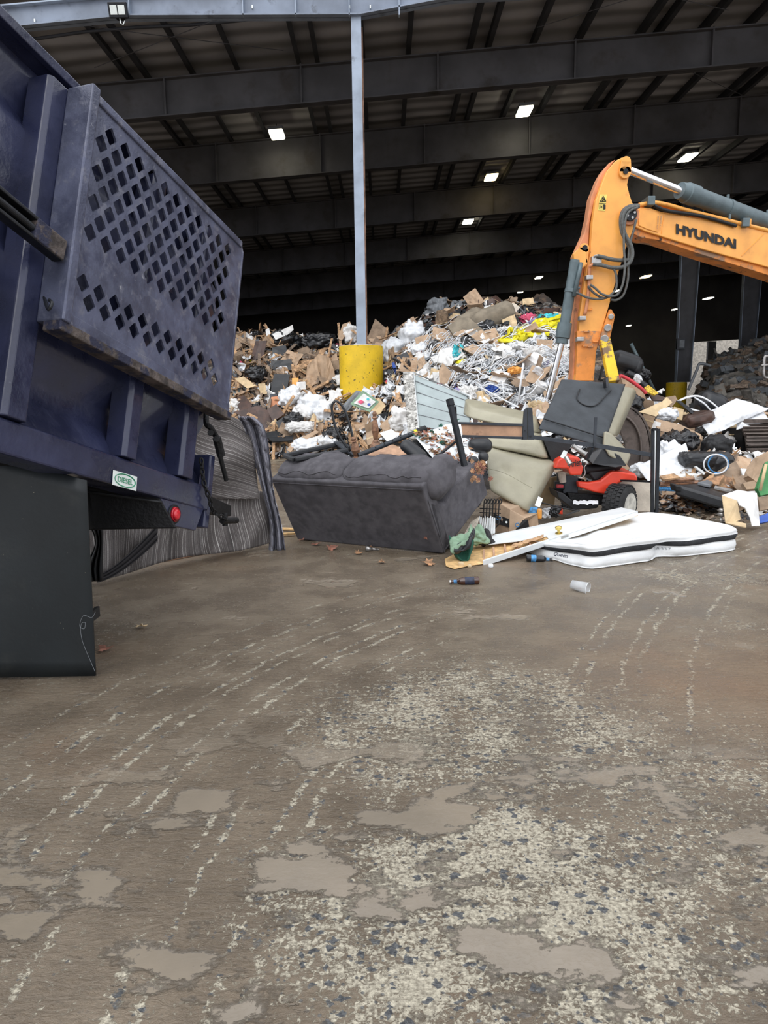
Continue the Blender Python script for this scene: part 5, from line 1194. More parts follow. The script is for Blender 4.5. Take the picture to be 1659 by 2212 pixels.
# ---------------- grey loveseat, tipped back
BL, BR = G(642, 1166), G(958, 1197)
Lx = (BR-BL); LEN = Lx.length; Lx.normalize(); Dy0 = V((-Lx.y, Lx.x, 0))*math.cos(.14) + Lx*math.sin(.14)
tl = math.radians(28); Dy = Dy0*math.cos(tl) + V((0, 0, 1))*math.sin(tl); Uz = -Dy0*math.sin(tl) + V((0, 0, 1))*math.cos(tl)
def SO(x, y, z): return BL + Lx*x + Dy*y + Uz*z
sf = T('loveseat', 'dark grey suede loveseat tipped back so its rear panel faces us', 'sofa', BL)
def box3(x0, x1, y0, y1, z0, z1): mb = MB(); return mb.prism([SO(x0, y0, z0), SO(x1, y0, z0), SO(x1, y0, z1), SO(x0, y0, z1)], Dy*(y1-y0))
H1 = .79
mb = box3(0, LEN, 0, .16, 0, H1); mb.build('back_panel', M['sofa'], sf, bevel=.02, seg=3)
AL = 1.02
for x0 in (LEN-.20, 0.0):
    pr = [(.0, .0), (AL, .0), (AL+.01, .42), (AL-.06, .56), (.45, .58), (.33, .52), (.30, .44), (.14, .62), (.0, .78)]
    pr = [(.0, .0), (AL, .0), (AL+.01, .34), (AL-.05, .44), (.50, .48), (.26, .42), (.02, .62)]
    mb = MB(); mb.prism([SO(x0, y, z) for y, z in pr], Lx*.20); mb.build('arm', M['sofa'], sf, bevel=.03, seg=3)
mb = box3(.2, LEN-.2, .1, AL-.02, .03, .28); mb.build('base', M['sofa'], sf, bevel=.02)
def pil(x0, x1, nm, seed, pts):
    mb = MB()
    def fn(u, v):
        a = 2*math.pi*v; uu = 2*u-1; e = (1-abs(uu)**5)**.34 if abs(uu) < 1 else 0
        y = .27 + .22*math.copysign(abs(math.cos(a))**.8, math.cos(a))*(.35+.65*e); z = pts + .105*math.copysign(abs(math.sin(a))**.8, math.sin(a))*(.25+.75*e)
        x = lerp(x0, x1, u); r = noise.noise(V((x*5, y*5, z*5+seed)))*.022 + .012*noise.noise(V((x*14, y*9, z*14+seed)))
        return SO(x, y-.02+r, z+r)
    mb.grid(fn, 40, 28); mb.grid(lambda u, v: fn(1.0*0+.0 + u*0, v), 1, 28)
    o = merge(mb.build(nm, M['sofa'], sf, smooth=True))
    for vv in (.40, .14):
        m2 = MB(); m2.tube([fn(u/40, vv + .02*math.sin(u*.3+seed)) - Dy*.003 for u in range(3, 38)], .005, 6); m2.build('seam', M['sofa_dark'] if False else M['sofa'], o, smooth=True)
    return o
pil(.01, LEN*.47, 'back_cushion', 1, H1-.02); pil(LEN*.46, LEN+.03, 'back_cushion', 5, H1-.02)
mb = MB(); mb.soft(SO(LEN-.02, .30, .69), (.11, .21, .17), (Lx, Dy, Uz), r=.14, n=14, bulge=.1, amp=.03, ns=6); mb.build('cushion_end', M['sofa'], sf, smooth=True)
for i in range(2):
    x0 = .2 + i*(LEN-.4)/2; mb = MB(); mb.soft(SO(x0 + (LEN-.4)/4, .62, .36), ((LEN-.4)/4, .40, .10), (Lx, Dy, Uz), r=.07, n=12, bulge=.15); mb.build('seat_cushion', M['sofa'], sf, smooth=True)
mb = MB(); mb.tube([SO(.0, -.004, H1-.045), SO(LEN, -.004, H1-.045)], .004, 5); mb.build('piping', M['sofa'], sf)
mb = MB(); mb.tube([SO(LEN+.004, .02, .0), SO(LEN+.004, .02, .62)], .004, 5); mb.build('piping', M['sofa'], sf)
for x, y in ((.08, .1), (LEN-.1, .06), (.1, AL-.12), (LEN-.1, AL-.12)):
    mb = MB(); mb.box(SO(x, y, -.03), (.045, .045, .03), (Lx, Dy, Uz)); mb.build('foot', M['sofa_dark'], sf, bevel=.006)
mb = MB(); mb.box(G(945, 1192) + V((.03, .18, .05)), (.10, .10, .05), (Lx, Dy0, V((0, 0, 1)))); addthing(mb, 'rubber_block', M['black'], 'black block wedged under the near corner of the loveseat', 'block', bevel=.01)
print('sofa len', LEN, 'front low', SO(LEN, AL, 0))
# ---------------- things on the loveseat
YS = 7.45
def A(x, y, o=0.0): return P(x, y, YS + o)
def tb(name, pts, r, mt, label, cat, n=24, closed=False, **kw):
    mb = MB(); mb.tube(pts if n == 0 else bez(pts, n), r, 10, closed); return addthing(mb, name, mt, label, cat, smooth=True, c=pts[0], **kw)
# black folding frame
ff_ = T('folding_table', 'flat black plastic table frame lying on the left back cushion of the loveseat', 'frame', A(700, 990))
loop = [A(617, 984, -.1), A(660, 973, -.05), A(737, 956, .25), A(790, 990, .2), A(752, 978, -.05), A(640, 994, -.2)]
mb = MB()
oq = [A(615, 982, -.15), A(737, 953, .3), A(792, 984, .25), A(755, 966, .15), A(640, 992, -.25)]
for a, b in ((A(615, 984, -.1), A(738, 958, .15)), (A(738, 958, .15), A(778, 992, .1)), (A(637, 993, -.25), A(752, 972, -.1)), (A(615, 984, -.1), A(637, 993, -.25))):
    m2 = MB(); m2.bar(a, b, .055, .045); m2.build('frame_bar', M['blackp'], ff_, bevel=.012)
mb = MB(); mb.prism([A(720, 957, .1), A(741, 957, .15), A(782, 985, .1), A(776, 996, .05), A(745, 976, .0)], (0, 0, .02)); mb.build('corner_plate', M['steel_dk'], ff_, bevel=.005)
# telescopic pole
a, b = A(774, 984, -.05), A(920, 925, .25); tp = T('telescopic_pole', 'long dark grey telescopic pole with yellow collar lying across the loveseat', 'pole', a)
mb = MB(); mb.cyl(a, b, .026, .026, 16); mb.build('tube', M['steel_dk'], tp, smooth=True, ang=40)
for t in (.25, .38, .5, .62, .74):
    mb = MB(); c = a.lerp(b, t) + V((0, -.024, .012)); mb.cyl(c, c - V((0, .004, 0)), .008); mb.build('pin_hole', M['black'], tp)
mb = MB(); mb.cyl(a.lerp(b, .82), a.lerp(b, .86), .03, .03, 16); mb.build('yellow_collar', M['brightyellow'], tp)
mb = MB(); mb.cyl(a.lerp(b, .86), a.lerp(b, 1.0), .033, .033, 16); mb.build('grip', M['black'], tp, bevel=.004)
# black upright post with a side bar
ps = T('black_post', 'black steel post with an open top standing up among the snow on the loveseat', 'post', A(1005, 1028))
mb = MB(); mb.cyl(A(1008, 1027, -.25), A(972, 868, -.1), .034, .034, 18, False); mb.cyl(A(974, 876, -.11), A(971, 862, -.1), .040, .040, 18, False); mb.build('tube', M['blacksteel'], ps, smooth=True, ang=40)
mb = MB(); mb.cyl(A(971.5, 863, -.1), A(971.3, 862.5, -.1), .034, .034, 18); mb.build('open_end', M['black'], ps)
mb = MB(); mb.tube([A(987, 952, -.12), A(940, 990, -.2)], .014); mb.build('side_bar', M['blacksteel'], ps, smooth=True)
mb = MB(); mb.tube([A(978, 885, -.05), A(984, 878, -.03), A(985, 905, -.03), A(996, 960, -.1)], .012); mb.build('rail', M['blacksteel'], ps)
# hoop
tb('black_hoop', [A(757, 975), A(738, 950), A(724, 920), A(717, 885), A(720, 870), A(730, 868), A(744, 885), A(756, 920), A(763, 950), A(768, 978)], .013, C['blackp'], 'thin black hoop standing on edge behind the left cushion', 'hoop', 40)
tb('bent_wire', [A(730, 920), A(745, 940, .05), A(752, 955), A(757, 975)], .006, C['black'], 'thin black wire looped inside the hoop', 'wire')
# upturned table
tt = T('small_table', 'small tan wooden table lying upside down behind the loveseat cushions', 'table', A(830, 995, .3))
mb = MB(); tp_ = [(778, 990), (787, 978), (815, 965), (840, 957), (850, 961), (862, 966), (880, 972), (893, 978), (882, 990), (850, 1000), (800, 1002)]
mb.prism([P(x, y, YS + .25 + (1000-y)*.014) for x, y in tp_], (0, .02, -.035)); mb.build('tabletop', M['tan_wood'], tt, bevel=.006)
def leg(a, b, r):
    mb = MB(); mb.lathe(a, b, [(0, r*.8), (.04, r*1.3), (.08, r*.7), (.12, r*1.25), (.18, r*.75), (.45, r*1.35), (.6, r*1.1), (.78, r*.6), (.82, r*1.1), (.86, r*.7), (.94, r*.85), (1, r*.5)], 18); return mb.build('leg', M['wood'], tt, smooth=True, ang=50)
leg(P(812, 962, YS+.45), P(809, 889, YS+.4), .030); leg(A(772, 994, .0), A(763, 944, -.05), .034)
mb = MB(); mb.cyl(P(812, 966, YS+.45), P(812, 955, YS+.45), .07, .04, 18); mb.build('leg_plate', M['wood'], tt)
# black chair back with snow and leaves
cb_ = T('padded_chair', 'black padded patio chair lying on the loveseat, covered in snow and leaves', 'chair', A(960, 1010))
mb = MB(); pad(mb, [A(878, 950, .1), A(985, 905, .9), A(1052, 985, .35), A(940, 1022, -.25)], .10, .02, amp=.02, p=6, vec=(0, .02, -.10)); merge(mb.build('seat_pad', M['blackp'], cb_, smooth=True))
mb = MB(); mb.soft(A(893, 975, -.1), (.16, .07, .07), (V((.7, -.2, -.6)), V((.2, .9, 0)), V((.6, .1, .7))), r=.065, n=10, amp=.02); mb.build('armrest', M['blackp'], cb_, smooth=True)
mb = MB(); mb.soft(A(1036, 962, .35), (.13, .1, .08), r=.075, n=10, amp=.02); mb.build('headrest', M['blackp'], cb_, smooth=True)
mb = MB()
for i in range(4): mb.soft(A(978 + i*22, 1014 - i*9, -.18 + i*.05), (.055, .05, .05), r=.045, n=6, amp=.01)
mb.build('padded_hinge_row', M['blackp'], cb_, smooth=True)
mb = MB(); mb.tube([A(972, 1030, -.25), A(1050, 985, .0)], .007); mb.build('hinge_rod', M['metal'], cb_)
snow = []
def snowf(u, v):
    q = A(895, 940, .1).lerp(A(990, 908, .85), u).lerp(A(955, 1012, -.2).lerp(A(1052, 985, .32), u), v); e = (math.sin(math.pi*u)*math.sin(math.pi*v))**.35
    return q + V((0, 0, .05*e*(1 + 1.1*noise.noise(q*5)) + .03*e*noise.noise(q*17) - .01))
mb = MB(); mb.grid(snowf, 40, 40); o = addthing(mb, 'snow_patch', M['snow'], 'patch of lumpy snow on the black chair on the loveseat', 'snow', smooth=True); o['kind'] = 'stuff'
def leafmesh(mb, c, s_, x, y, n, curl=.35):
    pr = [(0, -1.1), (.25, -.55), (.85, -.75), (.6, -.25), (1.1, .15), (.55, .3), (.6, .85), (.2, .6), (0, 1.15), (-.2, .6), (-.6, .85), (-.55, .3), (-1.1, .15), (-.6, -.25), (-.85, -.75), (-.25, -.55)]
    k = len(pr); mb.add([c + n*s_*.1] + [c + x*a*s_*.5 + y*b*s_*.5 + n*s_*curl*(a*a*.4 + rnd.uniform(-.15, .25)) for a, b in pr], [(0, i+1, (i+1) % k + 1) for i in range(k)])
mb = MB()
for i in range(420):
    u, v = rnd.random(), rnd.random()
    if v < .35 and u > .35 and rnd.random() < .85: continue
    if u > .62 and rnd.random() < .7: continue
    q = snowf(u, v) + V((0, 0, rnd.uniform(0, .03))); x, y, n = rndrot(V((0, -.3, 1)).normalized(), .6); mb.mi = rnd.choice([0, 0, 1, 1, 2, 3]); leafmesh(mb, q, rnd.uniform(.025, .07), x, y, n)
o = addthing(mb, 'leaf_litter', [M['leaf'], M['leafred'], M['oldwood'], M['gcloth']], 'brown and russet leaf litter strewn over the snowy black chair', 'leaves'); o['kind'] = 'stuff'
mb = MB()
for i in range(26):
    q = A(rnd.uniform(1020, 1050), rnd.uniform(1000, 1050), -.05); q = A(1034 + rnd.gauss(0, 9), 1012 + rnd.uniform(-18, 26), .0); x, y, n = rndrot(V((0, -1, .2)).normalized(), .5); mb.mi = rnd.choice([0, 1]); leafmesh(mb, q + (CAM-q)*.055, rnd.uniform(.04, .07), x, y, n)
o = addthing(mb, 'leaf_cluster', [M['leaf'], M['leafred']], 'tan leaves hanging over the right arm of the loveseat', 'leaves'); o['kind'] = 'stuff'
# single leaves on the ground
for i, (px, py, s_, m_, l) in enumerate(((652, 1168, .10, 'leafred', 'half-curled brown leaf under the left end of the loveseat'), (682, 1179, .13, 'leafred', 'russet leaf below the left part of the loveseat'), (716, 1187, .16, 'leafred', 'large curled russet leaf below the loveseat'),
       (775, 1198, .11, 'leaf', 'tan leaf beside the small metal cup'), (824, 1217, .09, 'leaf', 'pale tan leaf alone on the wet floor below the loveseat'), (925, 1221, .16, 'leaf', 'tan leaf just left of the broken door edge'), (305, 1358, .10, 'card3', 'pale curled leaf on the mud near the mud flap'),
       (228, 1407, .12, 'leafred', 'reddish leaf right beside the mud flap'), (1060, 1160, .10, 'leafred', 'brown leaf lying on the broken white door'), (938, 1147, .05, 'leafred', 'tiny leaf stuck on the rear panel of the loveseat'), (800, 1185, .07, 'leaf', 'small leaf under the rear panel of the loveseat'), (1190, 2, 0, 'leaf', ''))):
    if s_ == 0: continue
    p = G(px, py); mb = MB()
    if py == 1147: p = SO(LEN*.93, -.02, .2); x, y, n = Lx, Uz, -Dy
    elif px == 1060: p = P(1060, 1163, 7.0); p.z += .02; x, y, n = rndrot(V((0, 0, 1)), .2)
    else: x, y, n = rndrot(V((0, 0, 1)), .25); p.z += .012
    leafmesh(mb, p, s_*.8, x, y, n, .5); addthing(mb, 'leaf', M[m_], l, 'leaf', c=p)
# ---------------- broken white door
F1, F2 = P(1043, 1212, 6.22), P(1378, 1104, 7.05); F1.z = max(F1.z, .03)
B2 = P(1342, 1096, 7.62); sv = (B2 - F2); B1 = P(1062, 1156, 6.9)
upn = (F2-F1).cross(B1-F1).normalized()
if upn.z < 0: upn = -upn
dr = T('broken_door', 'white interior door with torn left end propped on the mattress', 'door', F1)
mb = MB(); e1 = F1.lerp(F2, .36); inner = [F1.lerp(F2, .34), F2, B2, B1.lerp(B2, .0), B1.lerp(B2, .0) + (B1-B2).normalized()*.12]
mb.prism([F1 + (B1-F1)*.62 + (F1-F2).normalized()*.0, F1.lerp(F2, .18) + (B1-F1)*.38, F1.lerp(F2, .38) + (B1-F1)*.18, F1.lerp(F2, .40), F2, B2, B1], -upn*.006); mb.build('top_skin', M['doorw'], dr)
mb = MB(); mb.prism([F1, F2, F2 + (B2-F2).normalized()*.035, F1 + (B1-F1).normalized()*.035], -upn*.052); mb.build('edge_stile', M['doorw'], dr, bevel=.002)
mb = MB(); mb.prism([F1.lerp(F2, .4).lerp(B1.lerp(B2, .4), .06), F2.lerp(B2, .06).lerp(F1, .02), B2.lerp(B1, .02), B1], -upn*.036); 
for v in mb.v: v -= upn*.007
mb.build('door_core', M['pine'], dr)
mb = MB(); bk_ = (B1-F1).normalized(); lf = (F1-F2).normalized()
sk = [F1 - upn*.044, F2 - upn*.044, B2 - upn*.044, B1 - upn*.044 + lf*.30, F1 - upn*.044 + bk_*.45 + lf*.5, F1 - upn*.044 + bk_*.12 + lf*.42, F1 - upn*.044 + lf*.30 - bk_*.05, F1 - upn*.044 + lf*.16, ]
mb.prism([V((q.x, q.y, max(q.z, .012))) for q in sk], (0, 0, -.004)); mb.build('bottom_skin', M['pine'], dr, label='bare torn wood-coloured bottom skin')
for t in (.0, .06, .13, .2, .28):
    a = F1.lerp(F2, t) + bk_*.05 - upn*.03; mb = MB(); mb.bar(a, a + bk_*(.34 - t*.3) + lf*.05, .018, .028); mb.build('core_strip', M['tan_wood'], dr)
a = F1.lerp(F2, .30); mb = MB(); mb.grid(lambda u, v: F1.lerp(F2, lerp(.16, .36, u)) + bk_*(lerp(.10, .20, v) + .03*noise.noise(V((u*9, v*3, 0)))) + upn*(.004 + .012*noise.noise(V((u*14, v*8, 3)))), 16, 5); mb.build('torn_fibre', M['oldwood'], dr)
kb = P(1192, 1162, 7.02); kb = F1.lerp(F2, .46) + bk_*.09
mb = MB(); mb.lathe(kb, kb + upn*.075, [(0, .034), (.1, .034), (.15, .014), (.5, .014), (.62, .030), (.85, .033), (1, .018)], 20); mb.build('knob', M['brass'], dr, smooth=True, ang=50)
mb = MB(); mb.lathe(kb - upn*.045, kb - upn*.11, [(0, .034), (.1, .034), (.2, .014), (.5, .014), (.62, .028), (1, .018)], 20); mb.build('knob', M['brass'], dr, smooth=True, ang=50)
lp = F1.lerp(F2, .50) - upn*.02 - (B1-F1).normalized()*.002; fdir = (F2-F1).normalized()
mb = MB(); mb.box(lp, (.045, .002, .012), (fdir, bk_, upn)); mb.build('latch_plate', M['metal'], dr)
# ---------------- white mattress
m1, m2, m3 = G(1277, 1231), G(1600, 1188), G(1120, 1188); m4 = m2 + (m3-m1)*1.12
mt = T('mattress', 'white queen mattress with a black side band lying flat on the wet floor', 'mattress', m1)
TH_ = .25
def mpt(u, v): return m3.lerp(m4, u).lerp(m1.lerp(m2, u), v)
per = []
def side(t):   # perimeter parameter 0..4
    t = t % 4
    k = int(t); f = t-k
    cs_ = [m3, m1, m2, m4]; return cs_[k].lerp(cs_[(k+1) % 4], f)
cen = (m1+m2+m3+m4)/4
def hgt(p): 
    q = (p - m1); return TH_*(.82 + .15*noise.noise(V((p.x*1.1, p.y*1.1, 2))) + .22*math.exp(-((p.x-3.25)**2 + (p.y-7.35)**2)/.25) - .35*math.exp(-((p.x-1.45)**2 + (p.y-6.9)**2)/.35) )
def ring(t, k):
    k2 = t % 1.0; cr = 1 - .045*(max(0, 1-min(k2, 1-k2)/.10))**2
    p = cen + (side(t)-cen)*cr; h = hgt(p); prof = [(0, -.03), (.03, .0), (.22, .012), (.40, .0), (.47, -.012), (.49, -.004), (.73, -.004), (.75, -.014), (.85, .006), (.95, -.008), (1.0, -.05)]
    z, o_ = prof[k]; d = (p-cen).normalized(); w = .03*noise.noise(V((p.x*2.2, p.y*2.2, z*2))) + .012*noise.noise(V((p.x*7, p.y*7, z*5))) - .10*math.exp(-((p.x-2.55)**2 + (p.y-6.4)**2)/.02)*(.3 if z > .5 else 1)
    return V((p.x, p.y, 0)) + d*(o_ + w*(1.5 if z > .02 else 1)) + V((0, 0, z*h + .004 + .012*noise.noise(V((p.x*3, p.y*3, 9)))*z))
NP = 160
mb = MB(); vs = [ring(i*4/NP, k) for k in range(11) for i in range(NP)]; b0 = 0
mb.v = vs
for k in range(10):
    mi = 1 if k in (5,) else 0
    for i in range(NP): mb.f.append([k*NP+i, k*NP+(i+1) % NP, (k+1)*NP+(i+1) % NP, (k+1)*NP+i]); mb.fm.append(mi)
# top
K = 14; base = len(mb.v); prev = [10*NP + i for i in range(NP)]
for r_ in range(1, K+1):
    cur = []
    for i in range(NP):
        e = ring(i*4/NP, 10); s_ = 1 - r_/K; p = cen + (V((e.x, e.y, 0))-cen)*s_; h = hgt(p)*1.0
        z = h*(1 + .04*(1-s_)) + .022*noise.noise(V((p.x*3.2, p.y*3.2, 1))) + .012*noise.noise(V((p.x*8, p.y*4, 5))); z = lerp(z, e.z, s_**10)
        cur.append(len(mb.v)); mb.v.append(V((p.x, p.y, z)))
    for i in range(NP): mb.f.append([prev[i], prev[(i+1) % NP], cur[(i+1) % NP], cur[i]]); mb.fm.append(0)
    prev = cur
fab = mb.build('cover', [M['mattress'], M['mblack']], mt, smooth=True)
def rowtube(k, r, nm, mtt, t0, t1, zoff=0.0):
    m_ = MB(); m_.tube([ring(lerp(t0, t1, i/80), k) + (ring(lerp(t0, t1, i/80), k)-cen).normalized()*.003 + V((0, 0, zoff)) for i in range(81)], r, 6); return m_.build(nm, mtt, mt, smooth=True)
rowtube(10, .007, 'top_piping', M['mattress'], 0, 4); rowtube(1, .006, 'bottom_piping', M['mattress'], 0, 4)
def wraptext(txt, t0, t1, h0, h1, nm, mt_, bold):
    m_ = MB(); m_.text(txt, (0, 0, 0), (1, 0, 0), (0, 1, 0), 1.0, 1.0, 0, bold); out = []
    for v in m_.v:
        t = lerp(t0, t1, v.x); z = lerp(h0, h1, v.y); k = 2 if z < .40 else 3; pr = (.22, .40, .47)
        a, b = ring(t, k), ring(t, k+1); f = (z - pr[k-2])/(pr[k-1] - pr[k-2]); p = a.lerp(b, f); out.append(p + (V((p.x, p.y, 0)) - V((cen.x, cen.y, 0))).normalized()*.004)
    m_.v = out; m_.build(nm, mt_, fab)
wraptext('Queen', .52, .70, .24, .44, 'lettering', M['labeldark'], .004)
wraptext('768-557', 1.45, 1.54, .33, .43, 'faint_print', M['greyp'], 0)
# ---------------- bottles, cup, small bits
def bottle(a, d, mt_, lab, l):
    d = V(d).normalized(); r = T('beer_bottle', l, 'bottle', a)
    mb = MB(); mb.lathe(a, a + d*.235, [(0, .026), (.02, .031), (.56, .031), (.66, .026), (.76, .0145), (.94, .013), (.945, .0155), (1, .0155)], 28); mb.build('glass', mt_, r, smooth=True, ang=50)
    mb = MB(); mb.cyl(a + d*.04, a + d*(.115 if lab is M['labeldark'] else .085), .0315, .0315, 28, False); mb.build('label', lab, r, smooth=True)
    mb = MB(); mb.cyl(a + d*.178, a + d*.205, .0152, .0148, 20, False); mb.build('neck_label', M['labelblue'], r, smooth=True)
    mb = MB(); mb.cyl(a + d*.226, a + d*.238, .0165, .0155, 20); mb.build('crown_rim', M['metal'], r)
p = G(1035, 1262); bottle(V((p.x, p.y, .034)), (-1, .03, -.06), M['glassbrown'], M['labeldark'], 'brown glass beer bottle alone on the wet floor in front')
p = G(1137, 1213); bottle(V((p.x, p.y, .034)), (1, -.06, -.06), M['glassblack'], M['labelblue'], 'dark beer bottle with blue label against the white mattress')
mb = MB()
for (x, y, l) in ((1152, 1206, 0), (1160, 1203, 1)):
    pass
cp = G(1242, 1277); a = V((cp.x, cp.y+.02, .045)); d = V((.75, -.62, -.1)).normalized()
clear = mat('clear_plastic', (225, 228, 230), .08, 0, .01, 5, alpha=.38)
mb = MB(); mb.cyl(a - d*.02, a + d*.11, .033, .045, 32, False); cu = addthing(mb, 'plastic_cup', clear, 'clear plastic cup lying on its side on the wet floor', 'cup', smooth=True, solid=.0015)
mb = MB(); mb.tube([a + d*.11 + (d.orthogonal().normalized()*math.cos(k*math.pi/12) + d.cross(d.orthogonal().normalized())*math.sin(k*math.pi/12))*.045 for k in range(24)], .0022, 6, True); o = mb.build('rim', M['bagwhite'], cu)
mb = MB(); mb.cyl(a - d*.02, a - d*.018, .033, .033, 28); mb.build('cup_bottom', M['bagwhite'], cu)
mb = MB(); x, y, n = rndrot(V((0, 0, 1)), .3); leafmesh(mb, a + V((0, 0, -.02)) + d*.04, .05, x, y, n); addthing(mb, 'leaf', M['leafred'], 'small wet leaf inside the clear plastic cup', 'leaf')
a = G(790, 1191) + V((0, 0, .028)); mb = MB(); mb.lathe(a, a + V((.13, .02, -.015)), [(0, .032), (.05, .030), (.5, .014), (.9, .012), (1, .012)], 20); addthing(mb, 'metal_cup', M['metal'], 'small shiny metal cone lying below the loveseat', 'cone', smooth=True)
for px, py, s_, m_, l in ((996, 1224, .028, 'card3', 'pale foam crumb near the broken door'), (1014, 1226, .018, 'card3', 'tiny pale chip right of the foam crumb'), (1060, 1226, .022, 'snow', 'small ball of snow on the floor in front of the door'), (908, 1775, .0, 'snow', '')):
    if s_: mb = MB(); mb.soft(G(px, py) + V((0, 0, s_*.8)), (s_, s_*.8, s_*.8), r=s_*.7, n=6, amp=.006, ns=30); addthing(mb, 'crumb' if m_ != 'snow' else 'snow_ball', M[m_], l, 'crumb', smooth=True)
# ---------------- green cloth, slats, iron rack, box
def crump(name, px, py, w, h, Y, mt_, label, cat, seed=0, dep=.6, zmin=None, **kw):
    mb = MB(); c = P(px, py, Y); sx, sz = w*Y/F/2, h*Y/F/2
    kw.setdefault('amp', sz*.5); kw.setdefault('amp2', sz*.35)
    mb.soft(c, (sx, sx*dep, sz), r=min(sx, sz)*.7, n=22, ns=3/sx*.4, seed=seed, ns2=4/sx*.5, **kw)
    if zmin is not None:
        for v in mb.v: v.z = max(v.z, zmin)
    return addthing(mb, name, mt_, label, cat, smooth=True)
gc = T('green_cloth', 'crumpled green and pale green cloth with dark edging beside the loveseat corner', 'cloth', G(1005, 1192))
def fold(nm, pts, mt_, w, seed):
    mb = MB(); c = bez(pts, 20); n = len(c)
    mb.grid(lambda u, v: c[min(n-1, int(u*(n-1)))] + V((0, w*(v-.5)*1.2, .5*w*(v-.5) + .03*math.sin(v*8+u*5+seed) + .04*noise.noise(V((u*4, v*4, seed))))), n-1, 10); return mb.build(nm, mt_, gc, smooth=True, solid=.012)
fold('green_fold', [P(972, 1172, 6.5), P(985, 1190, 6.4), P(1000, 1194, 6.4), P(1012, 1182, 6.4), P(1020, 1160, 6.5)], M['gcloth'], .16, 1)
fold('pale_fold', [P(972, 1178, 6.35), P(985, 1174, 6.35), P(1000, 1170, 6.35), P(1014, 1160, 6.4), P(1018, 1145, 6.5)], M['pgreen'], .12, 4)
fold('dark_band', [P(980, 1186, 6.3), P(1000, 1182, 6.3), P(1015, 1168, 6.3), P(1025, 1150, 6.35)], M['blackp'], .05, 2)
mb = MB(); mb.soft(P(1030, 1158, 6.65), (.09, .08, .07), r=.06, n=18, amp=.05, ns=9, amp2=.04, ns2=14); mb.build('crumpled_end', M['pgreen'], gc, smooth=True)
mb = MB(); mb.soft(P(1046, 1163, 6.7), (.07, .07, .06), r=.05, n=16, amp=.05, ns=10, amp2=.03, ns2=16); mb.build('dark_end', M['sofa_dark'], gc, smooth=True)
bl = T('slat_blind', 'bundle of white plastic blind slats between loveseat and cardboard box', 'blind', P(1052, 1160, 7.1))
for i in range(9):
    a = P(1036 + i*4, 1116 + (i % 3)*2, 7.4 - i*.02); b = P(1042 + i*3.2, 1160 - i*1.0, 7.0 - i*.02); mb = MB(); mb.bar(a, b, .018, .008, (0, 1, .3)); mb.build('slat', M['doorw'], bl)
for i in range(8):
    a = P(1018 + i*2.4, 1128 - i*1.5, 7.3); b = P(996 + i*4, 1170 - i*2, 6.9); mb = MB(); mb.bar(a, b, .014, .008, (0, 1, .3)); mb.build('cord_strip', M['cream'], bl)
ir = T('wrought_iron_rack', 'black wrought iron rack with curled wires beside the cardboard box', 'rack', P(1050, 1120, 7.6))
for i in range(6):
    x = 1044 + i*6.5; mb = MB(); mb.tube(bez([P(x, 1118, 7.5), P(x+1, 1100, 7.5), P(x+2, 1084, 7.5), P(x+5, 1078, 7.5), P(x+7, 1084, 7.5), P(x+4, 1089, 7.5)], 16), .006, 6); mb.build('curled_wire', M['black'], ir, smooth=True)
for i in range(3): mb = MB(); mb.tube([P(1036, 1098+i*9, 7.55), P(1082, 1100+i*9, 7.5)], .006, 6); mb.build('cross_wire', M['black'], ir)
mb = MB(); mb.tube(bez([P(1075, 1115, 7.4), P(1078, 1130, 7.3), P(1070, 1140, 7.3), P(1066, 1148, 7.2)], 12), .007, 6); mb.build('curled_wire', M['black'], ir, smooth=True)
q = [(1064, 1079), (1159, 1108), (1162, 1140), (1062, 1150)]
cbx = T('delivery_box', 'cardboard delivery box with black tape and blue marks behind the door', 'box', P(1110, 1150, 7.9))
pp = [P(1064, 1079, 8.0), P(1101, 1100, 7.7), P(1100, 1160, 7.6), P(1062, 1150, 8.0)]; mb = MB(); mb.prism(pp, (.35, .35, .06)); mb.build('carton', M['card'], cbx, bevel=.006)
mb = MB(); mb.prism([P(1101, 1100, 7.69), P(1134, 1119, 7.6), P(1161, 1109, 7.8), P(1165, 1150, 7.8), P(1100, 1160, 7.58)], (.0, .3, .0)); bb = mb.build('side_panel', M['card'], cbx, bevel=.004)
mb = MB(); mb.prism([P(1066, 1108, 7.97), P(1099, 1121, 7.66), P(1099, 1139, 7.62), P(1064, 1128, 7.97)], (0, -.012, 0)); tp2 = mb.build('black_tape', M['black'], cbx)
mb = MB(); mb.prism([P(1108, 1126, 7.66), P(1140, 1122, 7.58), P(1145, 1150, 7.58), P(1108, 1150, 7.6)], (0, -.012, 0)); mb.build('black_tape', M['black'], cbx)
for (x, y) in ((1077, 1119), (1118, 1134)):
    mb = MB(); yy = 7.6 if x > 1100 else 7.85; mb.tube([P(x + 5*math.cos(a*math.pi/8), y + 4*math.sin(a*math.pi/8), yy-.05) for a in range(16)], .005, 5, True); mb.build('blue_mark', M['labelblue'], cbx)
mb = MB(); mb.cyl(P(1094, 1128, 7.6), P(1094, 1128, 7.58), .012); mb.build('white_dot', M['white'], cbx)
flap('cardboard_sheet', [(1168, 1035), (1202, 1029), (1198, 1092), (1166, 1092)], M['card3'], 'tan cardboard sheet between the olive cushion and the red mower', 'cardboard', 0, .02, .02, Y=8.9)
blob('blue_ball', 1153, 1106, 22, 20, M['labelblue'], 'blue and orange rounded toy part under the olive cushion', 'toy', Y=7.9, amp=.02, amp2=0); blob('orange_toy', 1165, 1110, 10, 22, M['orange'], 'orange cap beside the blue toy part', 'cap', Y=7.85, amp=.02, amp2=0)
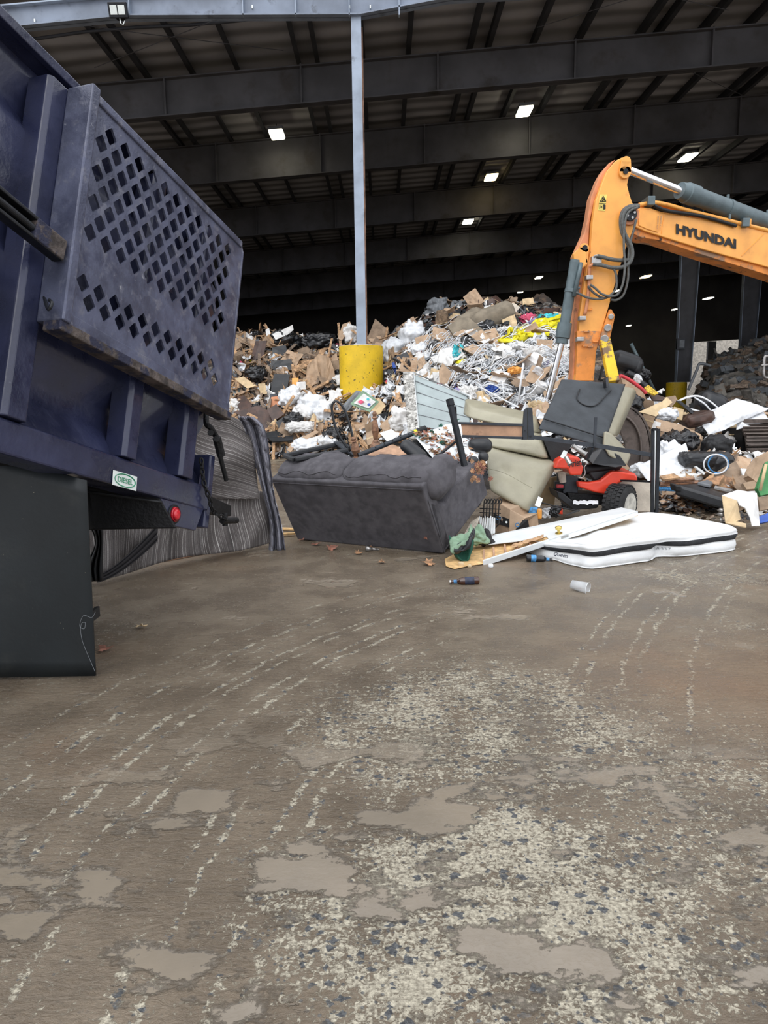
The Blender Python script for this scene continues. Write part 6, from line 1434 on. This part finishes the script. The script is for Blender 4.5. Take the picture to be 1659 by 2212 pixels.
crump('crumpled_wrap', 1182, 1108, 26, 22, 8.4, M['bagwhite'], 'crumpled white wrap with snow in front of the mower', 'wrap', 3)
crump('black_cloth', 1198, 1104, 22, 22, 8.1, M['blackp'], 'dark cloth bundle beside the crumpled white wrap', 'cloth', 5)
rod('black_rod', [(1170, 1086), (1210, 1096), (1250, 1104)], .008, M['black'], 'thin black rod lying in front of the mower', 'rod', Y=7.85)
rod('black_strap', [(1252, 1102), (1240, 1106), (1222, 1113)], .008, M['black'], 'short black strap on the far edge of the white door', 'strap', Y=7.15)
# ---------------- olive folding cushions
oc = T('folding_cushion_bed', 'olive grey vinyl cushions of a folded sofa bed beside the loveseat', 'sofa bed', P(1120, 1112, 8.2))
mb = MB(); pad(mb, [P(1008, 874, 9.3), P(1168, 913, 8.8), P(1178, 946, 8.7), P(1004, 905, 9.1)], .2, .015, vec=(.05, .75, .12), p=7, amp=.01); merge(mb.build('upper_cushion', M['olive'], oc, smooth=True))
mb = MB(); pad(mb, [P(1026, 942, 8.6), P(1178, 950, 8.3), P(1194, 1001, 8.2), P(1040, 966, 8.4)], .2, .03, vec=(.02, .5, .1), p=6, amp=.015, dimple=[(.6, .5, .02)]); merge(mb.build('middle_cushion', M['olive'], oc, smooth=True))
mb = MB(); pad(mb, [P(1040, 962, 8.4), P(1193, 1003, 8.15), P(1133, 1110, 7.75), P(1052, 1065, 7.9)], .2, .05, vec=(.20, .32, .02), nu=24, nv=24, p=8, amp=.02, dimple=[(.40, .42, .05), (.75, .5, .04)]); merge(mb.build('lower_cushion', M['olive'], oc, smooth=True))
mb = MB(); mb.tube(bez([P(1046, 1010, 8.02), P(1090, 1022, 7.93), P(1150, 1054, 7.88)], 12), .004, 5); mb.build('stitch_line', M['olive'], oc)
# care tags
mb = MB(); mb.prism([P(1163, 1072, 7.8), P(1173, 1077, 7.8), P(1166, 1096, 7.75), P(1155, 1092, 7.75)], (0, .005, 0)); mb.build('care_tag', M['white'], oc)
mb = MB(); mb.prism([P(1218, 972, 8.0), P(1226, 976, 8.0), P(1220, 992, 7.95), P(1210, 987, 7.95)], (0, .005, 0)); mb.build('care_tag', M['white'], oc)
# ---------------- upturned section with black dust cover
uc = T('upturned_ottoman_bed', 'upturned bed section showing black dust cover and olive vinyl edge above the mower', 'sofa bed', P(1280, 1005, 8.7))
c4 = [P(1213, 818, 9.3), P(1352, 828, 9.4), P(1303, 965, 8.5), P(1163, 925, 8.4)]
mb = MB(); pad(mb, c4, .05, .01, vec=(.01, .05, -.02), p=14, amp=.03, ns=2.5); merge(mb.build('dust_cover', M['undercloth'], uc, smooth=True))
vc = V((.27, .20, -.10))
mb = MB(); c5 = [q + V((.012, .05, -.01)) for q in c4]; c5[2] = P(1305, 933, 8.62) + V((.012, .05, 0)); c5[3] = P(1166, 905, 8.55) + V((0, .05, 0)); pad(mb, c5, .2, .0, vec=vc, p=12, amp=.012); merge(mb.build('cushion_block', M['olive'], uc, smooth=True))
mb = MB(); mb.tube([c4[3].lerp(c4[0], .18) + V((0, -.04, 0)), c4[2].lerp(c4[1], .12) + V((0, -.04, 0))], .008, 5); mb.build('seam', M['black'], uc)
def ucp(u, v): return c4[0].lerp(c4[1], u).lerp(c4[3].lerp(c4[2], u), v) + V((0, -.035, 0))
mb = MB(); mb.tube(bez([ucp(.33, .18), ucp(.35, .36), ucp(.5, .45), ucp(.66, .42), ucp(.76, .22), ucp(.8, .14)], 26), .008, 6); mb.build('pull_cord', M['black'], uc, smooth=True)
mb = MB(); mb.prism([P(1306, 930, 8.45), P(1322, 936, 8.5), P(1364, 982, 8.6), P(1354, 1006, 8.5), P(1316, 985, 8.4), P(1303, 962, 8.4)], (.05, .22, -.02)); mb.build('folded_edge', M['olive'], uc, bevel=.03, seg=3, smooth=True, ang=60)
mb = MB(); mb.prism([P(1262, 985, 8.5), P(1303, 965, 8.45), P(1340, 985, 8.45), P(1354, 1006, 8.45), P(1330, 1010, 8.4), P(1280, 1002, 8.4)], (0, .3, .02)); mb.build('under_board', M['blackp'], uc, bevel=.01)
mb = MB(); mb.prism([P(1308, 818, 9.2), P(1314, 814, 9.2), P(1316, 835, 9.15), P(1310, 838, 9.15)], (.0, .12, 0)); mb.build('corner_bracket', M['blacksteel'], uc, bevel=.004)
for (x0, y0, x1, y1) in ((1236, 962, 1266, 982), (1222, 986, 1232, 1003)):
    mb = MB(); mb.lathe(P(x0, y0, 7.95), P(x1, y1, 7.9), [(0, .012), (.05, .028), (.15, .026), (.9, .026), (.95, .034), (1, .034)], 18); mb.build('metal_foot', M['metal'], uc, smooth=True, ang=40)
mb = MB(); mb.prism([P(1172, 945, 8.35), P(1238, 958, 8.3), P(1224, 980, 8.3), P(1197, 1006, 8.3)], (0, .4, 0)); mb.build('black_liner', M['black'], uc)
# ---------------- bed frame
bf = T('bed_frame', 'black metal bed frame with a wood-grain headboard rail spanning to the right', 'bed frame', P(1410, 1112, 8.0))
hb = 7.9
def HB(x, y, o=0.0): return P(x, y, hb + o)
plank_m = mat('headboard_wood_grain', (176, 138, 110), .6, 0, .15, 3, .05, 30, dirt=[((120, 88, 70), .58, .75, 12)])
mb = MB(); mb.prism([HB(996, 917), HB(1128, 920), HB(1128, 944), HB(1000, 940)], (0, .02, 0)); mb.build('wood_inset', plank_m, bf)
for a, b in (((990, 914), (1130, 918)), ((998, 942), (1130, 946))):
    mb = MB(); mb.bar(HB(*a), HB(*b), .04, .028); mb.build('rail', M['steel_dk'], bf, bevel=.003)
mb = MB(); mb.prism([HB(1133, 887, -.02), HB(1139, 880, -.02), HB(1139, 950, -.02), HB(1128, 950, -.02)], (0, .06, 0)); mb.build('end_post', M['steel_dk'], bf, bevel=.003)
mb = MB(); mb.prism([HB(1140, 880, .0), HB(1150, 880, .0), HB(1154, 950, .0), HB(1140, 950, .0)], (0, .06, 0)); mb.build('end_post', M['steel_dk'], bf, bevel=.003)
for x, y in ((1134, 930), (1145, 942), (1148, 942)):
    mb = MB(); mb.cyl(HB(x, y, -.03), HB(x, y, -.01), .008); mb.build('bolt', M['black'], bf)
mb = MB(); mb.bar(HB(1150, 944, .02), P(1281, 962, 8.0), .04, .045); mb.bar(P(1279, 961, 8.0), P(1409, 983, 8.05), .04, .05); mb.build('side_rail', M['steel_dk'], bf, bevel=.003)
mb = MB(); mb.bar(P(1284, 964, 7.98), P(1287, 901, 7.98), .03, .02, (0, 1, 0)); mb.build('upright_tab', M['steel_dk'], bf, bevel=.002)
mb = MB(); mb.bar(P(1280, 966, 8.0), P(1268, 990, 8.1), .03, .05, (0, 1, 0)); mb.build('brace_tab', M['steel_dk'], bf)
for x in (1410, 1422):
    mb = MB(); mb.bar(P(x, 926, 8.05), P(x-1 if x == 1410 else x-4, 1112, 8.0), .038, .03, (0, 1, 0)); mb.build('leg', M['blacksteel'], bf, bevel=.003)
for y in (927, 1103):
    mb = MB(); mb.bar(P(1410, y, 8.03), P(1420, y+1, 8.03), .03, .03); mb.build('leg_rung', M['blacksteel'], bf)
mb = MB(); mb.bar(P(1330, 1037, 8.5), P(1408, 1041, 8.2), .02, .02); mb.build('cross_rail', M['blacksteel'], bf)
mb = MB(); mb.prism([P(1413, 930, 8.35), P(1419, 930, 8.35), P(1416, 1110, 8.35), P(1410, 1110, 8.35)], (0, .02, 0)); addthing(mb, 'white_strip', M['doorw'], 'tall narrow white strip behind the bed frame legs', 'strip')
# ---------------- red mower
mw = T('riding_mower', 'red riding mower with black seat half buried under the bed parts', 'mower', V((P(1300, 1100, 8.9).x, 8.9, 0)))
def R_(x, y, o=0.0): return P(x, y, 8.5 + o)
mb = MB(); mb.prism([R_(x, y) for x, y in ((1197, 1012), (1205, 994), (1224, 985), (1252, 988), (1261, 1010), (1257, 1027), (1232, 1027), (1227, 1013))], (.0, .45, .02)); mb.v = [v + (CAM - v)*(.35/8.5) for v in mb.v]; ho = mb.build('hood', M['redpaint'], mw, bevel=.02, seg=3)
mb = MB(); mb.text('Ariens', R_(1229, 1010, -.37), R_(1253, 1006)-R_(1229, 1010), (0, 0, 1), .165, .085, .004, .02); mb.build('lettering', M['black'], ho)
mb = MB(); mb.prism([R_(x, y, -.05) for x, y in ((1248, 1040), (1272, 1042), (1298, 1038), (1322, 1018), (1340, 1019), (1372, 1024), (1378, 1032), (1377, 1040), (1352, 1038), (1336, 1044), (1322, 1070), (1286, 1064), (1249, 1052))], (.0, .10, .0))
fe = mb.build('fender', M['redpaint'], mw, bevel=.02, seg=3)
mb = MB(); mb.prism([R_(x, y, .02) for x, y in ((1298, 1038), (1322, 1017), (1372, 1023), (1378, 1032), (1336, 1042))], (.05, .6, .02)); mb.build('fender_top', M['redpaint'], mw, bevel=.015)
mb = MB(); mb.prism([R_(x, y, .1) for x, y in ((1268, 1018), (1324, 1000), (1331, 1024), (1284, 1040))], (0, .45, 0)); mb.build('seat_pan', M['blackp'], mw, bevel=.02)
mb = MB(); mb.soft(R_(1292, 1008, .3), (.24, .2, .06), (V((1, 0, .12)), V((0, 1, 0)), V((0, 0, 1))), r=.05, n=10, bulge=.1); mb.build('seat', M['black'], mw, smooth=True)
mb = MB(); mb.prism([R_(x, y, .1) for x, y in ((1216, 1026), (1249, 1030), (1249, 1068), (1216, 1066))], (0, .35, 0)); mb.build('dash_column', M['steel_dk'], mw, bevel=.01)
mb = MB(); mb.prism([R_(x, y, -.1) for x, y in ((1202, 1060), (1218, 1066), (1246, 1090), (1296, 1088), (1290, 1098), (1240, 1102), (1206, 1075))], (0, .4, 0)); mb.build('foot_deck', M['blackp'], mw, bevel=.01)
mb = MB(); mb.prism([R_(x, y, .05) for x, y in ((1225, 1064), (1310, 1070), (1312, 1092), (1235, 1088))], (0, .4, 0)); mb.build('chassis', M['grime'], mw, bevel=.01)
mb = MB(); mb.grid(lambda u, v: R_(lerp(1238, 1292, u), lerp(1083, 1091, v), -.12 - .1*v) + V((0, 0, .02*noise.noise(V((u*8, v*4, 0))) + .01)), 14, 6); o = addthing(mb, 'snow_dusting', M['snow'], 'thin dusting of snow on the mower footboard', 'snow', smooth=True); o['kind'] = 'stuff'
mb = MB(); mb.tube(bez([R_(1268, 1002, -.05), R_(1262, 1010, -.06), R_(1264, 1022, -.06), R_(1258, 1032, -.06), R_(1247, 1031, -.05)], 14), .008); mb.cyl(R_(1264, 1001, -.05), R_(1272, 1001, -.05), .016); mb.build('control_lever', M['metal'], mw, smooth=True)
mb = MB(); mb.cyl(R_(1213, 1018, .05), R_(1216, 1042, .05), .05, .04, 16); mb.build('fuel_filter', M['cream'], mw, smooth=True, ang=40)
mb = MB(); mb.box(R_(1208, 1048, .1), (.06, .05, .05)); mb.build('engine_block', M['blacksteel'], mw, bevel=.01)
mb = MB(); mb.box(R_(1209, 1050, -.0), (.04, .03, .02)); mb.build('red_cap', M['red'], mw, bevel=.008)
mb = MB(); mb.prism([R_(x, y, -.15) for x, y in ((1206, 1098), (1216, 1096), (1216, 1112), (1206, 1110))], (0, .1, 0)); mb.build('red_deck_edge', M['redpaint'], mw, bevel=.01)
def wheel(c, ax, r, w, par):
    ax = V(ax).normalized(); mb = MB(); mb.lathe(c - ax*w, c, [(0, r*.62), (.03, r*.80), (.12, r*.95), (.25, r), (.75, r), (.88, r*.95), (.97, r*.80), (1, r*.62)], 40); tw = mb.build('tyre', M['tyre'], par, smooth=True, ang=60)
    y = ax.cross(V((0, 0, 1))).normalized(); z = V((0, 0, 1)); z = ax.cross(y)
    mb = MB()
    for i in range(30):
        for j in range(4):
            a = 2*math.pi*(i + (j % 2)*.5)/30; e = y*math.cos(a) + z*math.sin(a); t = ax.cross(e)
            mb.box(c - ax*w*(.18 + j*.21) + e*r*1.0, (w*.075, r*.065, .010), (ax, t, e))
    mb.build('tread_blocks', M['tyre'], tw)
    mb = MB(); mb.lathe(c - ax*w*.45, c - ax*w*.02, [(0, r*.2), (.1, r*.45), (.6, r*.52), (1, r*.62)], 32); 
    mb = MB(); mb.lathe(c + ax*.004, c - ax*w*.35, [(0, r*.63), (.06, r*.60), (.3, r*.52), (.9, r*.46), (.95, r*.2), (1, r*.02)], 36); mb.build('rim', M['rim'], tw, smooth=True, ang=50)
    mb = MB(); mb.cyl(c - ax*w*.4, c - ax*w*.12, r*.16, r*.13, 20); mb.build('hub', M['rim'], tw)
wheel(P(1361, 1094, 8.3), (.72, -.69, 0), .25, .26, mw)
wheel(P(1250, 1095, 9.6), (.72, -.69, 0), .2, .18, mw)
flap('upholstered_panel', [(1335, 1038), (1408, 1043), (1406, 1104), (1372, 1104), (1340, 1060)], M['cream'], 'cream channel-stitched panel standing behind the mower wheel', 'panel', 0, .08, .01, Y=8.75)
# ---------------- box spring leaning on the heap
bs = T('box_spring', 'pale grey-green box spring with shaggy white side leaning on the heap', 'box spring', P(950, 960, 10.6))
q = [P(893, 805, 11.3), P(1015, 856, 11.1), P(1024, 960, 10.5), P(906, 950, 10.6)]
mb = MB(); pad(mb, q, .2, .01, vec=(-.13, .20, .02), p=16, amp=.01); merge(mb.build('ticking', M['spring'], bs, smooth=True))
mb = MB()
for i in range(5):
    a = q[0].lerp(q[3], .12+.17*i) + V((0, -.012, 0)); b = q[1].lerp(q[2], .12+.17*i) + V((0, -.012, 0)); m_ = MB(); m_.tube(bez([a, a.lerp(b, .5) + V((0, -.005, -.01)), b], 8), .006, 5); m_.build('quilt_seam', M['greyp'], bs)
mb = MB(); mb.tube([x + V((0, -.01, 0)) for x in q], .022, 6, True); mb.build('edge_piping', M['doorw'], bs, smooth=True)
mb = MB(); mb.grid(lambda u, v: q[0].lerp(q[3], v) + V((-.15*u - .0, .20*u - .012, .01)) + V((-.03, -.03, 0))*noise.noise(V((u*8, v*40, 0))), 8, 60); mb.build('shaggy_side', M['fleece'], bs, smooth=True, solid=.03)
# ================================================= RIGHT SIDE RUBBISH
# chair, boxes by the excavator
oc2 = T('office_chair', 'black leather office chair lying on its side behind the yellow bucket link', 'chair', P(1360, 830, 13))
mb = MB(); mb.soft(P(1350, 783, 13), (.28, .22, .16), (V((.92, 0, -.3)), V((0, 1, 0)), V((.3, 0, .92))), r=.12, n=14, bulge=.12, amp=.02); mb.build('backrest', M['blackp'], oc2, smooth=True)
mb = MB(); mb.soft(P(1372, 792, 12.95), (.10, .18, .15), (V((.92, 0, -.3)), V((0, 1, 0)), V((.3, 0, .92))), r=.1, n=12, bulge=.12, amp=.02); mb.build('headrest', M['blackp'], oc2, smooth=True)
mb = MB(); mb.tube(bez([P(1352, 805, 12.8), P(1370, 815, 12.8), P(1385, 830, 12.8), P(1395, 836, 12.8)], 12), .08, 10); mb.build('armrest', M['bagblack'], oc2, smooth=True)
mb = MB(); mb.tube([P(1303, 790, 12.7), P(1295, 820, 12.7), P(1318, 822, 12.7)], .03); mb.build('chair_leg', M['black'], oc2, smooth=True)
bag(1378, 818, 16, 16, M['bagwhite'], 'small white bag held beside the black chair armrest', Y=12.6)
carton('cardboard_box', [(1340, 812), (1392, 848), (1400, 880), (1352, 850)], .5, M['card'], 'cardboard box with red ribbon trim right of the yellow link', Y=12.4, flaps=False)
rod('red_ribbon', [(1336, 818), (1342, 812), (1362, 822), (1384, 838), (1396, 850)], .03, M['red'], 'red ribbon along the top edge of the cardboard box', 'ribbon', Y=12.1)
flap('yellow_net', [(1391, 838), (1400, 833), (1422, 850), (1414, 854), (1396, 848)], mat('yellow_net_mat', (222, 170, 60), .7, 0, .3, 40, .6, 60), 'yellow woven net bag beside the red ribbon box', 'net', .5, .04, .01, Y=12.2)
flap('cardboard_sheet', [(1400, 848), (1432, 858), (1440, 866), (1410, 866)], M['brownboard'], 'dark brown board end above the taped cardboard box', 'board', .5, .04, .01, Y=12.3)
bag(1371, 878, 34, 46, M['bagblack'], 'black bin bag beside the olive edge of the upturned bed', Y=11.6)
blob('cardboard_box', 1350, 872, 22, 36, M['card3'], 'small pale carton left of the black bin bag', 'box', Y=11.8, amp=.05, amp2=0)
carton('cardboard_box', [(1352, 852), (1395, 878), (1392, 900), (1368, 888)], .4, M['card2'], 'cardboard box in shade behind the black bin bag', Y=12.2, flaps=False)
carton('cardboard_box', [(1380, 890), (1416, 900), (1408, 925), (1395, 918)], .5, M['card'], 'taped cardboard box at the left of the low right heap', Y=11.8)
flap('box_flap', [(1380, 890), (1430, 868), (1440, 858), (1452, 870), (1416, 901)], M['card3'], 'wide open cardboard lid in front of the taped box', 'cardboard', .6, .02, .015, Y=11.5)
flap('cardboard_sheet', [(1434, 858), (1458, 855), (1463, 865), (1450, 880), (1440, 868)], M['card2'], 'brown curled cardboard at the top of the low right heap', 'cardboard', .4, .03, .03, Y=12.0)
bag(1440, 895, 44, 24, M['bagwhite'], 'clear bag spilling from the taped cardboard box', Y=11.5)
carton('cardboard_box', [(1456, 878), (1478, 884), (1474, 908), (1452, 902)], .3, M['card3'], 'upright open carton near the dark armchair', Y=11.8, flaps=False)
flap('cardboard_sheet', [(1416, 904), (1470, 918), (1512, 938), (1516, 950), (1420, 930)], M['card'], 'long cardboard panel above the big black bag', 'cardboard', .3, .02, .01, Y=11.0)
flap('printed_card', [(1416, 910), (1428, 913), (1426, 922), (1415, 920)], M['paper'], 'white printed card on top of the bed frame legs', 'card', .0, .005, .002, Y=10.6)
bag(1468, 955, 72, 46, M['bagblack'], 'big glossy black bag in the middle of the right heap', Y=10.9, amp2=.10, n=30)
flap('cardboard_sheet', [(1506, 938), (1517, 946), (1512, 970), (1494, 976)], M['card2'], 'cardboard edge right of the big glossy black bag', 'cardboard', .1, .03, .01, Y=11.0)
bag(1446, 985, 60, 60, M['bagwhite'], 'big translucent white bag behind the bed frame legs', Y=10.4)
bag(1395, 1015, 60, 26, M['bagwhite'], 'white plastic sheet bundled behind the bed frame rail', Y=10.2)
bag(1460, 1030, 90, 16, M['paper'], 'flattened white cloth spread below the translucent bag', Y=9.9, amp2=.2)
blob('dark_armchair', 1536, 872, 60, 44, M['blackp'], 'padded black armchair back bound with white straps on right heap', 'armchair', Y=13.2, rot=22, amp=.06, amp2=.0)
blob('dark_armchair_cushion', 1505, 905, 60, 26, M['brownboard'], 'dark brown leather armrest left of the clear plastic', 'armrest', Y=11.8, rot=-15, amp=.1, amp2=.05)
flap('dark_board', [(1460, 866), (1468, 866), (1494, 884), (1500, 900), (1478, 880)], M['blackp'], 'long black panel leaning over the upright carton', 'panel', .2, .04, .01, Y=11.8)
for i, (pts, l) in enumerate((([(1462, 868), (1485, 858), (1510, 856), (1535, 868), (1560, 890)], 'white strap arching over the black armchair back'), ([(1500, 858), (1525, 875), (1545, 900)], 'white strap crossing down the black armchair back'), ([(1480, 880), (1520, 890), (1552, 886)], 'white strap wrapped low around the black armchair'))):
    rod('plastic_strap', pts, .022, M['bagwhite'], l, 'strap', Y=12.5, flat=.5)
def drape(name, poly, mt_, l, Y, amp=.25, tilt=1.0):
    cx = sum(p[0] for p in poly)/4; cy_ = sum(p[1] for p in poly)/4
    mb = MB(); q = [P(x, y, Y + tilt*Y/F*(cy_-y)) for x, y in poly]
    def fn(u, v):
        p = q[0].lerp(q[1], u).lerp(q[3].lerp(q[2], u), v); e = min(1, 6*min(u, 1-u, v, 1-v)+.3)
        return p + V((0, -.6, .6))*(amp*e*(abs(noise.noise(p*1.6))*1.3 + .35*abs(noise.noise(p*5.5)) + .12*noise.noise(p*14)))
    mb.grid(fn, 70, 46); return addthing(mb, name, mt_, l, 'plastic', smooth=True, solid=.006)
drape('plastic_sheeting', [(1500, 905), (1590, 862), (1662, 885), (1530, 945)], M['bagwhite'], 'large crumpled clear plastic sheet left of the excavator track', 11.9)
drape('plastic_sheeting', [(1590, 872), (1640, 876), (1664, 912), (1590, 930)], M['bagwhite'], 'smooth draped clear plastic sheet above the excavator track', 12.0, .12)
drape('plastic_sheeting', [(1372, 1010), (1480, 960), (1500, 1020), (1400, 1040)], M['bagwhite'], 'clear plastic sheet pooled behind the bed frame', 10.0, .2)
blob('black_armchair', 1548, 968, 56, 50, M['black'], 'torn black armchair just left of the excavator track', 'armchair', Y=10.6, amp=.12, amp2=.1, n=16)
blob('leather_cushion', 1505, 992, 70, 30, M['blackp'], 'creased black leather cushion below the big glossy bag', 'cushion', Y=10.0, amp=.10, amp2=.05, n=22)
blob('leather_cushion', 1550, 1000, 60, 44, M['blackp'], 'tufted black leather cushion behind the blue hose coil', 'cushion', Y=10.0, amp=.10, amp2=.05, n=22)
hc = T('hose_coil', 'coiled pale blue and white plastic tubing on the black leather cushions', 'hose', P(1545, 1020, 9.5))
for i, (cx, cy_, rx, ry, m_) in enumerate(((1546, 1003, 26, 21, 'bagwhite'), (1552, 1002, 22, 20, 'labelblue'))):
    mb = MB(); mb.tube([P(cx + rx*math.cos(a*math.pi/16), cy_ + ry*math.sin(a*math.pi/16), 9.55 + .03*i) for a in range(32)], .011, 6, True); mb.build('tube_loop', M[m_], hc, smooth=True)
blob('cardboard_tent', 1600, 985, 2, 2, M['card'], 'small cardboard crumb by the excavator track', 'cardboard', Y=10.5, amp=0, amp2=0, n=4)
flap('cardboard_sheet', [(1510, 1042), (1588, 997), (1597, 1010), (1608, 1036), (1560, 1038)], M['card2'], 'brown cardboard sheet tented up in front of the excavator track', 'cardboard', .9, .03, .03, Y=9.6)
flap('fibre_mat', [(1512, 1042), (1560, 1030), (1606, 1038), (1604, 1052), (1570, 1058)], M['leaf'], 'brown fibrous mat edge under the tented cardboard', 'mat', .9, .05, .03, Y=9.4)
flap('white_moulding', [(1499, 1008), (1504, 1008), (1524, 1022), (1520, 1026)], M['doorw'], 'white slotted moulding piece left of the hose coil', 'moulding', .4, .03, .003, Y=9.6)
flap('white_grille', [(1600, 1012), (1622, 1014), (1618, 1036), (1604, 1030)], M['doorw'], 'white perforated panel below the excavator track', 'panel', .5, .02, .01, Y=9.5)
for i, (q, l, m_) in enumerate((([(1426, 1044), (1508, 1040), (1508, 1046), (1426, 1050)], 'long reddish-brown wood strip behind the bed frame legs', 'wood'), ([(1436, 1036), (1500, 1034), (1500, 1038), (1436, 1041)], 'second reddish-brown wood strip, the upper one', 'wood'),
      ([(1420, 1052), (1470, 1054), (1470, 1060), (1420, 1058)], 'pale blue board lying under the brown wood strips', 'labelblue'), ([(1425, 1030), (1455, 1024), (1470, 1032), (1432, 1038)], 'dull brown board beside the flattened white cloth', 'oldwood'))):
    flap('wood_strip' if m_ == 'wood' else 'board', q, M[m_], l, 'board', 1.6, .03, .004, Y=9.4-.02*i)
# black printer-like slab
pr = T('black_console', 'flat black plastic appliance lying on the mulch at right', 'appliance', P(1520, 1085, 8.9))
a = [P(1458, 1046, 8.9), P(1510, 1043, 9.5), P(1590, 1062, 9.3), P(1572, 1080, 8.7)]
mb = MB(); mb.prism(a, (0, 0, -.14)); mb.build('body', M['blackp'], pr, bevel=.03)
mb = MB(); mb.prism([P(1456, 1046, 8.85), P(1474, 1050, 8.8), P(1472, 1064, 8.8), P(1458, 1062, 8.85)], (.02, .2, 0)); mb.build('handle', M['black'], pr, bevel=.02)
mb = MB(); mb.prism([P(1506, 1048, 9.2), P(1528, 1042, 9.4), P(1540, 1048, 9.3), P(1534, 1054, 9.1)], (0, 0, .04)); mb.build('grey_lid', M['greyp'], pr, bevel=.01)
mb = MB(); mb.prism([P(1545, 1052, 9.15), P(1582, 1060, 9.1), P(1578, 1064, 9.05), P(1542, 1056, 9.1)], (0, 0, .02)); mb.build('display_strip', M['metal'], pr)
# white cube carton
wc = T('white_lampshade_box', 'open white box with pale yellow inside lying on its side at right', 'box', P(1600, 1140, 7.9))
o1 = [P(1559, 1070, 7.9), P(1596, 1058, 8.2), P(1634, 1066, 8.1), P(1640, 1136, 7.7), P(1612, 1140, 7.5), P(1570, 1132, 7.6)]
mb = MB(); mb.prism([P(1559, 1070, 7.9), P(1594, 1058, 8.2), P(1634, 1065, 8.1), P(1592, 1080, 7.8)], (0, 0, -.008)); mb.build('top_panel', M['paper'], wc)
mb = MB(); f3_ = lambda u, v: P(lerp(lerp(1592, 1634, u), lerp(1612, 1641, u), v), lerp(lerp(1080, 1065, u), lerp(1140, 1136, u), v), lerp(lerp(7.8, 8.1, u), lerp(7.55, 7.8, u), v))
mb = MB(); mb.add([f3_(0, 0), f3_(1, 0), f3_(1, 1), f3_(0, 1), f3_(.45, .98), f3_(.45, .7), f3_(.28, .35), f3_(.06, .22)], [(0, 1, 2, 4, 5, 6, 7)]); mb.build('front_panel', M['paper'], wc, solid=.01)
mb = MB(); mb.add([P(1559, 1070, 7.9), P(1592, 1082, 7.78), P(1600, 1122, 7.75), P(1588, 1128, 7.7), P(1567, 1130, 7.7)], [(0, 1, 2, 3, 4)]); mb.build('yellow_side', M['card3'], wc, solid=.01, label='pale yellow inner side')
mb = MB(); mb.add([P(1567, 1130, 7.7), P(1588, 1126, 7.75), P(1612, 1132, 7.6), P(1612, 1140, 7.52)], [(0, 1, 2, 3)]); mb.build('bottom_rim', M['card3'], wc, solid=.01)
mb = MB(); p = P(1559, 1098, 7.85); mb.lathe(p, p - V((0, 0, .22)), [(0, .02), (.1, .05), (.2, .02), (.3, .055), (.45, .015), (.85, .012), (.9, .07), (1, .07)], 18); addthing(mb, 'lamp_stand', M['metal'], 'small turned lamp stand just left of the open white box', 'lamp', smooth=True)
flap('blue_board', [(1636, 1118), (1662, 1108), (1664, 1126), (1640, 1132)], M['blue'], 'blue board edge on the floor at the right border', 'board', .6, .05, .004, Y=7.9)
flap('brown_wrap', [(1612, 1030), (1632, 990), (1660, 976), (1662, 1040), (1630, 1046)], M['card'], 'brown paper sack bulging at the right border', 'sack', .4, .12, .04, Y=8.9)
gb = flap('green_printed_bag', [(1652, 1000), (1664, 996), (1664, 1068), (1642, 1072), (1634, 1056)], mat('green_sack', (72, 140, 84), .6, 0, .1, 5), 'green and tan printed sack at the right border', 'sack', .3, .08, .02, Y=8.5)
rod('sack_stripe', [(1655, 1002), (1642, 1060)], .018, M['card3'], 'tan stripe strip along the green printed sack', 'strip', Y=8.35)
flap('brown_wrap', [(1604, 1044), (1636, 1036), (1640, 1056), (1612, 1058)], M['card'], 'folded brown leather-like piece left of the green sack', 'wrap', .5, .08, .02, Y=8.8)
flap('cardboard_sheet', [(1636, 1076), (1664, 1072), (1664, 1100), (1640, 1104)], M['card2'], 'corrugated cardboard under the green printed sack', 'cardboard', .5, .05, .02, Y=8.4)
flap('cardboard_sheet', [(1340, 1002), (1352, 1002), (1360, 1012), (1348, 1020), (1336, 1016)], M['card'], 'cardboard scrap behind the red mower fender', 'cardboard', .2, .02, .01, Y=9.5)
